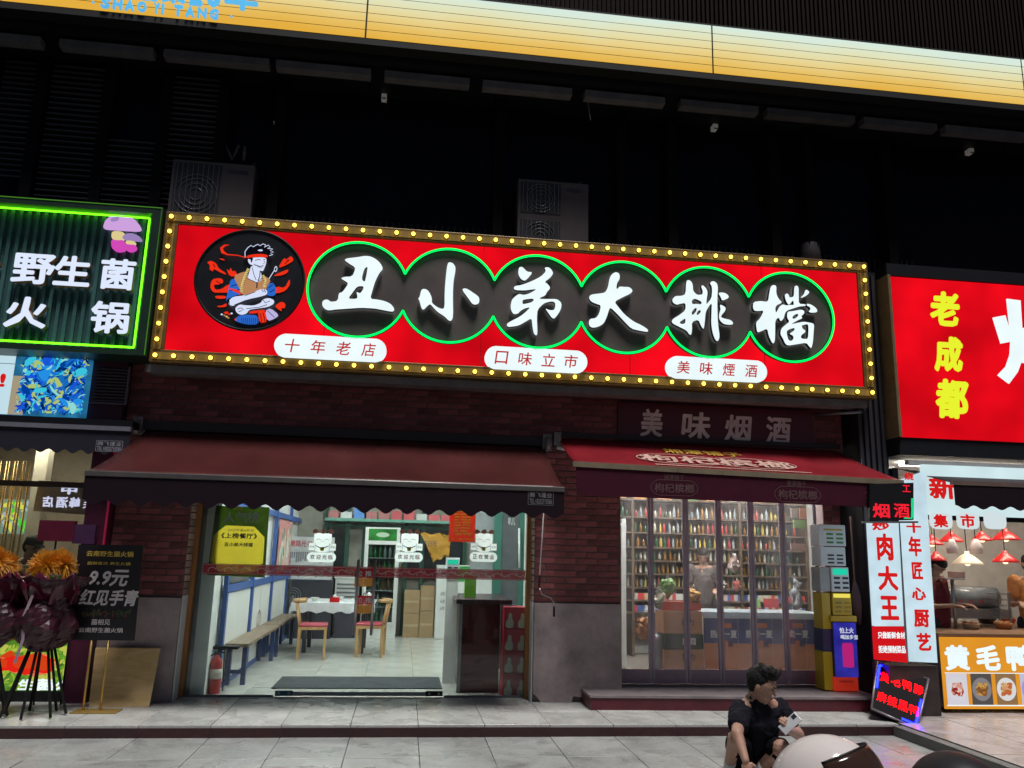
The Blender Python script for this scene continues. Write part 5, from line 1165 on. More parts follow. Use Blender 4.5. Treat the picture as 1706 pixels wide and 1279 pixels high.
fA = F(-.472); MB().rect(fA, q[0]+.004, q[1]-.004, q[2], q[3]-.004, 0, .003).build('advert_face', emit('advert_blue', (.05, .045, .55), .55, .35, 5), tw)
a = fA.at(1412, 1090); MB().lathe((a[0], -.476, a[1]-.13), [(.055, 0), (.06, .02), (.06, .22), (.05, .25)], 16).build('can_print', emit('can_pink', (.55, .02, .22), .8), tw)
textpx('怕上火', fA, (1398, 1045), (1422, 1055), emit('white_soft', (.85, .9, 1), .7), tw, n0=.004, bold=.03); textpx('喝加多宝', fA, (1400, 1057), (1429, 1065), MATS['white_soft'], tw, n0=.004, bold=.03)
q = unit((1389, 1128), (1431, 1151), mat('orange_red_base', (.55, .04, .02), .4, emis=((.9, .05, .02), .25)), y=-.47); textpx('扫码借充电宝', F(-.472), (1398, 1133), (1422, 1137), Mink, tw)
mp = thing('mop', (5.06, -.42, .142), 'upside down broom leaning behind the charger stack', 'broom'); f8 = F(-.35)
MB().tube([f8.P(*f8.at(*p)) for p in ((1417, 860), (1424, 975))], .009).build('pole', mat('brown_pole', (.25, .14, .10), .5), mp)
MB().tube([f8.P(*f8.at(*p)) for p in ((1424, 970), (1428, 990), (1430, 1010), (1433, 1040))], [.02, .06, .065, .03]).build('bristles', mat('mauve_bristle', (.13, .08, .10), .9, bump=.8, bscale=150), mp)

# ================================================================== dark pillar between shops and right-hand shop
dp = thing('dark_pillar', (5.3, -.4, 0), 'dark metal clad pillar between the red signs', 'pillar')
bx(5.12, 5.48, -.55, .1, 0, 4.95).build('core', mat('dark_cladding', (.010, .009, .013), .6, spec=.2), dp)
for k in range(5): bx(5.125+.07*k, 5.165+.07*k, -.575, -.551, .3, 4.9).build('cladding_strip', mat('dark_strip', (.028, .025, .032), .5), dp)
rs = thing('shop_sign', (6.4, -.8, 2.9), 'plain red lit sign with yellow vertical characters at the right edge', 'shop sign')
fR = F(-.80)
bx(5.50, 9.0, -.80, -.4, 2.935, 4.82).build('lit_face', R_EM, rs); bx(5.465, 5.499, -.815, -.4, 2.92, 4.84).build('edge_trim', mat('brass_trim', (.45, .33, .18), .3, .7), rs)
bx(5.48, 9.0, -.78, -.35, 4.841, 4.99).build('top_fascia', M_dark, rs); bx(5.48, 9.0, -.78, -.35, 2.72, 2.92).build('bottom_fascia', M_dark, rs)
Mye = emit('yellow_lit', (.85, .95, .03), .95)
for ch_, a, b in (('老', (1546, 484), (1601, 545)), ('成', (1552, 559), (1607, 621)), ('都', (1555, 630), (1618, 699))):
    textpx(ch_, fR, a, b, Mye, rs, name='letter', depth=.012, bold=.055, shear=.12)
zz = [(310,190),(460,210),(480,520),(560,500),(640,180),(720,190),(680,420),(980,430),(980,560),(760,560),(760,1150),(640,1150),(640,640),(512,910),(470,900),(430,1010),(335,1140),(210,1045),(300,950),(345,820),(355,670),(245,690),(155,400),(290,375),(350,570)]
curvefill('letter', [[fR.at(1630+x/6.74, 470+y/6.74) for x, y in zz]], .02, W_EM, rs, fR, .001)
# its awning
a3 = thing('awning', (6.4, -.3, 2.6), 'folded black awning with scalloped valance over the food stall', 'awning')
bx(5.52, 9, -.86, -.78, 2.60, 2.655).build('roller', mat('pale_roller', (.35, .33, .33), .4), a3)
mb = MB(); slab(mb, [(5.6, -.5, 2.60), (9, -.5, 2.60), (9, -1.35, 2.36), (5.72, -1.35, 2.36)], 10, 6, .006, lambda a, b: 0); mb.build('fabric', mat('black_fabric', (.012, .012, .018), .8), a3)
f10 = F(-1.37); uu = f10.at(1588, 800)[0]
bx(uu-.02, 9, -1.38, -1.34, 2.345, 2.385).build('front_bar', mat('brown_bar', (.20, .13, .11), .4, .3), a3)
MB().poly(f10, scallop(f10, uu, uu+2.94, 2.344, 2.135, .04, 14), -.003, .003).build('valance', MATS['black_valance'], a3)
# stall interior and fascia
stl = thing('food_stall', (6.4, -.5, 0), 'brightly lit cooked food stall with white fascia and orange menu front', 'food stall')
f11 = F(-.95)
bx(5.62, 8.5, -.95, -.90, 2.05, 2.60).build('fascia', emit('fascia_lit', (.72, .92, .95), .85, .08), stl)
Mrr = emit('red_letter_lit', (.80, .015, .015), .8)
f12 = F(-.951)
textpx('新', f12, (1546, 793), (1592, 832), Mrr, stl, name='letter', n0=.001, depth=.01, bold=.04)
bx(5.62, 8.5, -.955, -.90, 2.0, 2.049).build('fascia_rail', M_dark, stl)
for k, ch_ in enumerate(['集', '市', '']):
    px = 1547+k*45; q = rectpx(f12, (px, 853), (px+40, 882))
    pnl = MB().poly(f12, chaikin([(q[0], q[3]), (q[1], q[3]), (q[1], q[2]+.04), (q[1]-.04, q[2]), (q[0]+.04, q[2]), (q[0], q[2]+.04)]), .0, .01).build('hanging_card', emit('card_lit', (.80, .92, .95), .8), stl)
    if ch_: textpx(ch_, f12, (px+6, 856), (px+32, 879), Mrr, stl, n0=.012, bold=.05)
# counter front with menu
q = rectpx(F(-.85), (1565, 1066), (1760, 1184))
x0s = q[0]
bx(x0s, 8.6, -.84, -.35, .05, .76).build('counter_body', mat('stall_counter', (.12, .10, .09), .6), stl)
f13 = F(-.85)
bx(x0s, 8.6, -.862, -.842, .04, .765).build('orange_front', emit('orange_lit', (.95, .38, .03), .8, .08), stl)
f13 = F(-.863)
for k, (ch_, a, b) in enumerate((('黄', (1572, 1074), (1617, 1117)), ('毛', (1624, 1074), (1668, 1117)), ('鸭', (1674, 1074), (1722, 1118)))): textpx(ch_, f13, a, b, W_EM, stl, name='letter', bold=.06, n0=.002)
foods = [([(.55, .04, .03), (.75, .35, .28), (.35, .02, .02), (.8, .6, .5)], 1575), ([(.45, .2, .04), (.6, .35, .1), (.25, .1, .03)], 1616), ([(.7, .35, .15), (.6, .15, .05), (.75, .5, .25)], 1657), ([(.5, .08, .15), (.65, .2, .3)], 1698)]
for k, (cs, px) in enumerate(foods):
    q = rectpx(f13, (px, 1122), (px+39, 1174)); MB().rect(f13, *q, .002, .004).build('photo_print', emit('photo_back_%d' % k, [(.75, .72, .80), (.10, .09, .09), (.32, .18, .08), (.6, .6, .8)][k], .85), stl)
    c_ = ((q[0]+q[1])/2, (q[2]+q[3])/2); r_ = (q[1]-q[0])*.47
    MB().poly(f13, [(c_[0]+r_*math.cos(t*math.pi/12), c_[1]+r_*1.05*math.sin(t*math.pi/12)) for t in range(24)], .0045, .005).build('plate_print', emit('plate_%d' % k, [(.8, .8, .85), (.28, .26, .28), (.85, .85, .85), (.4, .4, .85)][k], .8), stl)
    e_ = [emit('food_%d_%d' % (k, j), c, .85) for j, c in enumerate(cs)]; r2 = r_*.68
    blobs(f13, (c_[0]-r2, c_[0]+r2, c_[1]-r2, c_[1]+r2), e_, 60, .03, .09, stl, 'food_print', .0055, 3, seed=k)
ml = [f13.at(1572, 1120), f13.at(1572, 1176)]
MB().rect(f13, x0s+.02, 8.5, ml[1][1], ml[1][1]+.012, .001, .003).build('white_line', W_EM, stl); MB().rect(f13, x0s+.02, 8.5, ml[0][1]-.008, ml[0][1], .001, .003).build('white_line', W_EM, stl)
# glass food case, trays
fcse = thing('food_case', (6.2, .2, .76), 'curved glass warming case on the stall counter', 'display case')
f14 = F(.1)
q = rectpx(f14, (1565, 975), (1672, 1016))
MB().tube([(q[0], .25, (q[2]+q[3])/2), (q[1], .25, (q[2]+q[3])/2)], .13, 16).build('curved_glass', mat('case_glass', (.30, .34, .36), .12, var=.2), fcse); bx(q[0]-.03, q[1]+.03, .0, .5, .9, q[2]+.01).build('case_base', M_steel, fcse)
for k in range(4): text('热', F(.10), q[0]+.1+.13*k, q[0]+.18+.13*k, q[2]+.05, q[2]+.12, mat('case_red', (.6, .05, .05), .5), fcse, n0=.0)
ctb = bx(x0s, 8.6, -.84, .9, .767, .80).build('stall_counter_top', mat('dark_top', (.30, .17, .10), .4), stl)
for k, (px, py, w_, c, nm) in enumerate(((1597, 1030, .22, (.05, .04, .04), 'black tray of braised food'), (1642, 1032, .2, (.55, .06, .03), 'red tray on the stall counter'), (1574, 1040, .15, (.6, .1, .04), 'orange bowl at the left end of the stall counter'), (1672, 1045, .2, (.5, .22, .1), 'tray of sausages on the stall counter'), (1618, 1045, .2, (.62, .48, .36), 'cutting board on the stall counter'))):
    p = PZ(px, py, .82); p = Vector((p.x, max(-.7, min(.6, p.y)), .801)); t = thing('food_tray', p, nm, 'tray', 'trays on the stall counter')
    MB().lathe(p, [(w_*.35, 0), (w_*.5, .06), (w_*.53, .065)], 20).build('dish', mat('dish_%d' % k, c, .4), t)
    mb = MB(); rg = random.Random(k)
    for j in range(9): mb.ball(p+Vector((rg.uniform(-.3, .3)*w_, rg.uniform(-.3, .3)*w_, .07)), (.03, .022, .02), 8, 5)
    mb.build('food', mat('cooked_%d' % (k % 2), [(.30, .10, .04), (.45, .22, .08)][k % 2], .35, var=.4, scale=30), t)
struct(bx(5.62, 9, 1.4, 1.5, 0, 3), 'stall_wall', mat('stall_wall', (.50, .46, .42), .6)); struct(bx(5.55, 5.62, -.5, 1.39, 0, 2.6), 'stall_wall', M_dark); struct(bx(5.63, 9, -.3, 1.39, 2.72, 2.78), 'stall_ceiling', M_white)
t = thing('ceiling_light', (6.9, .3, 2.7), 'bright strip light on the food stall ceiling', 'ceiling light'); bx(5.9, 8.2, -.25, -.10, 2.68, 2.715).build('strip', emit('stall_fill_strip', (1, .88, .72), 40), t)  # hidden behind the fascia, added to light counter and people from the front
# pendant lamps
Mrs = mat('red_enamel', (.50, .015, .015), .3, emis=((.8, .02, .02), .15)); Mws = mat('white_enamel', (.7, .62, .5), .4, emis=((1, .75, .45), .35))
for k, (px, py, r, c, nm) in enumerate(((1553, 905, .13, 'r', 'red lamp shade at the left end of the upper row'), (1585, 900, .14, 'r', 'red lamp shade second from left in the upper row'), (1636, 898, .12, 'r', 'red lamp shade third from left in the upper row'), (1676, 897, .16, 'r', 'red lamp shade at the right end of the upper row'), (1612, 937, .17, 'w', 'white conical lamp shade in the middle of the lower row'), (1560, 931, .11, 'r', 'small red lamp shade at the left of the lower row'), (1675, 934, .15, 'r', 'red lamp shade at the right of the lower row'), (1586, 912, .07, 'g', 'small clear glass lamp under the upper row at left'), (1626, 912, .08, 'g', 'small glass lamp tilted towards the counter'))):
    f15 = F(.15 if k < 4 else -.05); u, v = f15.at(px, py); p = f15.P(u, v)
    t = thing('pendant_lamp', p, nm, 'pendant lamp', 'pendant lamps over the stall')
    m_ = {'r': Mrs, 'w': Mws, 'g': mat('clear_shade', (.6, .5, .48), .2)}[c]
    MB().lathe(p, [(r, -.02), (r*.95, 0), (r*.45, r*.45), (.03, r*.62), (.025, r*.8)] if c != 'g' else [(r*.8, -.07), (r, 0), (r*.6, .07), (.025, .1)], 20).build('shade', m_, t)
    MB().tube([p+Vector((0, 0, r*.7)), Vector((p.x, p.y, 2.71))], .005).build('cord', M_black, t); MB().ball(p+Vector((0, 0, -.005)), .035, 10, 6).build('lamp_bulb', emit('warm_bulb', (1, .75, .4), 2.5), t)
t = thing('small_table', (5.9, -.3, 0), 'round steel pedestal tray with a paper box on the stall', 'stand'); f8 = F(-.2); a = f8.at(1586, 965)
MB().lathe((a[0], -.2, a[1]), [(.14, 0), (.14, .015)], 20).build('top', M_steel, t); MB().tube([(a[0], -.2, .80), (a[0], -.2, a[1])], .02).build('pedestal', M_steel, t); bx(a[0]-.0, a[0]+.12, -.27, -.13, a[1]+.016, a[1]+.09).build('paper_box', mat('paper_box', (.6, .35, .28), .6), t)
t = thing('steel_grater', (6.5, -.1, .8), 'grey metal rack standing on the right of the stall counter', 'rack'); f8 = F(-.15); q = rectpx(f8, (1663, 990), (1684, 1030))
for k in range(5): z = q[2]+(q[3]-q[2])*k/4; bx(q[0], q[1], -.15, .05, z, z+.01).build('shelf', M_steel, t)
for x in (q[0], q[1]): bx(x-.008, x+.008, -.155, -.14, .801, q[3]+.03).build('post', M_steel, t)

# vertical light boxes
vs = thing('vertical_sign', (5.1, -1.0, .5), 'white vertical light box with red barbecue king characters, left of the pair', 'light box')
fV = F(-1.06)
def vquad(pts, n0, n1, nm, m, par): return MB().poly(fV, [fV.at(*p) for p in pts], n0, n1).build(nm, m, par)
Wv = emit('lightbox_white', (.66, .86, .96), .85, .12, 4)
vquad(((1448, 868), (1497, 868), (1506, 1043), (1458, 1043)), -.06, 0, 'lit_face', Wv, vs)
vquad(((1458, 1044), (1506, 1044), (1512, 1104), (1461, 1099)), -.06, 0, 'red_footer', emit('red_footer', (.78, .01, .015), .8), vs)
for ch_, a, b in (('炒', (1452, 868), (1482, 884)), ('肉', (1459, 888), (1489, 934)), ('大', (1461, 942), (1497, 984)), ('王', (1465, 992), (1498, 1033))): textpx(ch_, fV, a, b, Mrr, vs, name='letter', bold=.05, depth=.004)
textpx('只做新鲜食材', fV, (1462, 1052), (1508, 1064), W_EM, vs, bold=.04); textpx('拒绝预制菜品', fV, (1463, 1075), (1509, 1088), W_EM, vs, bold=.04)
vs2 = thing('vertical_sign', (5.4, -1.0, .5), 'white vertical light box with red craftsman cook characters, right of the pair', 'light box')
vquad(((1500, 800), (1541, 785), (1562, 1104), (1515, 1102)), -.061, 0, 'lit_face', Wv, vs2)
for ch_, a, b in (('十', (1509, 868), (1535, 888)), ('年', (1512, 893), (1536, 927)), ('匠', (1518, 936), (1538, 965)), ('心', (1518, 978), (1543, 1000)), ('厨', (1521, 1015), (1549, 1045)), ('艺', (1526, 1054), (1552, 1084)), ('烧', (1506, 787), (1522, 800))): textpx(ch_, fV, a, b, Mrr, vs2, name='letter', bold=.05, depth=.004)
vquad(((1497, 868), (1500, 868), (1515, 1104), (1509, 1104)), -.08, -.01, 'edge', M_alu, vs2)
# sign base: low dark box the pair stands on
t = thing('sign_base', (5.2, -.95, 0), 'low dark box carrying the two vertical light boxes', 'stand'); bx(5.02, 5.56, -1.03, -.72, .001, .49).build('body', mat('base_dark', (.035, .022, .02), .6, var=.5), t)
# LED tobacco sign hanging beside the awning
ld = thing('led_sign', (5.3, -1.15, 1.9), 'black hanging LED sign with red tobacco and liquor characters and a green edge', 'LED sign')
fL = F(-1.16)
def lq(pts, n0, n1, nm, m): return MB().poly(fL, [fL.at(*p) for p in pts], n0, n1).build(nm, m, ld)
lq(((1449, 806), (1522, 804), (1522, 866), (1449, 868)), -.05, 0, 'case', M_black)
LR2 = emit('led_red_bright', (1, .0012, .0025), 9.); LB2 = emit('led_blue_bright', (.003, .006, 1), 30.); LR = emit('led_red', (1, .02, .04), 1.6, dots=95); LG = emit('led_green', (.02, 1, .35), 1.3, dots=95); LB = emit('led_blue', (.03, .12, 1), 1.6, dots=95)
for ch_, a, b in (('烟', (1453, 838), (1483, 863)), ('酒', (1488, 838), (1516, 863)), ('工', (1503, 808), (1517, 820))): textpx(ch_, fL, a, b, LR, ld, name='letter', n0=.001, bold=.03)
lq(((1506, 862), (1520, 862), (1520, 864), (1506, 864)), .001, .003, 'edge_light', LG); lq(((1518, 830), (1521, 830), (1521, 862), (1518, 862)), .001, .003, 'edge_light', LG)
lq(((1440, 868), (1530, 868), (1530, 871), (1440, 871)), -.06, .0, 'hanger', M_alu)
# tilted floor LED sign
l2 = thing('led_sign', (4.95, -1.1, 0), 'tilted black floor LED sign with red characters and blue corners', 'LED sign')
Cn = [PY(1462, 1102, -.88), PY(1547, 1131, -1.02), PY(1528, 1214, -1.42), PY(1452, 1180, -1.20)]
O_ = (Cn[0]+Cn[1]+Cn[2]+Cn[3])/4; U_ = ((Cn[1]-Cn[0])+(Cn[2]-Cn[3])).normalized(); V_ = ((Cn[0]-Cn[3])+(Cn[1]-Cn[2])); V_ = (V_-U_*V_.dot(U_)).normalized()
fQ = Fr(O_, U_, V_)
c4 = [fQ.at(*p) for p in ((1462, 1102), (1547, 1131), (1528, 1214), (1452, 1180))]
MB().poly(fQ, c4, -.07, 0).build('case', mat('led_black', (.006, .004, .006), .6, spec=.1), l2)
for i in range(4): MB().tube([fQ.P(*c4[i]), fQ.P(*c4[(i+1) % 4])], .011).build('frame_edge', mat('led_frame', (.25, .22, .24), .4, .5), l2)
uL = c4[0][0]; WQ = c4[1][0]-c4[0][0]; 
def bil(a, b):
    t_ = Vector(c4[0])*(1-a)+Vector(c4[1])*a; d_ = Vector(c4[3])*(1-a)+Vector(c4[2])*a; return t_*(1-b)+d_*b
for r, s in enumerate(('黄毛鸭脖', '麻辣黑鸭')):
    for k, ch_ in enumerate(s):
        c = bil(.16+.225*k+.02, .28+.42*r); h = .047; o = text(ch_, fQ, c.x-h*.92, c.x+h*.92, c.y-h*1.3, c.y+h*1.3, LR2, l2, name='letter', n0=.002)
for (a0, b0), (a1, b1) in (((.05, .06), (.35, .06)), ((.05, .06), (.05, .55)), ((.95, .94), (.65, .94)), ((.95, .94), (.95, .45))): MB().ribbon(fQ, [tuple(bil(a0, b0)), tuple(bil(a1, b1))], .02, .001, .003).build('edge_light', LB2, l2)
MB().tube([fQ.P(0, .1, -.07), Vector((O_.x+.18, O_.y+.55, .01))], .012).build('prop_leg', M_black, l2)

# ================================================================== LEFT SHOP
gs = thing('shop_sign', (-3.8, -.8, 3.4), 'green neon framed mushroom hotpot sign with white characters at the left', 'shop sign')
GX0, GX1, GZ0, GZ1 = -7.2, -2.69, 3.40, 5.01
fG = F(-.62)
Mgf = mat('dark_green_frame', (.012, .035, .02), .4)
bx(GX0, GX1, -.80, -.4, GZ1-.075, GZ1).build('frame_rail', Mgf, gs); bx(GX0, GX1, -.80, -.4, GZ0, GZ0+.06).build('frame_rail', Mgf, gs); bx(GX1-.10, GX1, -.80, -.4, GZ0+.06, GZ1-.075).build('frame_rail', Mgf, gs)
bx(GX0, GX1-.1, -.62, -.6, GZ0+.06, GZ1-.075).build('back_panel', mat('teal_back', (.03, .09, .10), .5), gs)
k = 0; x = GX1-.14
while x > -6.0:
    piece('rib', (.035, .03, GZ1-GZ0-.14), mat('teal_rib', (.06, .16, .15), .35), gs, (x, -.636, (GZ0+GZ1)/2-.007)); x -= .082
Mn = emit('lime_neon', (.14, 1.0, .01), 3.0)
for p0, p1 in (((GX0, -.69, GZ1-.088), (GX1-.16, -.69, GZ1-.088)), ((GX0, -.69, GZ0+.105), (GX1-.16, -.69, GZ0+.105)), ((GX1-.16, -.69, GZ0+.105), (GX1-.16, -.69, GZ1-.088))): MB().tube([p0, p1], .011, 8).build('neon_tube', Mn, gs)
MB().ribbon(F(-.80), [(GX0, GZ1-.01), (GX1-.012, GZ1-.01), (GX1-.012, GZ0+.01)], .008, .001, .006).build('edge_light', emit('edge_lime', (.10, .35, .03), .6), gs)
fGl = F(-.72)
Mtan = mat('tan_return', (.35, .22, .12), .5)
for ch_, a, b in (('野', (24, 420), (88, 475)), ('生', (94, 424), (148, 478)), ('菌', (170, 429), (222, 484)), ('火', (12, 492), (75, 548)), ('锅', (154, 500), (212, 557)), ('云', (-62, 415), (-6, 470)), ('南', (-130, 412), (-72, 468))):
    q = rectpx(fGl, a, b); text(ch_, F(-.64), *q, [emit('letter_blue_white', (.74, .82, 1), 1.0), Mtan], gs, name='letter', depth=.07, n0=.01, bold=.04)
# mushroom emblem
def gp(c, pts, d, nm='mushroom_emblem'): MB().poly(F(-.66), chaikin([fGl.at(*p) for p in pts], 2), .0, .03+d).build(nm, c, gs)
Mlil = emit('lilac_lit', (.72, .42, .85), .85); Mmag = emit('magenta_lit', (.75, .08, .55), .85); Mcrm = emit('cream_lit', (.9, .75, .35), .8); Mlp = emit('purple_shade', (.40, .28, .60), .8)
gp(Mcrm, ((184, 382), (206, 384), (207, 398), (184, 398)), .001); gp(Mmag, ((183, 395), (207, 398), (209, 415), (195, 418), (184, 412)), .0)
gp(Mlil, ((170, 376), (174, 364), (186, 356), (205, 356), (222, 362), (232, 374), (234, 383), (200, 381), (172, 379)), .004); gp(Mlp, ((182, 362), (198, 358), (196, 366), (184, 368)), .006)
gp(Mcrm, ((208, 398), (224, 400), (224, 406), (208, 405)), .003); gp(Mmag, ((207, 404), (225, 406), (226, 414), (216, 418), (207, 414)), .002)
gp(Mlp, ((201, 396), (206, 388), (218, 386), (232, 392), (236, 400), (215, 398)), .006)
# picture light box under it
pb = thing('picture_lightbox', (-4, -.45, 2.7), 'lit picture board of blue mushrooms with a white margin under the green sign', 'light box')
fP = F(-.45); q = rectpx(fP, (-60, 586), (153, 698)); q = (q[0], fP.at(148, 640)[0], fP.at(60, 692)[1], fP.at(60, 588)[1])
bx(q[0], q[1], -.45, -.40, q[2], q[3]).build('back_print', emit('blueprint_back', (.02, .16, .32), .8, .5, 6), pb)
xm = fP.at(20, 640)[0]; xm2 = fP.at(45, 640)[0]
MB().rect(fP, q[0], xm, q[2], q[3], .001, .004).build('white_margin', emit('margin_lit', (.62, .85, .95), .85), pb)
MB().rect(fP, xm, xm2, q[2], q[3]-.25, .001, .003).build('beige_print', emit('beige_print', (.45, .38, .25), .8), pb)
E_ = [emit('m_%d' % i, c, .9) for i, c in enumerate([(.01, .10, .75), (.02, .30, .85), (.05, .60, .80), (.45, .60, .18), (.0, .02, .12), (.0, .05, .35), (.30, .75, .70), (.01, .16, .55)])]
blobs(fP, (xm+.05, q[1]-.005, q[2]+.005, q[3]-.01), E_, 900, .025, .17, pb, 'mushroom_print', .0045, 9, seed=6, dirs=(.8, 1.3, 2.2, .3))
textpx('!', fP, (2, 622), (8, 645), Mrr, pb, n0=.006, bold=.05)
MB().rect(fP, q[0], xm, q[3]-.13, q[3]-.125, .0045, .006).build('seam', M_black, pb)
# dark red surround with louvre
sr = thing('shop_surround', (-3, -.35, 0), 'dark red painted surround and louvre of the mushroom shop', 'wall')
Mdr = mat('dark_red_paint', (.075, .006, .03), .5, var=.15)
bx(-9, -2.99, -.38, .0, 2.72, 3.40).build('fascia', Mdr, sr); bx(-3.22, -2.99, -.40, .0, 0, 2.719).build('jamb', Mdr, sr)
bx(-3.005, -2.99, -.43, -.401, 0, 2.72).build('edge_strip', mat('crimson_strip', (.45, .02, .08), .35, emis=((.6, .02, .1), .08)), sr)
q = rectpx(F(-.40), (160, 612), (208, 672))
for k in range(11): z = q[2]+(q[3]-q[2])*(k+.5)/11; piece('louvre_slat', (q[1]-q[0], .03, .014), mat('louvre_grey', (.06, .05, .06), .5), sr, ((q[0]+q[1])/2, -.40, z))
for a in ((q[1], q[1]+.02, q[2]-.02, q[3]+.02), (q[0]-.02, q[1], q[2]-.02, q[2])): bx(a[0], a[1], -.42, -.381, a[2], a[3]).build('louvre_frame', mat('louvre_frame', (.14, .09, .12), .4), sr)
# its awning
a4 = thing('awning', (-4, -.5, 2.5), 'black awning with scalloped valance over the mushroom shop', 'awning')
f16 = F(-.62); xe = -2.80
bx(-9, xe, -.64, -.58, 2.645, 2.69).build('front_bar', mat('pale_bar', (.26, .25, .30), .35, .4), a4)
MB().poly(f16, scallop(f16, -7.2, xe, 2.644, 2.44, .04, 29), -.003, .003).build('valance', mat('navy_valance', (.008, .005, .018), .7), a4)
bx(-9, xe, -.60, -.39, 2.69, 2.76).build('cassette', M_dark, a4)
f17 = F(-.624); q = rectpx(f17, (161, 733), (203, 753))
for g in ((q[0], q[1], q[3]-.003, q[3]), (q[0], q[1], q[2], q[2]+.003), (q[0], q[0]+.003, q[2], q[3]), (q[1]-.003, q[1], q[2], q[3])): MB().rect(f17, *g, .0, .001).build('print_border', mat('pale_border', (.35, .35, .4), .7), a4)
text('腾飞蓬业', f17, q[0]+.012, q[1]-.012, (q[2]+q[3])/2+.003, q[3]-.01, MATS['pale_border'], a4, depth=.001, n0=.0); text('TEL:18202710586', f17, q[0]+.012, q[1]-.012, q[2]+.01, (q[2]+q[3])/2-.006, MATS['pale_border'], a4, depth=.001, n0=.0)
# interior
struct(bx(-8, -3.0, 2.4, 2.5, 0, 3), 'mushroom_shop_wall', mat('taupe_wall', (.36, .30, .25), .6)); struct(bx(-8, -3.0, .02, 2.5, 2.8, 2.9), 'mushroom_shop_ceiling', M_white); struct(bx(-3.22, -3.0, .01, 2.4, 0, 2.8), 'mushroom_shop_wall', M_cream)
t = thing('ceiling_light', (-4.4, .9, 2.8), 'warm light panel on the mushroom shop ceiling', 'ceiling light'); bx(-4.8, -4.0, .6, 1.2, 2.76, 2.799).build('panel', emit('warm_panel', (1, .86, .62), 16.), t)
bm_ = thing('window_frame', (-4, 0, 0), 'brown window beam and glass of the mushroom shop', 'window'); q = rectpx(F(-.02), (-60, 797), (215, 808))
bx(-8, -3.22, -.05, .02, F(0).at(100, 812)[1], F(0).at(100, 803)[1]).build('beam', mat('brown_beam', (.07, .035, .025), .5), bm_); bx(-8, -3.225, -.006, .002, .02, 2.7).build('pane', M_glass, bm_)
bx(-3.26, -3.235, -.06, -.01, 0, 2.7).build('chrome_post', M_steel, bm_)
f18 = F(.5)
ms = thing('hanging_sign', (-3.9, .5, 1.9), 'taupe hanging board with glowing reversed characters inside the mushroom shop', 'sign')
q4 = [f18.at(*p) for p in ((65, 800), (212, 808), (205, 862), (55, 851))]; MB().poly(f18, q4, -.03, 0).build('board', mat('taupe_board', (.22, .16, .13), .5), ms)
for ch_, a, b in (('店', (72, 826), (88, 845)), ('酒', (95, 827), (112, 846)), ('峰', (116, 828), (132, 846)), ('天', (139, 836), (154, 847))): textpx(ch_, f18, a, b, emit('violet_letter', (.75, .72, 1), .9), ms, name='letter', mirror=True, bold=.05)
textpx('中', f18, (103, 808), (128, 824), MATS['violet_letter'], ms, name='letter', mirror=True, bold=.06)
for k in range(3): MB().rect(f18, *rectpx(f18, (157+k*4, 836), (160+k*4, 848)), .001, .003).build('colour_bar', emit('bar_%d' % k, [(.8, .2, .5), (.9, .3, .1), (.4, .1, .8)][k], .8), ms)
t = thing('picture_screen', (-3.6, .9, 1.5), 'small lit screen with green and yellow vegetables in the mushroom shop', 'screen'); f19 = F(.7); q = rectpx(f19, (147, 866), (188, 898))
MB().rect(f19, *q, -.03, 0).build('screen', emit('veg_back', (.05, .35, .03), .8), t); blobs(f19, q, [emit('v1', (.9, .8, .1), .9), emit('v2', (.1, .8, .05), .8), emit('v3', (.7, .25, .1), .8), emit('v4', (.02, .2, .02), .8)], 70, .02, .07, t, 'vegetable_print', .001, 3, seed=3)
for k in range(8):
    px = -2+k*7.0; t_ = PY(px+3, 768, .3); b_ = PY(px-2, 905, .3)
    o = MB().tube([(t_.x, .3+.03*(k % 2), t_.z), (t_.x, .3+.03*(k % 2), .4)], .011, 8).build('gold_rod', mat('gold_metal', (.75, .55, .25), .25, .9)); tag(o, 'polished gold screen rod number %s from the left in the mushroom shop window' % ['one', 'two', 'three', 'four', 'five', 'six', 'seven', 'eight'][k], 'rod', 'gold rods of the window screen')
t = thing('glow_picture', (-4.5, 1.2, 1.6), 'lit green picture behind the gold rods', 'screen'); f20 = F(1.2); q = rectpx(f20, (-20, 830), (48, 890)); MB().rect(f20, *q, -.02, 0).build('screen', emit('glow_back', (.25, .4, .3), .7), t)
blobs(f20, q, [MATS['v2'], MATS['v1'], emit('v5', (.5, .6, .7), .8)], 60, .03, .1, t, 'leaf_print', .001, 3, seed=5)
struct(bx(PY(46, 850, 1.0).x, PY(68, 850, 1.0).x, 1.0, 1.15, .0, 2.79), 'cream_column', mat('pale_column', (.5, .48, .44), .6))
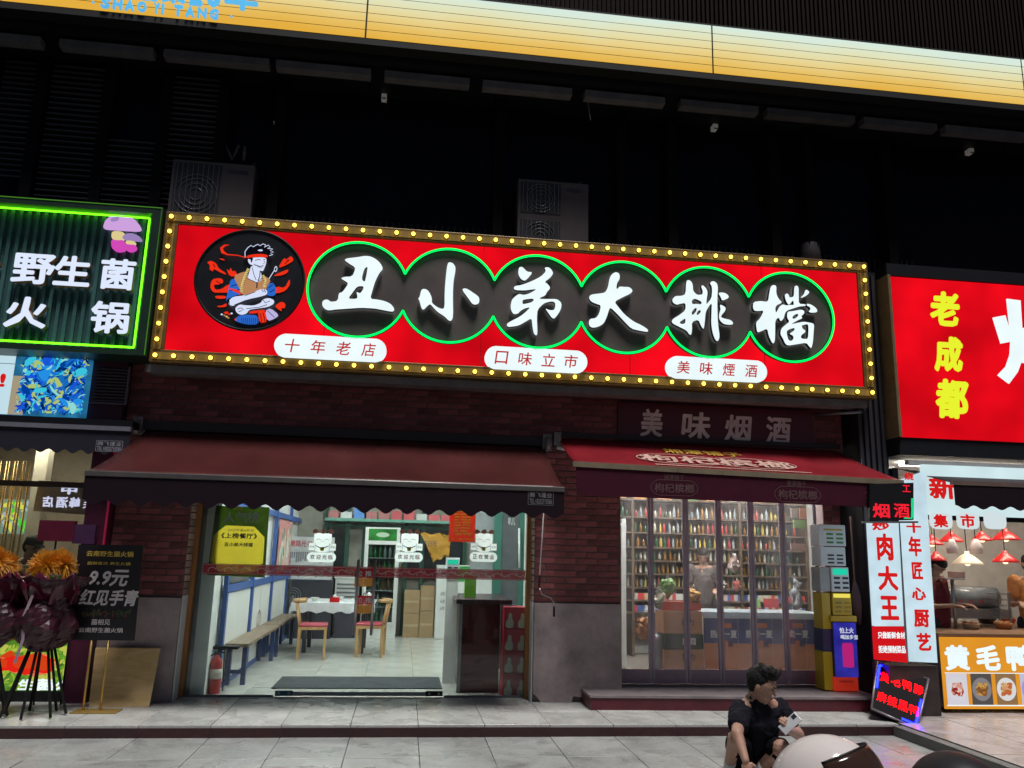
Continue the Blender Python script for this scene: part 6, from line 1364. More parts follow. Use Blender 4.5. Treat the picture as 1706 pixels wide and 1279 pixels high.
# lit food box at the bottom
fb_ = thing('food_lightbox', (-4, -.3, .1), 'lit picture box of red peppers and herbs with white characters at the shop foot', 'light box')
f21 = F(-.30); q = rectpx(f21, (-60, 1072), (152, 1152)); q = (q[0], f21.at(150, 1110)[0], .10, .56)
bx(-8, -3.23, -.12, -.02, .0, 1.1).build('stall_riser', M_dark, fb_)
bx(q[0], q[1], -.30, -.12, q[2], q[3]).build('picture_back', emit('herb_back', (.12, .30, .03), .7, .5, 9), fb_); bx(q[0], q[1]+.02, -.31, -.1, .001, .099).build('base', M_black, fb_)
f21 = F(-.301)
blobs(f21, q, [emit('h1', (.35, .55, .04), .8), emit('h2', (.15, .4, .03), .8), emit('h3', (.6, .65, .1), .8)], 260, .04, .12, fb_, 'herb_print', .001, 6, seed=2)
blobs(f21, (q[0], q[1]-.28, q[2]+.12, q[3]-.08), [emit('r1', (.9, .02, .01), .85), emit('r2', (.75, .06, .01), .85), emit('r3', (.95, .25, .12), .8)], 60, .12, .26, fb_, 'pepper_print', .006, 2.6, seed=7, dirs=(.1, 2.9, .4))
for ch_, a, b in (('野', (-26, 1129), (4, 1149)), ('生', (32, 1131), (60, 1149)), ('菌', (63, 1130), (90, 1150)), ('火', (93, 1132), (120, 1150)), ('锅', (121, 1131), (148, 1151))): textpx(ch_, f21, a, b, W_EM, fb_, name='letter', n0=.01, bold=.05)
MB().rect(f21, q[1]-.3, q[1], q[3], q[3]+.012, .0, .006).build('top_glow', W_EM, fb_)

# poster stand and wood board
pst = thing('poster_stand', (-2.75, -.79, 0), 'dark hotpot poster on a gold two-leg stand', 'poster stand')
fS = F(-.80); Mgd = mat('gold_stand', (.42, .28, .08), .35, .5)
MB().poly(fS, [fS.at(*p) for p in ((131, 907), (238, 908), (224, 1067), (113, 1066))], -.012, .0).build('poster', mat('poster_black', (.012, .010, .014), .4), pst)
for px0, px1 in ((153, 143), (181, 168)):
    a = PY(px0, 1066, -.79); b = PZ(px1+1, 1184); MB().tube([(a.x, -.79, a.z), (a.x, -.79, .01)], .011).build('leg', Mgd, pst)
c = PZ(160, 1186); MB().box(c.x-.20, c.x+.20, -.90, -.70, .001, .010).build('base_plate', Mgd, pst)
Mpg = mat('poster_grey', (.75, .66, .66), .5)
textpx('云南野生菌火锅', fS, (145, 917), (222, 928), mat('poster_gold', (.85, .58, .10), .5), pst, bold=.02, depth=.001); textpx('菌鲜香浓 养生火锅', fS, (146, 935), (217, 942), MATS['poster_gold'], pst, depth=.001)
textpx('9.9元', fS, (151, 948), (213, 977), Mpg, pst, bold=.04, shear=.2, depth=.001); textpx('红见手青', fS, (134, 981), (229, 1010), Mpg, pst, bold=.04, shear=.2, depth=.001)
textpx('菌相见', fS, (153, 1031), (183, 1041), Mpg, pst, bold=.01, depth=.001); textpx('云南野生菌火锅', fS, (132, 1045), (204, 1054), Mpg, pst, bold=.01, depth=.001)
blobs(fS, rectpx(fS, (135, 1012), (220, 1030)), [mat('pc1', (.12, .03, .02)), mat('pc2', (.10, .07, .02)), mat('pc3', (.03, .06, .02))], 40, .015, .05, pst, 'mushroom_print', .001, 3)
wd = thing('wood_board', (-2.6, -.55, 0), 'blank pale wooden board leaning against the grey pillar base', 'board')
b0, b1 = Vector((-2.90, -.56, .0)), Vector((-2.35, -.56, .0)); tl_, tr_ = PY(159, 1080, -.36), PY(267, 1080, -.36)
th = Vector((0, .02, .006))
MB().hexa([b0, b1, b1+th, b0+th, tl_, tr_, tr_+th, tl_+th]).build('panel', woodmat('birch_ply', (.60, .40, .17), (.75, .52, .26), .5, (2, 1, 9)), wd)
text('M2', Fr(tr_-Vector((.12, .001, .06))+Vector((0, 0, 0)), (1, 0, 0), (0, .5, 1)), 0, .07, 0, .03, Mink, wd, n0=.006)

# ------------------------------------------------------------------ flower stands
def flower_stand(px, py, label, rot, sc=1.):
    base = Vector(PZ(px, 1190)); base.y = py; base.z = 0
    base.x = PY(px, 1150, py).x
    t = thing('flower_stand', base, label, 'flower stand', 'opening flower stands on black legs')
    rg = random.Random(int(px)+4)
    for k in range(7):
        a = 2*math.pi*k/7+rot; MB().tube([base+Vector((.07*math.cos(a), 0.07*math.sin(a), .70)), base+Vector((.27*math.cos(a), .22*math.sin(a), .01))], .013, 8).build('leg', M_black, t)
    # wrapped paper cone: bell shape with crumples
    mb = MB(); kp = [(.04, .47), (.15, .50), (.22, .58), (.25, .70), (.235, .82), (.18, .92), (.12, .98), (.16, 1.02), (.24, 1.07), (.28, 1.13)]
    prof = []
    for (r0, z0), (r1, z1) in zip(kp, kp[1:]): prof += [(r0+(r1-r0)*q/4, z0+(z1-z0)*q/4+.09) for q in range(4)]
    mb.lathe(base, prof, 44); mb.smooth = [False]*len(mb.smooth)
    for p in mb.v:
        d = p-base; n_ = noise.noise(Vector((d.x*6, d.y*6, d.z*4))+Vector((px, 0, 0))); n2 = abs(noise.noise(d*16))*2-.4; rr = Vector((d.x, d.y, 0)); rr = rr.normalized() if rr.length > 1e-4 else Vector((1, 0, 0)); p += rr*(n_*.11-n2*.022); p.z += noise.noise(d*7)*.04
    mb.build('wrapping_paper', mat('maroon_paper', (.034, .004, .012), .42, var=.3, scale=8, bump=.4, bscale=14), t)
    for k in range(7):           # flared paper corners
        a = rot+.9*k; c = base+Vector((.20*math.cos(a), .17*math.sin(a), 1.09)); 
        mb = MB(); mb.sm = True; w_ = Vector((-math.sin(a), math.cos(a), 0))*.13; u_ = Vector((math.cos(a)*.13, math.sin(a)*.1, .17))
        i = len(mb.v); mb.v += [c-w_-Vector((0, 0, .12)), c+w_-Vector((0, 0, .12)), c+w_*.9+u_*.4, c+u_, c-w_*.9+u_*.35]; mb._f([0, 1, 2, 3, 4]); mb.v += [v+Vector((.006, .006, .006)) for v in mb.v[:5]]; mb._f([9, 8, 7, 6, 5])
        for j in range(5): mb._f([j, j+5, (j+1) % 5+5, (j+1) % 5])
        mb.build('paper_flap', mat('crimson_paper', (.075, .006, .022), .2, bump=.3, bscale=12), t)
    rb_ = MB().tube([base+Vector((.145*math.cos(s), .145*math.sin(s), 1.065)) for s in [k*math.pi/10 for k in range(20)]], .012, 6, closed=True).build('ribbon', mat('mauve_ribbon', (.35, .25, .30), .4), t)
    MB().ribbon(Fr(base+Vector((0, -.22, 0))), [(-.05, 1.06), (-.1, .88), (-.08, .68), (-.12, .48)], .025, 0, .002).build('ribbon_tail', MATS['mauve_ribbon'], t)
    # chrysanthemum heads: bundles of many narrow petals
    for k in range(6):
        a = rot+k*1.05; r = .0 if k == 5 else .10; hc = base+Vector((r*math.cos(a), r*math.sin(a)*.8, 1.30+.05*rg.random()))
        mb = MB()
        for j in range(620):
            th_ = rg.uniform(0, 2*math.pi); ph = rg.uniform(0, 2.3); d = Vector((math.sin(ph)*math.cos(th_), math.sin(ph)*math.sin(th_), math.cos(ph))); L = rg.uniform(.09, .145)*(1-.12*(ph > 1.3))
            s0 = hc+d*.02; s1 = hc+d*L-Vector((0, 0, .05*ph)); side = d.orthogonal().normalized()*.0034; i = len(mb.v)
            mb.v += [s0-side, s0+side, s1+side*.6, s1-side*.6, (s0+s1)/2+d.cross(side).normalized()*.004]; mb._f([i, i+1, i+4]); mb._f([i+1, i+2, i+4]); mb._f([i+2, i+3, i+4]); mb._f([i+3, i, i+4]); mb._f([i+3, i+2, i+1, i])
        mb.build('flower_head', thin('orange_petals', (.80, .38, .03), .35), t)
    for k in range(14):
        a = rg.uniform(0, 6.28); MB().tube([base+Vector((.12*math.cos(a), .1*math.sin(a), 1.09)), base+Vector((.2*math.cos(a), .18*math.sin(a), 1.24))], .012, 5).build('leaf', mat('dark_leaf', (.02, .035, .015), .6), t)
    return t
flower_stand(60, -1.0, 'orange chrysanthemum stand in maroon paper beside the dark poster', .2)
flower_stand(-36, -1.05, 'orange chrysanthemum stand cut by the left edge of the photo', .9)
rbx = thing('red_sign_board', (-3.5, -.3, 1.4), 'plain dark red card standing behind the flowers', 'card'); f22 = F(-.5); q = rectpx(f22, (66, 866), (121, 902)); bx(q[0], q[1], -.5, -.44, q[2], q[3]).build('card', mat('maroon_card', (.10, .006, .025), .4), rbx)
MB().tube([((q[0]+q[1])/2, -.47, .0), ((q[0]+q[1])/2, -.47, q[2])], .01).build('support', M_black, rbx)
pbx = thing('purple_sign_board', (-3.2, -.3, 1.35), 'plain purple card right of the dark red card behind the flowers', 'card'); q = rectpx(f22, (122, 873), (150, 906)); bx(q[0]+.005, q[1]+.03, -.49, -.44, q[2], q[3]).build('card', mat('purple_card', (.06, .02, .07), .4), pbx)
MB().tube([((q[0]+q[1])/2, -.465, .0), ((q[0]+q[1])/2, -.465, q[2])], .01).build('support', M_black, pbx)

# ================================================================== AIR CONDITIONERS
def aircon(x0, x1, z0, z1, Y, label, fans=1, brand='GREE', z_base=4.62):
    t = thing('air_conditioner', ((x0+x1)/2, Y, z0), label, 'air conditioner', 'outdoor air conditioning units')
    Mac = mat('ac_white', (.10, .08, .085), .5, var=.15, scale=3)
    bx(x0, x1, Y, Y+.32, z0, z1).build('case', Mac, t, bevel=.01)
    w_ = x1-x0; gx = x0+.04*w_; gx1 = x0+.60*w_
    for k in range(fans):
        h = (z1-z0)/fans; a = z1-h*(k+1)+.05; b = z1-h*k-.04
        MB().rect(F(Y-.001), gx, gx1, a, b, 0, .004).build('grille_well', mat('grille_dark', (.03, .028, .035), .6), t)
        c = Vector(((gx+gx1)/2, Y-.012, (a+b)/2)); R_ = min(gx1-gx, b-a)/2-.02
        for rr in (.3, .55, .8, 1.0): MB().tube([c+Vector((R_*rr*math.cos(s), 0, R_*rr*math.sin(s))) for s in [j*math.pi/12 for j in range(24)]], .004, 5, closed=True).build('grille_ring', M_alu, t)
        for j in range(9): xx = gx+(gx1-gx)*(j+.5)/9; bx(xx-.003, xx+.003, Y-.014, Y-.006, a+.01, b-.01).build('grille_bar', M_alu, t)
    text(brand, F(Y-.002), x0+.68*w_, x0+.92*w_, z1-.13, z1-.085, Mink, t, bold=.03)
    bx(x0+.05, x0+.12, Y+.05, Y+.3, z_base, z0).build('foot', M_black, t); bx(x1-.12, x1-.05, Y+.05, Y+.3, z_base, z0).build('foot', M_black, t)
    MB().tube([(x1-.12, Y+.2, z1), (x1-.1, Y+.2, z1+.06), (x1-.05, Y+.25, z1+.14)], .018).build('pipe', M_alu, t)
    return t
aircon(1.16, 2.035, 5.02, 6.0, -.14, 'twin-fan air conditioner on the ledge above the middle of the red sign', 2, 'GREE')
aircon(-2.86, -1.94, 5.05, 5.89, -.14, 'dim air conditioner above the round emblem beside the louvres', 1, 'GREE')
aircon(4.85, 5.60, 4.95, 5.22, -.14, 'low air conditioner peeking over the right end of the bulb frame', 1, '')
t = thing('bucket', (4.95, -.05, 5.22), 'grey upturned bucket on top of the right air conditioner', 'bucket'); MB().lathe((4.97, .02, 5.231), [(.14, 0), (.11, .26), (.10, .27)], 16).build('body', mat('bucket_grey', (.14, .12, .13), .6), t)
p1, p2 = PY(376, 240, 0), PY(388, 268, 0)
t = thing('pipe_stub', (-2.3, 0, 5.9), 'forked pale pipes rising behind the dim air conditioner', 'pipe'); MB().tube([PY(374, 238, 0), PY(387, 266, 0), PY(398, 242, 0)], .02).tube([PY(408, 244, 0), PY(406, 268, 0)], .02).build('pipes', mat('pipe_grey', (.12, .11, .13), .5), t)
# cables under the band
t = thing('cable', (0, -.4, 6.9), 'thin dark cable sagging under the yellow lit band', 'cable')
MB().tube([PY(px, py, -.3) for px, py in ((835, 120), (870, 124), (905, 127), (940, 126), (975, 127))], .006, 5).build('wire', M_alu, t)
MB().tube([PY(px, py, -.2) for px, py in ((975, 132), (978, 160), (984, 200))], .008, 5).build('wire', M_alu, t)

# ================================================================== PEOPLE
def J(x, y, Y): return PY(x, y, Y)
def limb(mb, pts, rs, seg=12):
    mb.tube(pts, rs, seg)
    for p, r in zip(pts, rs): mb.ball(p, r, 10, 6)
def head_shape(mb, c, s, face, tilt=0.):
    """c centre, s head height; face = direction looked at"""
    fz_ = Vector(face).normalized(); side = fz_.cross(Vector((0, 0, 1))).normalized(); upv = side.cross(fz_).normalized()
    rot = Matrix((side, fz_, upv)).transposed()
    mb.ball(c+upv*s*.08, (s*.345, s*.42, s*.40), 16, 12, rot); mb.ball(c-upv*s*.20+fz_*s*.08, (s*.26, s*.29, s*.30), 14, 10, rot)
    mb.ball(c-upv*s*.40+fz_*s*.22, (s*.12, s*.10, s*.09), 10, 8, rot)                       # chin
    mb.tube([c+upv*s*.06+fz_*s*.40, c-upv*s*.10+fz_*s*.45], [s*.03, s*.05], 8); mb.ball(c-upv*s*.10+fz_*s*.44, s*.052, 8, 6)   # nose
    mb.ball(c+upv*s*.10+fz_*s*.38, (s*.22, s*.05, s*.035), 10, 6, rot)                      # brow
    for d in (-1, 1): mb.ball(c-upv*s*.02+side*d*s*.345-fz_*s*.03, (s*.035, s*.07, s*.11), 8, 6, rot)
    mb.ball(c-upv*s*.235+fz_*s*.365, (s*.09, s*.04, s*.022), 8, 5, rot); mb.ball(c-upv*s*.28+fz_*s*.355, (s*.08, s*.045, s*.028), 8, 5, rot)
    return fz_, side, upv, rot
def head_extras(t, c, s, fz_, side, upv, rot, hair_m=None):
    MB().ball(c-upv*s*.258+fz_*s*.392, (s*.095, s*.022, s*.014), 10, 6, rot).build('mouth', mat('lip_dark', (.16, .05, .045), .5), t)
    for d in (-1, 1): MB().ball(c-upv*s*.145+fz_*s*.455+side*d*s*.028, s*.014, 6, 4).build('nostril_shade', mat('nostril_shade', (.05, .02, .02), .8), t)  # dark dots stand in for the shadow of the nostrils
    for d in (-1, 1):
        e = MB().ball(c+upv*s*.025+side*d*s*.15+fz_*s*.385, (s*.062, s*.024, s*.024), 8, 6, rot); e.build('eye', mat('eye_dark', (.02, .015, .012), .2), t)
        MB().tube([c+upv*s*.115+side*d*s*.08+fz_*s*.432, c+upv*s*.125+side*d*s*.2+fz_*s*.385], s*.020, 6).build('eyebrow', M_hair, t)
man = thing('person', (2.7, -2.9, -.1), 'man in black T-shirt and shorts squatting on the street with a phone', 'person')
HC = J(1269, 1142, -3.05); hs = .245; face = Vector((.74, -.60, -.30))
B = MB()
fz_, side, upv, rot = head_shape(B, HC, hs, face)
neck = J(1257, 1167, -2.99); limb(B, [HC-upv*.08-fz_*.02, neck], [.050, .055])
chest = J(1262, 1203, -2.92); pel = J(1258, 1262, -2.72)
limb(B, [neck, chest, pel], [.075, .135, .15])
sl, srr = J(1233, 1184, -2.98), J(1296, 1180, -2.90)
limb(B, [sl, neck], [.062, .055]); limb(B, [srr, neck], [.062, .055])
el, wl_ = J(1228, 1222, -3.22), J(1242, 1266, -3.34)
limb(B, [sl, el], [.055, .043]); limb(B, [el, wl_], [.043, .027])
er_, wr_ = J(1332, 1222, -3.08), J(1321, 1208, -3.26)
er_ = J(1331, 1224, -3.02); wr_ = J(1312, 1215, -3.25)
limb(B, [srr, er_], [.055, .042]); limb(B, [er_, wr_], [.042, .028])
kl, kr = J(1226, 1230, -3.12), J(1301, 1246, -3.15); hl, hr = pel+Vector((-.1, .0, -.02)), pel+Vector((.1, 0, -.02))
al, ar = Vector((kl.x+.04, -2.86, -.03)), Vector((kr.x-.07, -2.90, -.03))
limb(B, [hl, kl], [.095, .062]); limb(B, [kl, al], [.06, .036]); limb(B, [hr, kr], [.095, .062]); limb(B, [kr, ar], [.06, .036])
def hand(mb, wr, d, palm_n, s=1., curl=.5):
    d = Vector(d).normalized(); pn = Vector(palm_n); pn = (pn-d*pn.dot(d)).normalized(); sd_ = d.cross(pn)
    mb.ball(wr+d*.045*s, (.04*s, .04*s, .017*s), 12, 8, Matrix((d, sd_, pn)).transposed())
    for k, L in enumerate((.068, .078, .074, .056)):
        b0_ = wr+d*.075*s+sd_*(.027-.018*k)*s; b1_ = b0_+(d*math.cos(curl)+pn*math.sin(curl))*L*.5*s; b2_ = b1_+(d*math.cos(curl*2.1)+pn*math.sin(curl*2.1))*L*.5*s
        mb.tube([b0_-d*.02*s, b0_, b1_, b2_], [.010*s, .0095*s, .0088*s, .007*s], 8); mb.ball(b2_, .007*s, 8, 5)
    t0 = wr+d*.025*s+sd_*.028*s; t1 = t0+(d*.6+sd_*.7+pn*.3).normalized()*.035*s; t2 = t1+(d*.9+sd_*.1+pn*.5).normalized()*.03*s
    mb.tube([t0, t1, t2], [.014*s, .011*s, .008*s], 8); mb.ball(t2, .008*s, 8, 5)
hand(B, wl_, Vector((.15, -.15, -1)), Vector((.3, .9, 0)), 1, .35)
hand(B, wr_, Vector((-.25, -.75, .55)), Vector((-.6, .2, .6)), 1, .9)
body = remesh(B, 'body', M_skin, man, .0045, 2)
head_extras(man, HC, hs, fz_, side, upv, rot)
# hair: dense crop, taller on top
H = MB(); H.ball(HC+upv*hs*.20-fz_*hs*.10, (hs*.385, hs*.42, hs*.36), 18, 12, rot); H.ball(HC+upv*hs*.04-fz_*hs*.20, (hs*.335, hs*.26, hs*.33), 16, 12, rot); H.ball(HC+upv*hs*.42+fz_*hs*.03, (hs*.35, hs*.40, hs*.20), 16, 10, rot)
rg = random.Random(1)
for k in range(60):
    a = rg.uniform(0, 6.28); r = rg.uniform(0, .36)*hs; p = HC+upv*hs*.50+side*r*math.cos(a)+fz_*(r*math.sin(a)+.02); H.tube([p, p+upv*hs*rg.uniform(.08, .15)+side*rg.uniform(-.01, .01)], [.014, .006], 6)
remesh(H, 'hair', M_hair, man, .0045, 1, .0035, 60)
Msh = mat('black_cotton', (.010, .010, .015), .9, bump=.5, bscale=22, spec=.1)
S = MB(); limb(S, [neck+Vector((.004, .0, -.006)), chest, pel+Vector((0, 0, .03))], [.079, .155, .165]); S.ball((sl+srr)/2+Vector((0, .01, -.03)), (.19, .10, .07), 16, 10)
limb(S, [sl, sl*.42+el*.58], [.078, .072]); limb(S, [srr, srr*.45+er_*.55], [.078, .068]); limb(S, [sl, chest], [.08, .13]); limb(S, [srr, chest], [.08, .13])
remesh(S, 'shirt', Msh, man, .006, 4, .011, 14)
T = MB(); limb(T, [hl, hl*.25+kl*.75], [.115, .088]); limb(T, [hr, hr*.12+kr*.88], [.115, .085]); T.ball(pel, (.18, .15, .13), 14, 10); T.ball(pel+Vector((.05, -.12, -.05)), (.14, .14, .10), 12, 8)
remesh(T, 'shorts', mat('black_shorts', (.004, .004, .006), .9, spec=.1), man, .007, 4, .009, 12)
for a_, k_ in ((al, kl), (ar, kr)):
    MB().tube([a_+Vector((0, 0, .0)), a_+(k_-a_)*.28], [.041, .045], 12).build('sock', mat('white_sock', (.6, .6, .6), .8), man)
    mb = MB(); mb.ball(a_+Vector((0, -.07, -.035)), (.046, .13, .04), 14, 8); mb.ball(a_+Vector((0, .0, -.02)), (.042, .06, .05), 12, 8)
    for p in mb.v: p.z = max(p.z, -.0995)
    mb.build('shoe', mat('grey_shoe', (.15, .15, .16), .6), man)
ph = thing('smartphone', (2.8, -3.3, .1), 'pale grey phone held in the squatting man\'s hand', 'phone')
pc = wr_+Vector((-.015, -.075, .055)); e1 = Vector((.72, -.1, .62)).normalized(); e3 = Vector((-.45, -.75, .42)); e3 = (e3-e1*e3.dot(e1)).normalized(); e2 = e3.cross(e1)
fph = Fr(pc, e1, e2)
mb = MB(); mb.rect(fph, -.08, .08, -.038, .038, -.004, .004); mb.build('case', mat('phone_silver', (.5, .5, .52), .35, .2), ph, bevel=.003)
MB().rect(fph, .035, .07, .002, .03, .004, .006).build('camera_bump', M_black, ph); MB().rect(fph, -.074, .074, -.034, .034, -.0055, -.0042).build('screen', mat('phone_screen', (.02, .02, .025), .1), ph)

def simple_person(x, y, zc, h, facev, shirt, label, haircol=None, cap=None, hold=False):
    """standing behind a counter; zc = floor height"""
    t = thing('person', (x, y, zc), label, 'person'); s = h/7.5; b = Vector((x, y, zc))
    f_ = Vector(facev).normalized(); hf = Vector((f_.x, f_.y, 0)).normalized(); rt_ = hf.cross(Vector((0, 0, 1)))
    B = MB(); HC_ = b+Vector((0, 0, h-.5*s))+hf*.05
    a1, a2, a3_, a4_ = head_shape(B, HC_, s, facev)
    nk = b+Vector((0, 0, h-1.25*s)); ch_ = b+Vector((0, 0, h*.72)); pv = b+Vector((0, 0, h*.52))
    limb(B, [HC_, nk], [.05, .055]); limb(B, [nk, ch_, pv], [.07, .125, .13])
    ws = []
    for d in (-1, 1):
        sh = b+rt_*d*.17+Vector((0, 0, h*.81)); e_ = sh+Vector((0, 0, -.27))+rt_*d*.04+hf*.05; w__ = e_+hf*.22+Vector((0, 0, .02))-rt_*d*.06
        limb(B, [nk, sh, e_, w__], [.05, .055, .042, .027]); hand(B, w__, hf, Vector((0, 0, -1)), 1, .5); ws.append((sh, e_, w__))
        hp = pv+rt_*d*.09; kn = hp+Vector((0, 0, -h*.24)); an = kn+Vector((0, 0, -h*.24)); limb(B, [hp, kn, an], [.085, .055, .035]); B.ball(an+hf*.06+Vector((0, 0, -.02)), (.05, .09, .03), 10, 6)
    for p in B.v: p.z = max(p.z, zc+.001)
    remesh(B, 'body', M_skin, t, .009, 3); head_extras(t, HC_, s, a1, a2, a3_, a4_)
    H = MB(); H.ball(HC_+a3_*s*.25-a1*s*.04, (s*.395, s*.455, s*.32), 14, 10, a4_); H.ball(HC_-a1*s*.16, (s*.39, s*.34, s*.44), 14, 10, a4_)
    if cap: pass
    remesh(H, 'hair', M_hair, t, .009, 2)
    S = MB(); limb(S, [nk+Vector((0, 0, -.06)), ch_, pv], [.09, .145, .15])
    for sh, e_, w__ in ws: limb(S, [sh, sh*.4+e_*.6], [.075, .06]); limb(S, [sh, ch_], [.075, .11])
    remesh(S, 'shirt', shirt, t, .01, 3, .009, 12)
    P_ = MB()
    for d in (-1, 1):
        hp = pv+rt_*d*.09; kn = hp+Vector((0, 0, -h*.24)); an = kn+Vector((0, 0, -h*.22)); limb(P_, [hp, kn, an], [.10, .07, .06])
    remesh(P_, 'trousers', mat('dark_trousers', (.02, .02, .03), .8), t, .012, 2)
    if cap:
        K = MB(); K.ball(HC_+a3_*s*.30, (s*.42, s*.46, s*.32), 14, 10, a4_); K.ball(HC_+a3_*s*.22+a1*s*.48, (s*.30, s*.26, s*.05), 12, 6, a4_); remesh(K, 'cap', cap, t, .008, 2)
    return t
p = PY(1563, 965, -.05); simple_person(p.x-.02, .0, 0, 1.62, (.35, -.55, -.75), mat('red_black_shirt', (.14, .008, .02), .7), 'woman with dark hair in a dark red shirt bent over the stall food')
p = PY(1712, 940, .0); simple_person(p.x, -.02, 0, 1.66, (-.5, -.8, -.2), mat('orange_shirt', (.75, .32, .10), .7), 'person in a pale orange T-shirt at the right edge of the stall')
p = PY(1172, 950, 1.6); simple_person(p.x, 1.6, .136, 1.52, (-.4, -1, -.5), mat('grey_vest', (.07, .055, .055), .8), 'blurred dark-haired shopper standing inside the liquor shop')
p = PY(47, 900, .2); simple_person(p.x, .25, 0, 1.58, (.8, -.5, -.35), mat('white_shirt', (.55, .55, .55), .7), 'cook in a white shirt and dark cap behind the flower stands', cap=mat('dark_cap', (.045, .05, .05), .7))

# ================================================================== SCOOTERS WITH HELMET (front edge of the picture)
def scooter(x, y, rz, col, label):
    t = local_thing('scooter', label, 'scooter', 'scooters parked at the bottom edge')
    Mb = mat('scooter_%s' % label[:5].strip(), col, .25, var=.05); Mty = mat('tyre', (.015, .015, .015), .85)
    for yy in (-.55, .62):
        w_ = MB().tube([(0, yy+.2*math.cos(a), .22+.2*math.sin(a)) for a in [k*math.pi/12 for k in range(24)]], .045, 8, closed=True).build('wheel', Mty, t)
        MB().lathe((-.04, yy, .22), [(.14, 0), (.15, .01), (.15, .07), (.14, .08)], 16, (1, 0, 0)).build('rim', M_alu, w_).parent = w_
    B = MB(); B.ball((0, -.35, .45), (.15, .38, .17), 16, 10); B.ball((0, -.2, .34), (.14, .3, .1), 14, 8); B.box(-.12, .12, -.1, .45, .22, .29); B.ball((0, .45, .55), (.17, .09, .32), 14, 10); B.ball((0, -.62, .42), (.10, .16, .06), 12, 8)
    remesh(B, 'body_shell', Mb, t, .014, 4)
    S = MB(); S.ball((0, -.3, .64), (.13, .36, .07), 16, 8); S.ball((0, -.45, .66), (.13, .2, .07), 14, 8); remesh(S, 'seat', mat('seat_black', (.015, .015, .017), .5), t, .012, 3)
    MB().tube([(0, .56, .25), (0, .47, .90)], .03).build('steering_column', M_black, t); MB().tube([(-.30, .40, .955), (-.1, .47, .93), (.1, .47, .93), (.30, .40, .955)], .016).build('handlebar', M_black, t)
    for d in (-1, 1): MB().tube([(d*.30, .40, .955), (d*.36, .375, .96)], .022).build('grip', M_black, t)
    MB().ball((0, .54, .78), (.09, .05, .07), 12, 8).build('headlight', mat('lamp_glass', (.5, .5, .5), .1), t)
    t.location = (x, y, -.1); t.rotation_euler.z = rz; return t
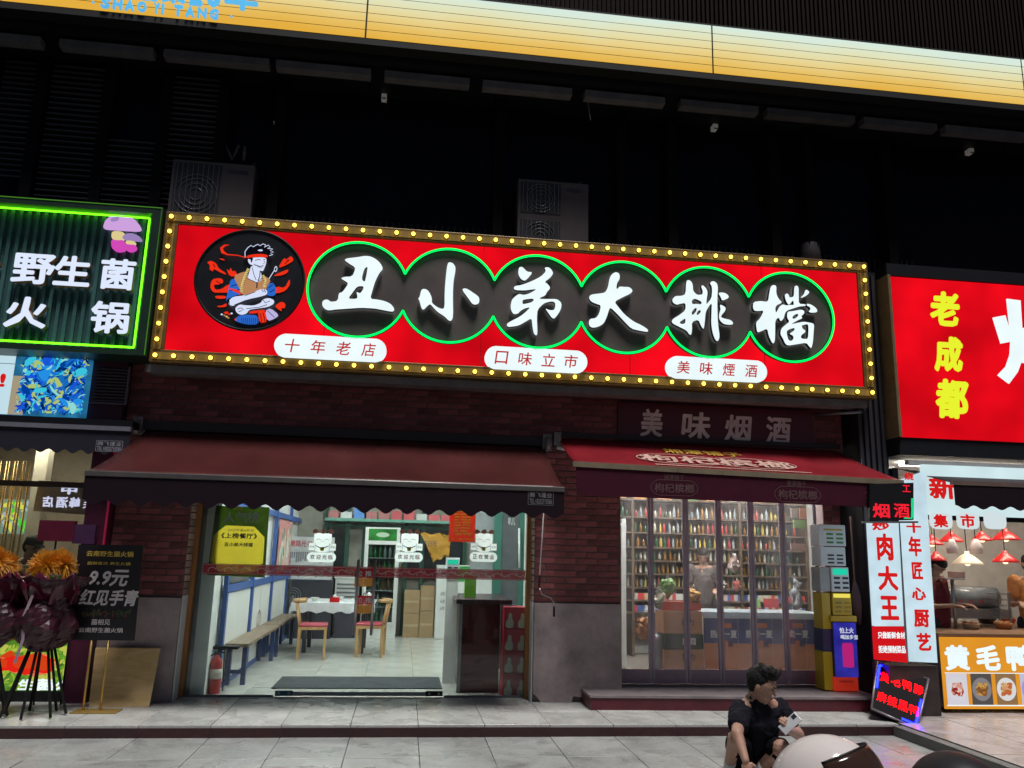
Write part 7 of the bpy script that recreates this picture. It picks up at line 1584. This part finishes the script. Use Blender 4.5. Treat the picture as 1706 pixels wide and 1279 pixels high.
def helmet(c, R_, look, label, shell, visor_m):
    t = thing('helmet', c, label, 'helmet', 'helmets resting on the scooters'); lk = Vector(look).normalized(); sd_ = lk.cross(Vector((0, 0, 1))).normalized(); upv_ = sd_.cross(lk); rot = Matrix((sd_, lk, upv_)).transposed()
    mb = MB(); seg, rings = 40, 26; mb.sm = True
    rows = []
    for i in range(rings+1):
        ph_ = math.pi*.66*i/rings; row = []
        for j in range(seg):
            th_ = 2*math.pi*j/seg; d = Vector((math.sin(ph_)*math.cos(th_)*.90, math.sin(ph_)*math.sin(th_)*1.1, math.cos(ph_)*.95)); row.append(d)
        rows.append(row)
    def face_open(d): return d.y > .50 and d.z < .36 and d.z > -.8
    idx = {}
    for sgn, rr in ((1, 1.0), (-1, .93)):
        for i in range(rings+1):
            for j in range(seg): idx[(sgn, i, j)] = len(mb.v); mb.v.append(c+rot @ (rows[i][j]*R_*rr))
    for i in range(rings):
        for j in range(seg):
            j2 = (j+1) % seg; cdir = (rows[i][j]+rows[i+1][j2])/2
            if face_open(cdir): continue
            mb._f([idx[(1, i+1, j)], idx[(1, i+1, j2)], idx[(1, i, j2)], idx[(1, i, j)]]); mb._f([idx[(-1, i, j)], idx[(-1, i, j2)], idx[(-1, i+1, j2)], idx[(-1, i+1, j)]])
    for j in range(seg):
        j2 = (j+1) % seg; mb._f([idx[(1, rings, j)], idx[(-1, rings, j)], idx[(-1, rings, j2)], idx[(1, rings, j2)]])
    mb.build('shell', shell, t)
    v = MB(); v.sm = True; k0 = 0; n1, n2 = 18, 12
    for i in range(n2+1):
        for j in range(n1+1):
            a = -1.18+2.36*j/n1; z = -.62+1.1*i/n2; r0 = math.sqrt(max(.05, 1-(z*.85)**2)); v.v.append(c+rot @ (Vector((math.sin(a)*r0*.94, math.cos(a)*r0*1.15, z*.95))*R_*1.03))
    for i in range(n2):
        for j in range(n1): q0 = i*(n1+1)+j; v._f([q0, q0+1, q0+n1+2, q0+n1+1])
    vo = v.build('visor', visor_m, t); so = vo.modifiers.new('s', 'SOLIDIFY'); so.thickness = .003
    rim = [c+rot @ (Vector((math.sin(a)*r0*.94, math.cos(a)*r0*1.15, z*.95))*R_*1.035) for a, z, r0 in [(-1.18+2.36*j/24, .48, math.sqrt(1-(.48*.85)**2)) for j in range(25)]]
    MB().tube(rim, .004, 6).build('visor_edge', M_black, t)
    MB().ball(c+rot @ (Vector((-.70, -.42, .46))*R_*1.03), (R_*.14, R_*.10, R_*.12), 10, 6, rot).build('red_decal', mat('decal_red', (.40, .03, .05), .3), t)
    MB().ball(c-upv_*.02, (R_*.85, R_*.9, R_*.7), 14, 10, rot).build('lining', mat('helmet_lining', (.02, .02, .02), .9), t)
    return t
hc = PY(1367, 1306, -6.60)
scooter(hc.x-.02, hc.y-.50, math.radians(0), (.55, .55, .55), 'white scooter parked nose-on under the helmet, below the frame')
helmet(Vector((hc.x, hc.y-.03, hc.z)), .156, (.66, -.62, .42), 'glossy white helmet with dark visor and red decal at the bottom edge', mat('white_gloss', (.60, .55, .53), .12, var=.04), mat('visor_dark', (.035, .018, .012), .08))
h2 = PY(1592, 1330, -6.5)
scooter(h2.x, h2.y-.48, math.radians(-6), (.03, .03, .035), 'black scooter parked at the bottom right, mostly below the frame')
helmet(Vector((h2.x, h2.y-.02, h2.z)), .155, (.2, -.9, -.05), 'matt black helmet peeking over the bottom edge at the right', mat('black_matt', (.015, .015, .018), .4), MATS['visor_dark'])
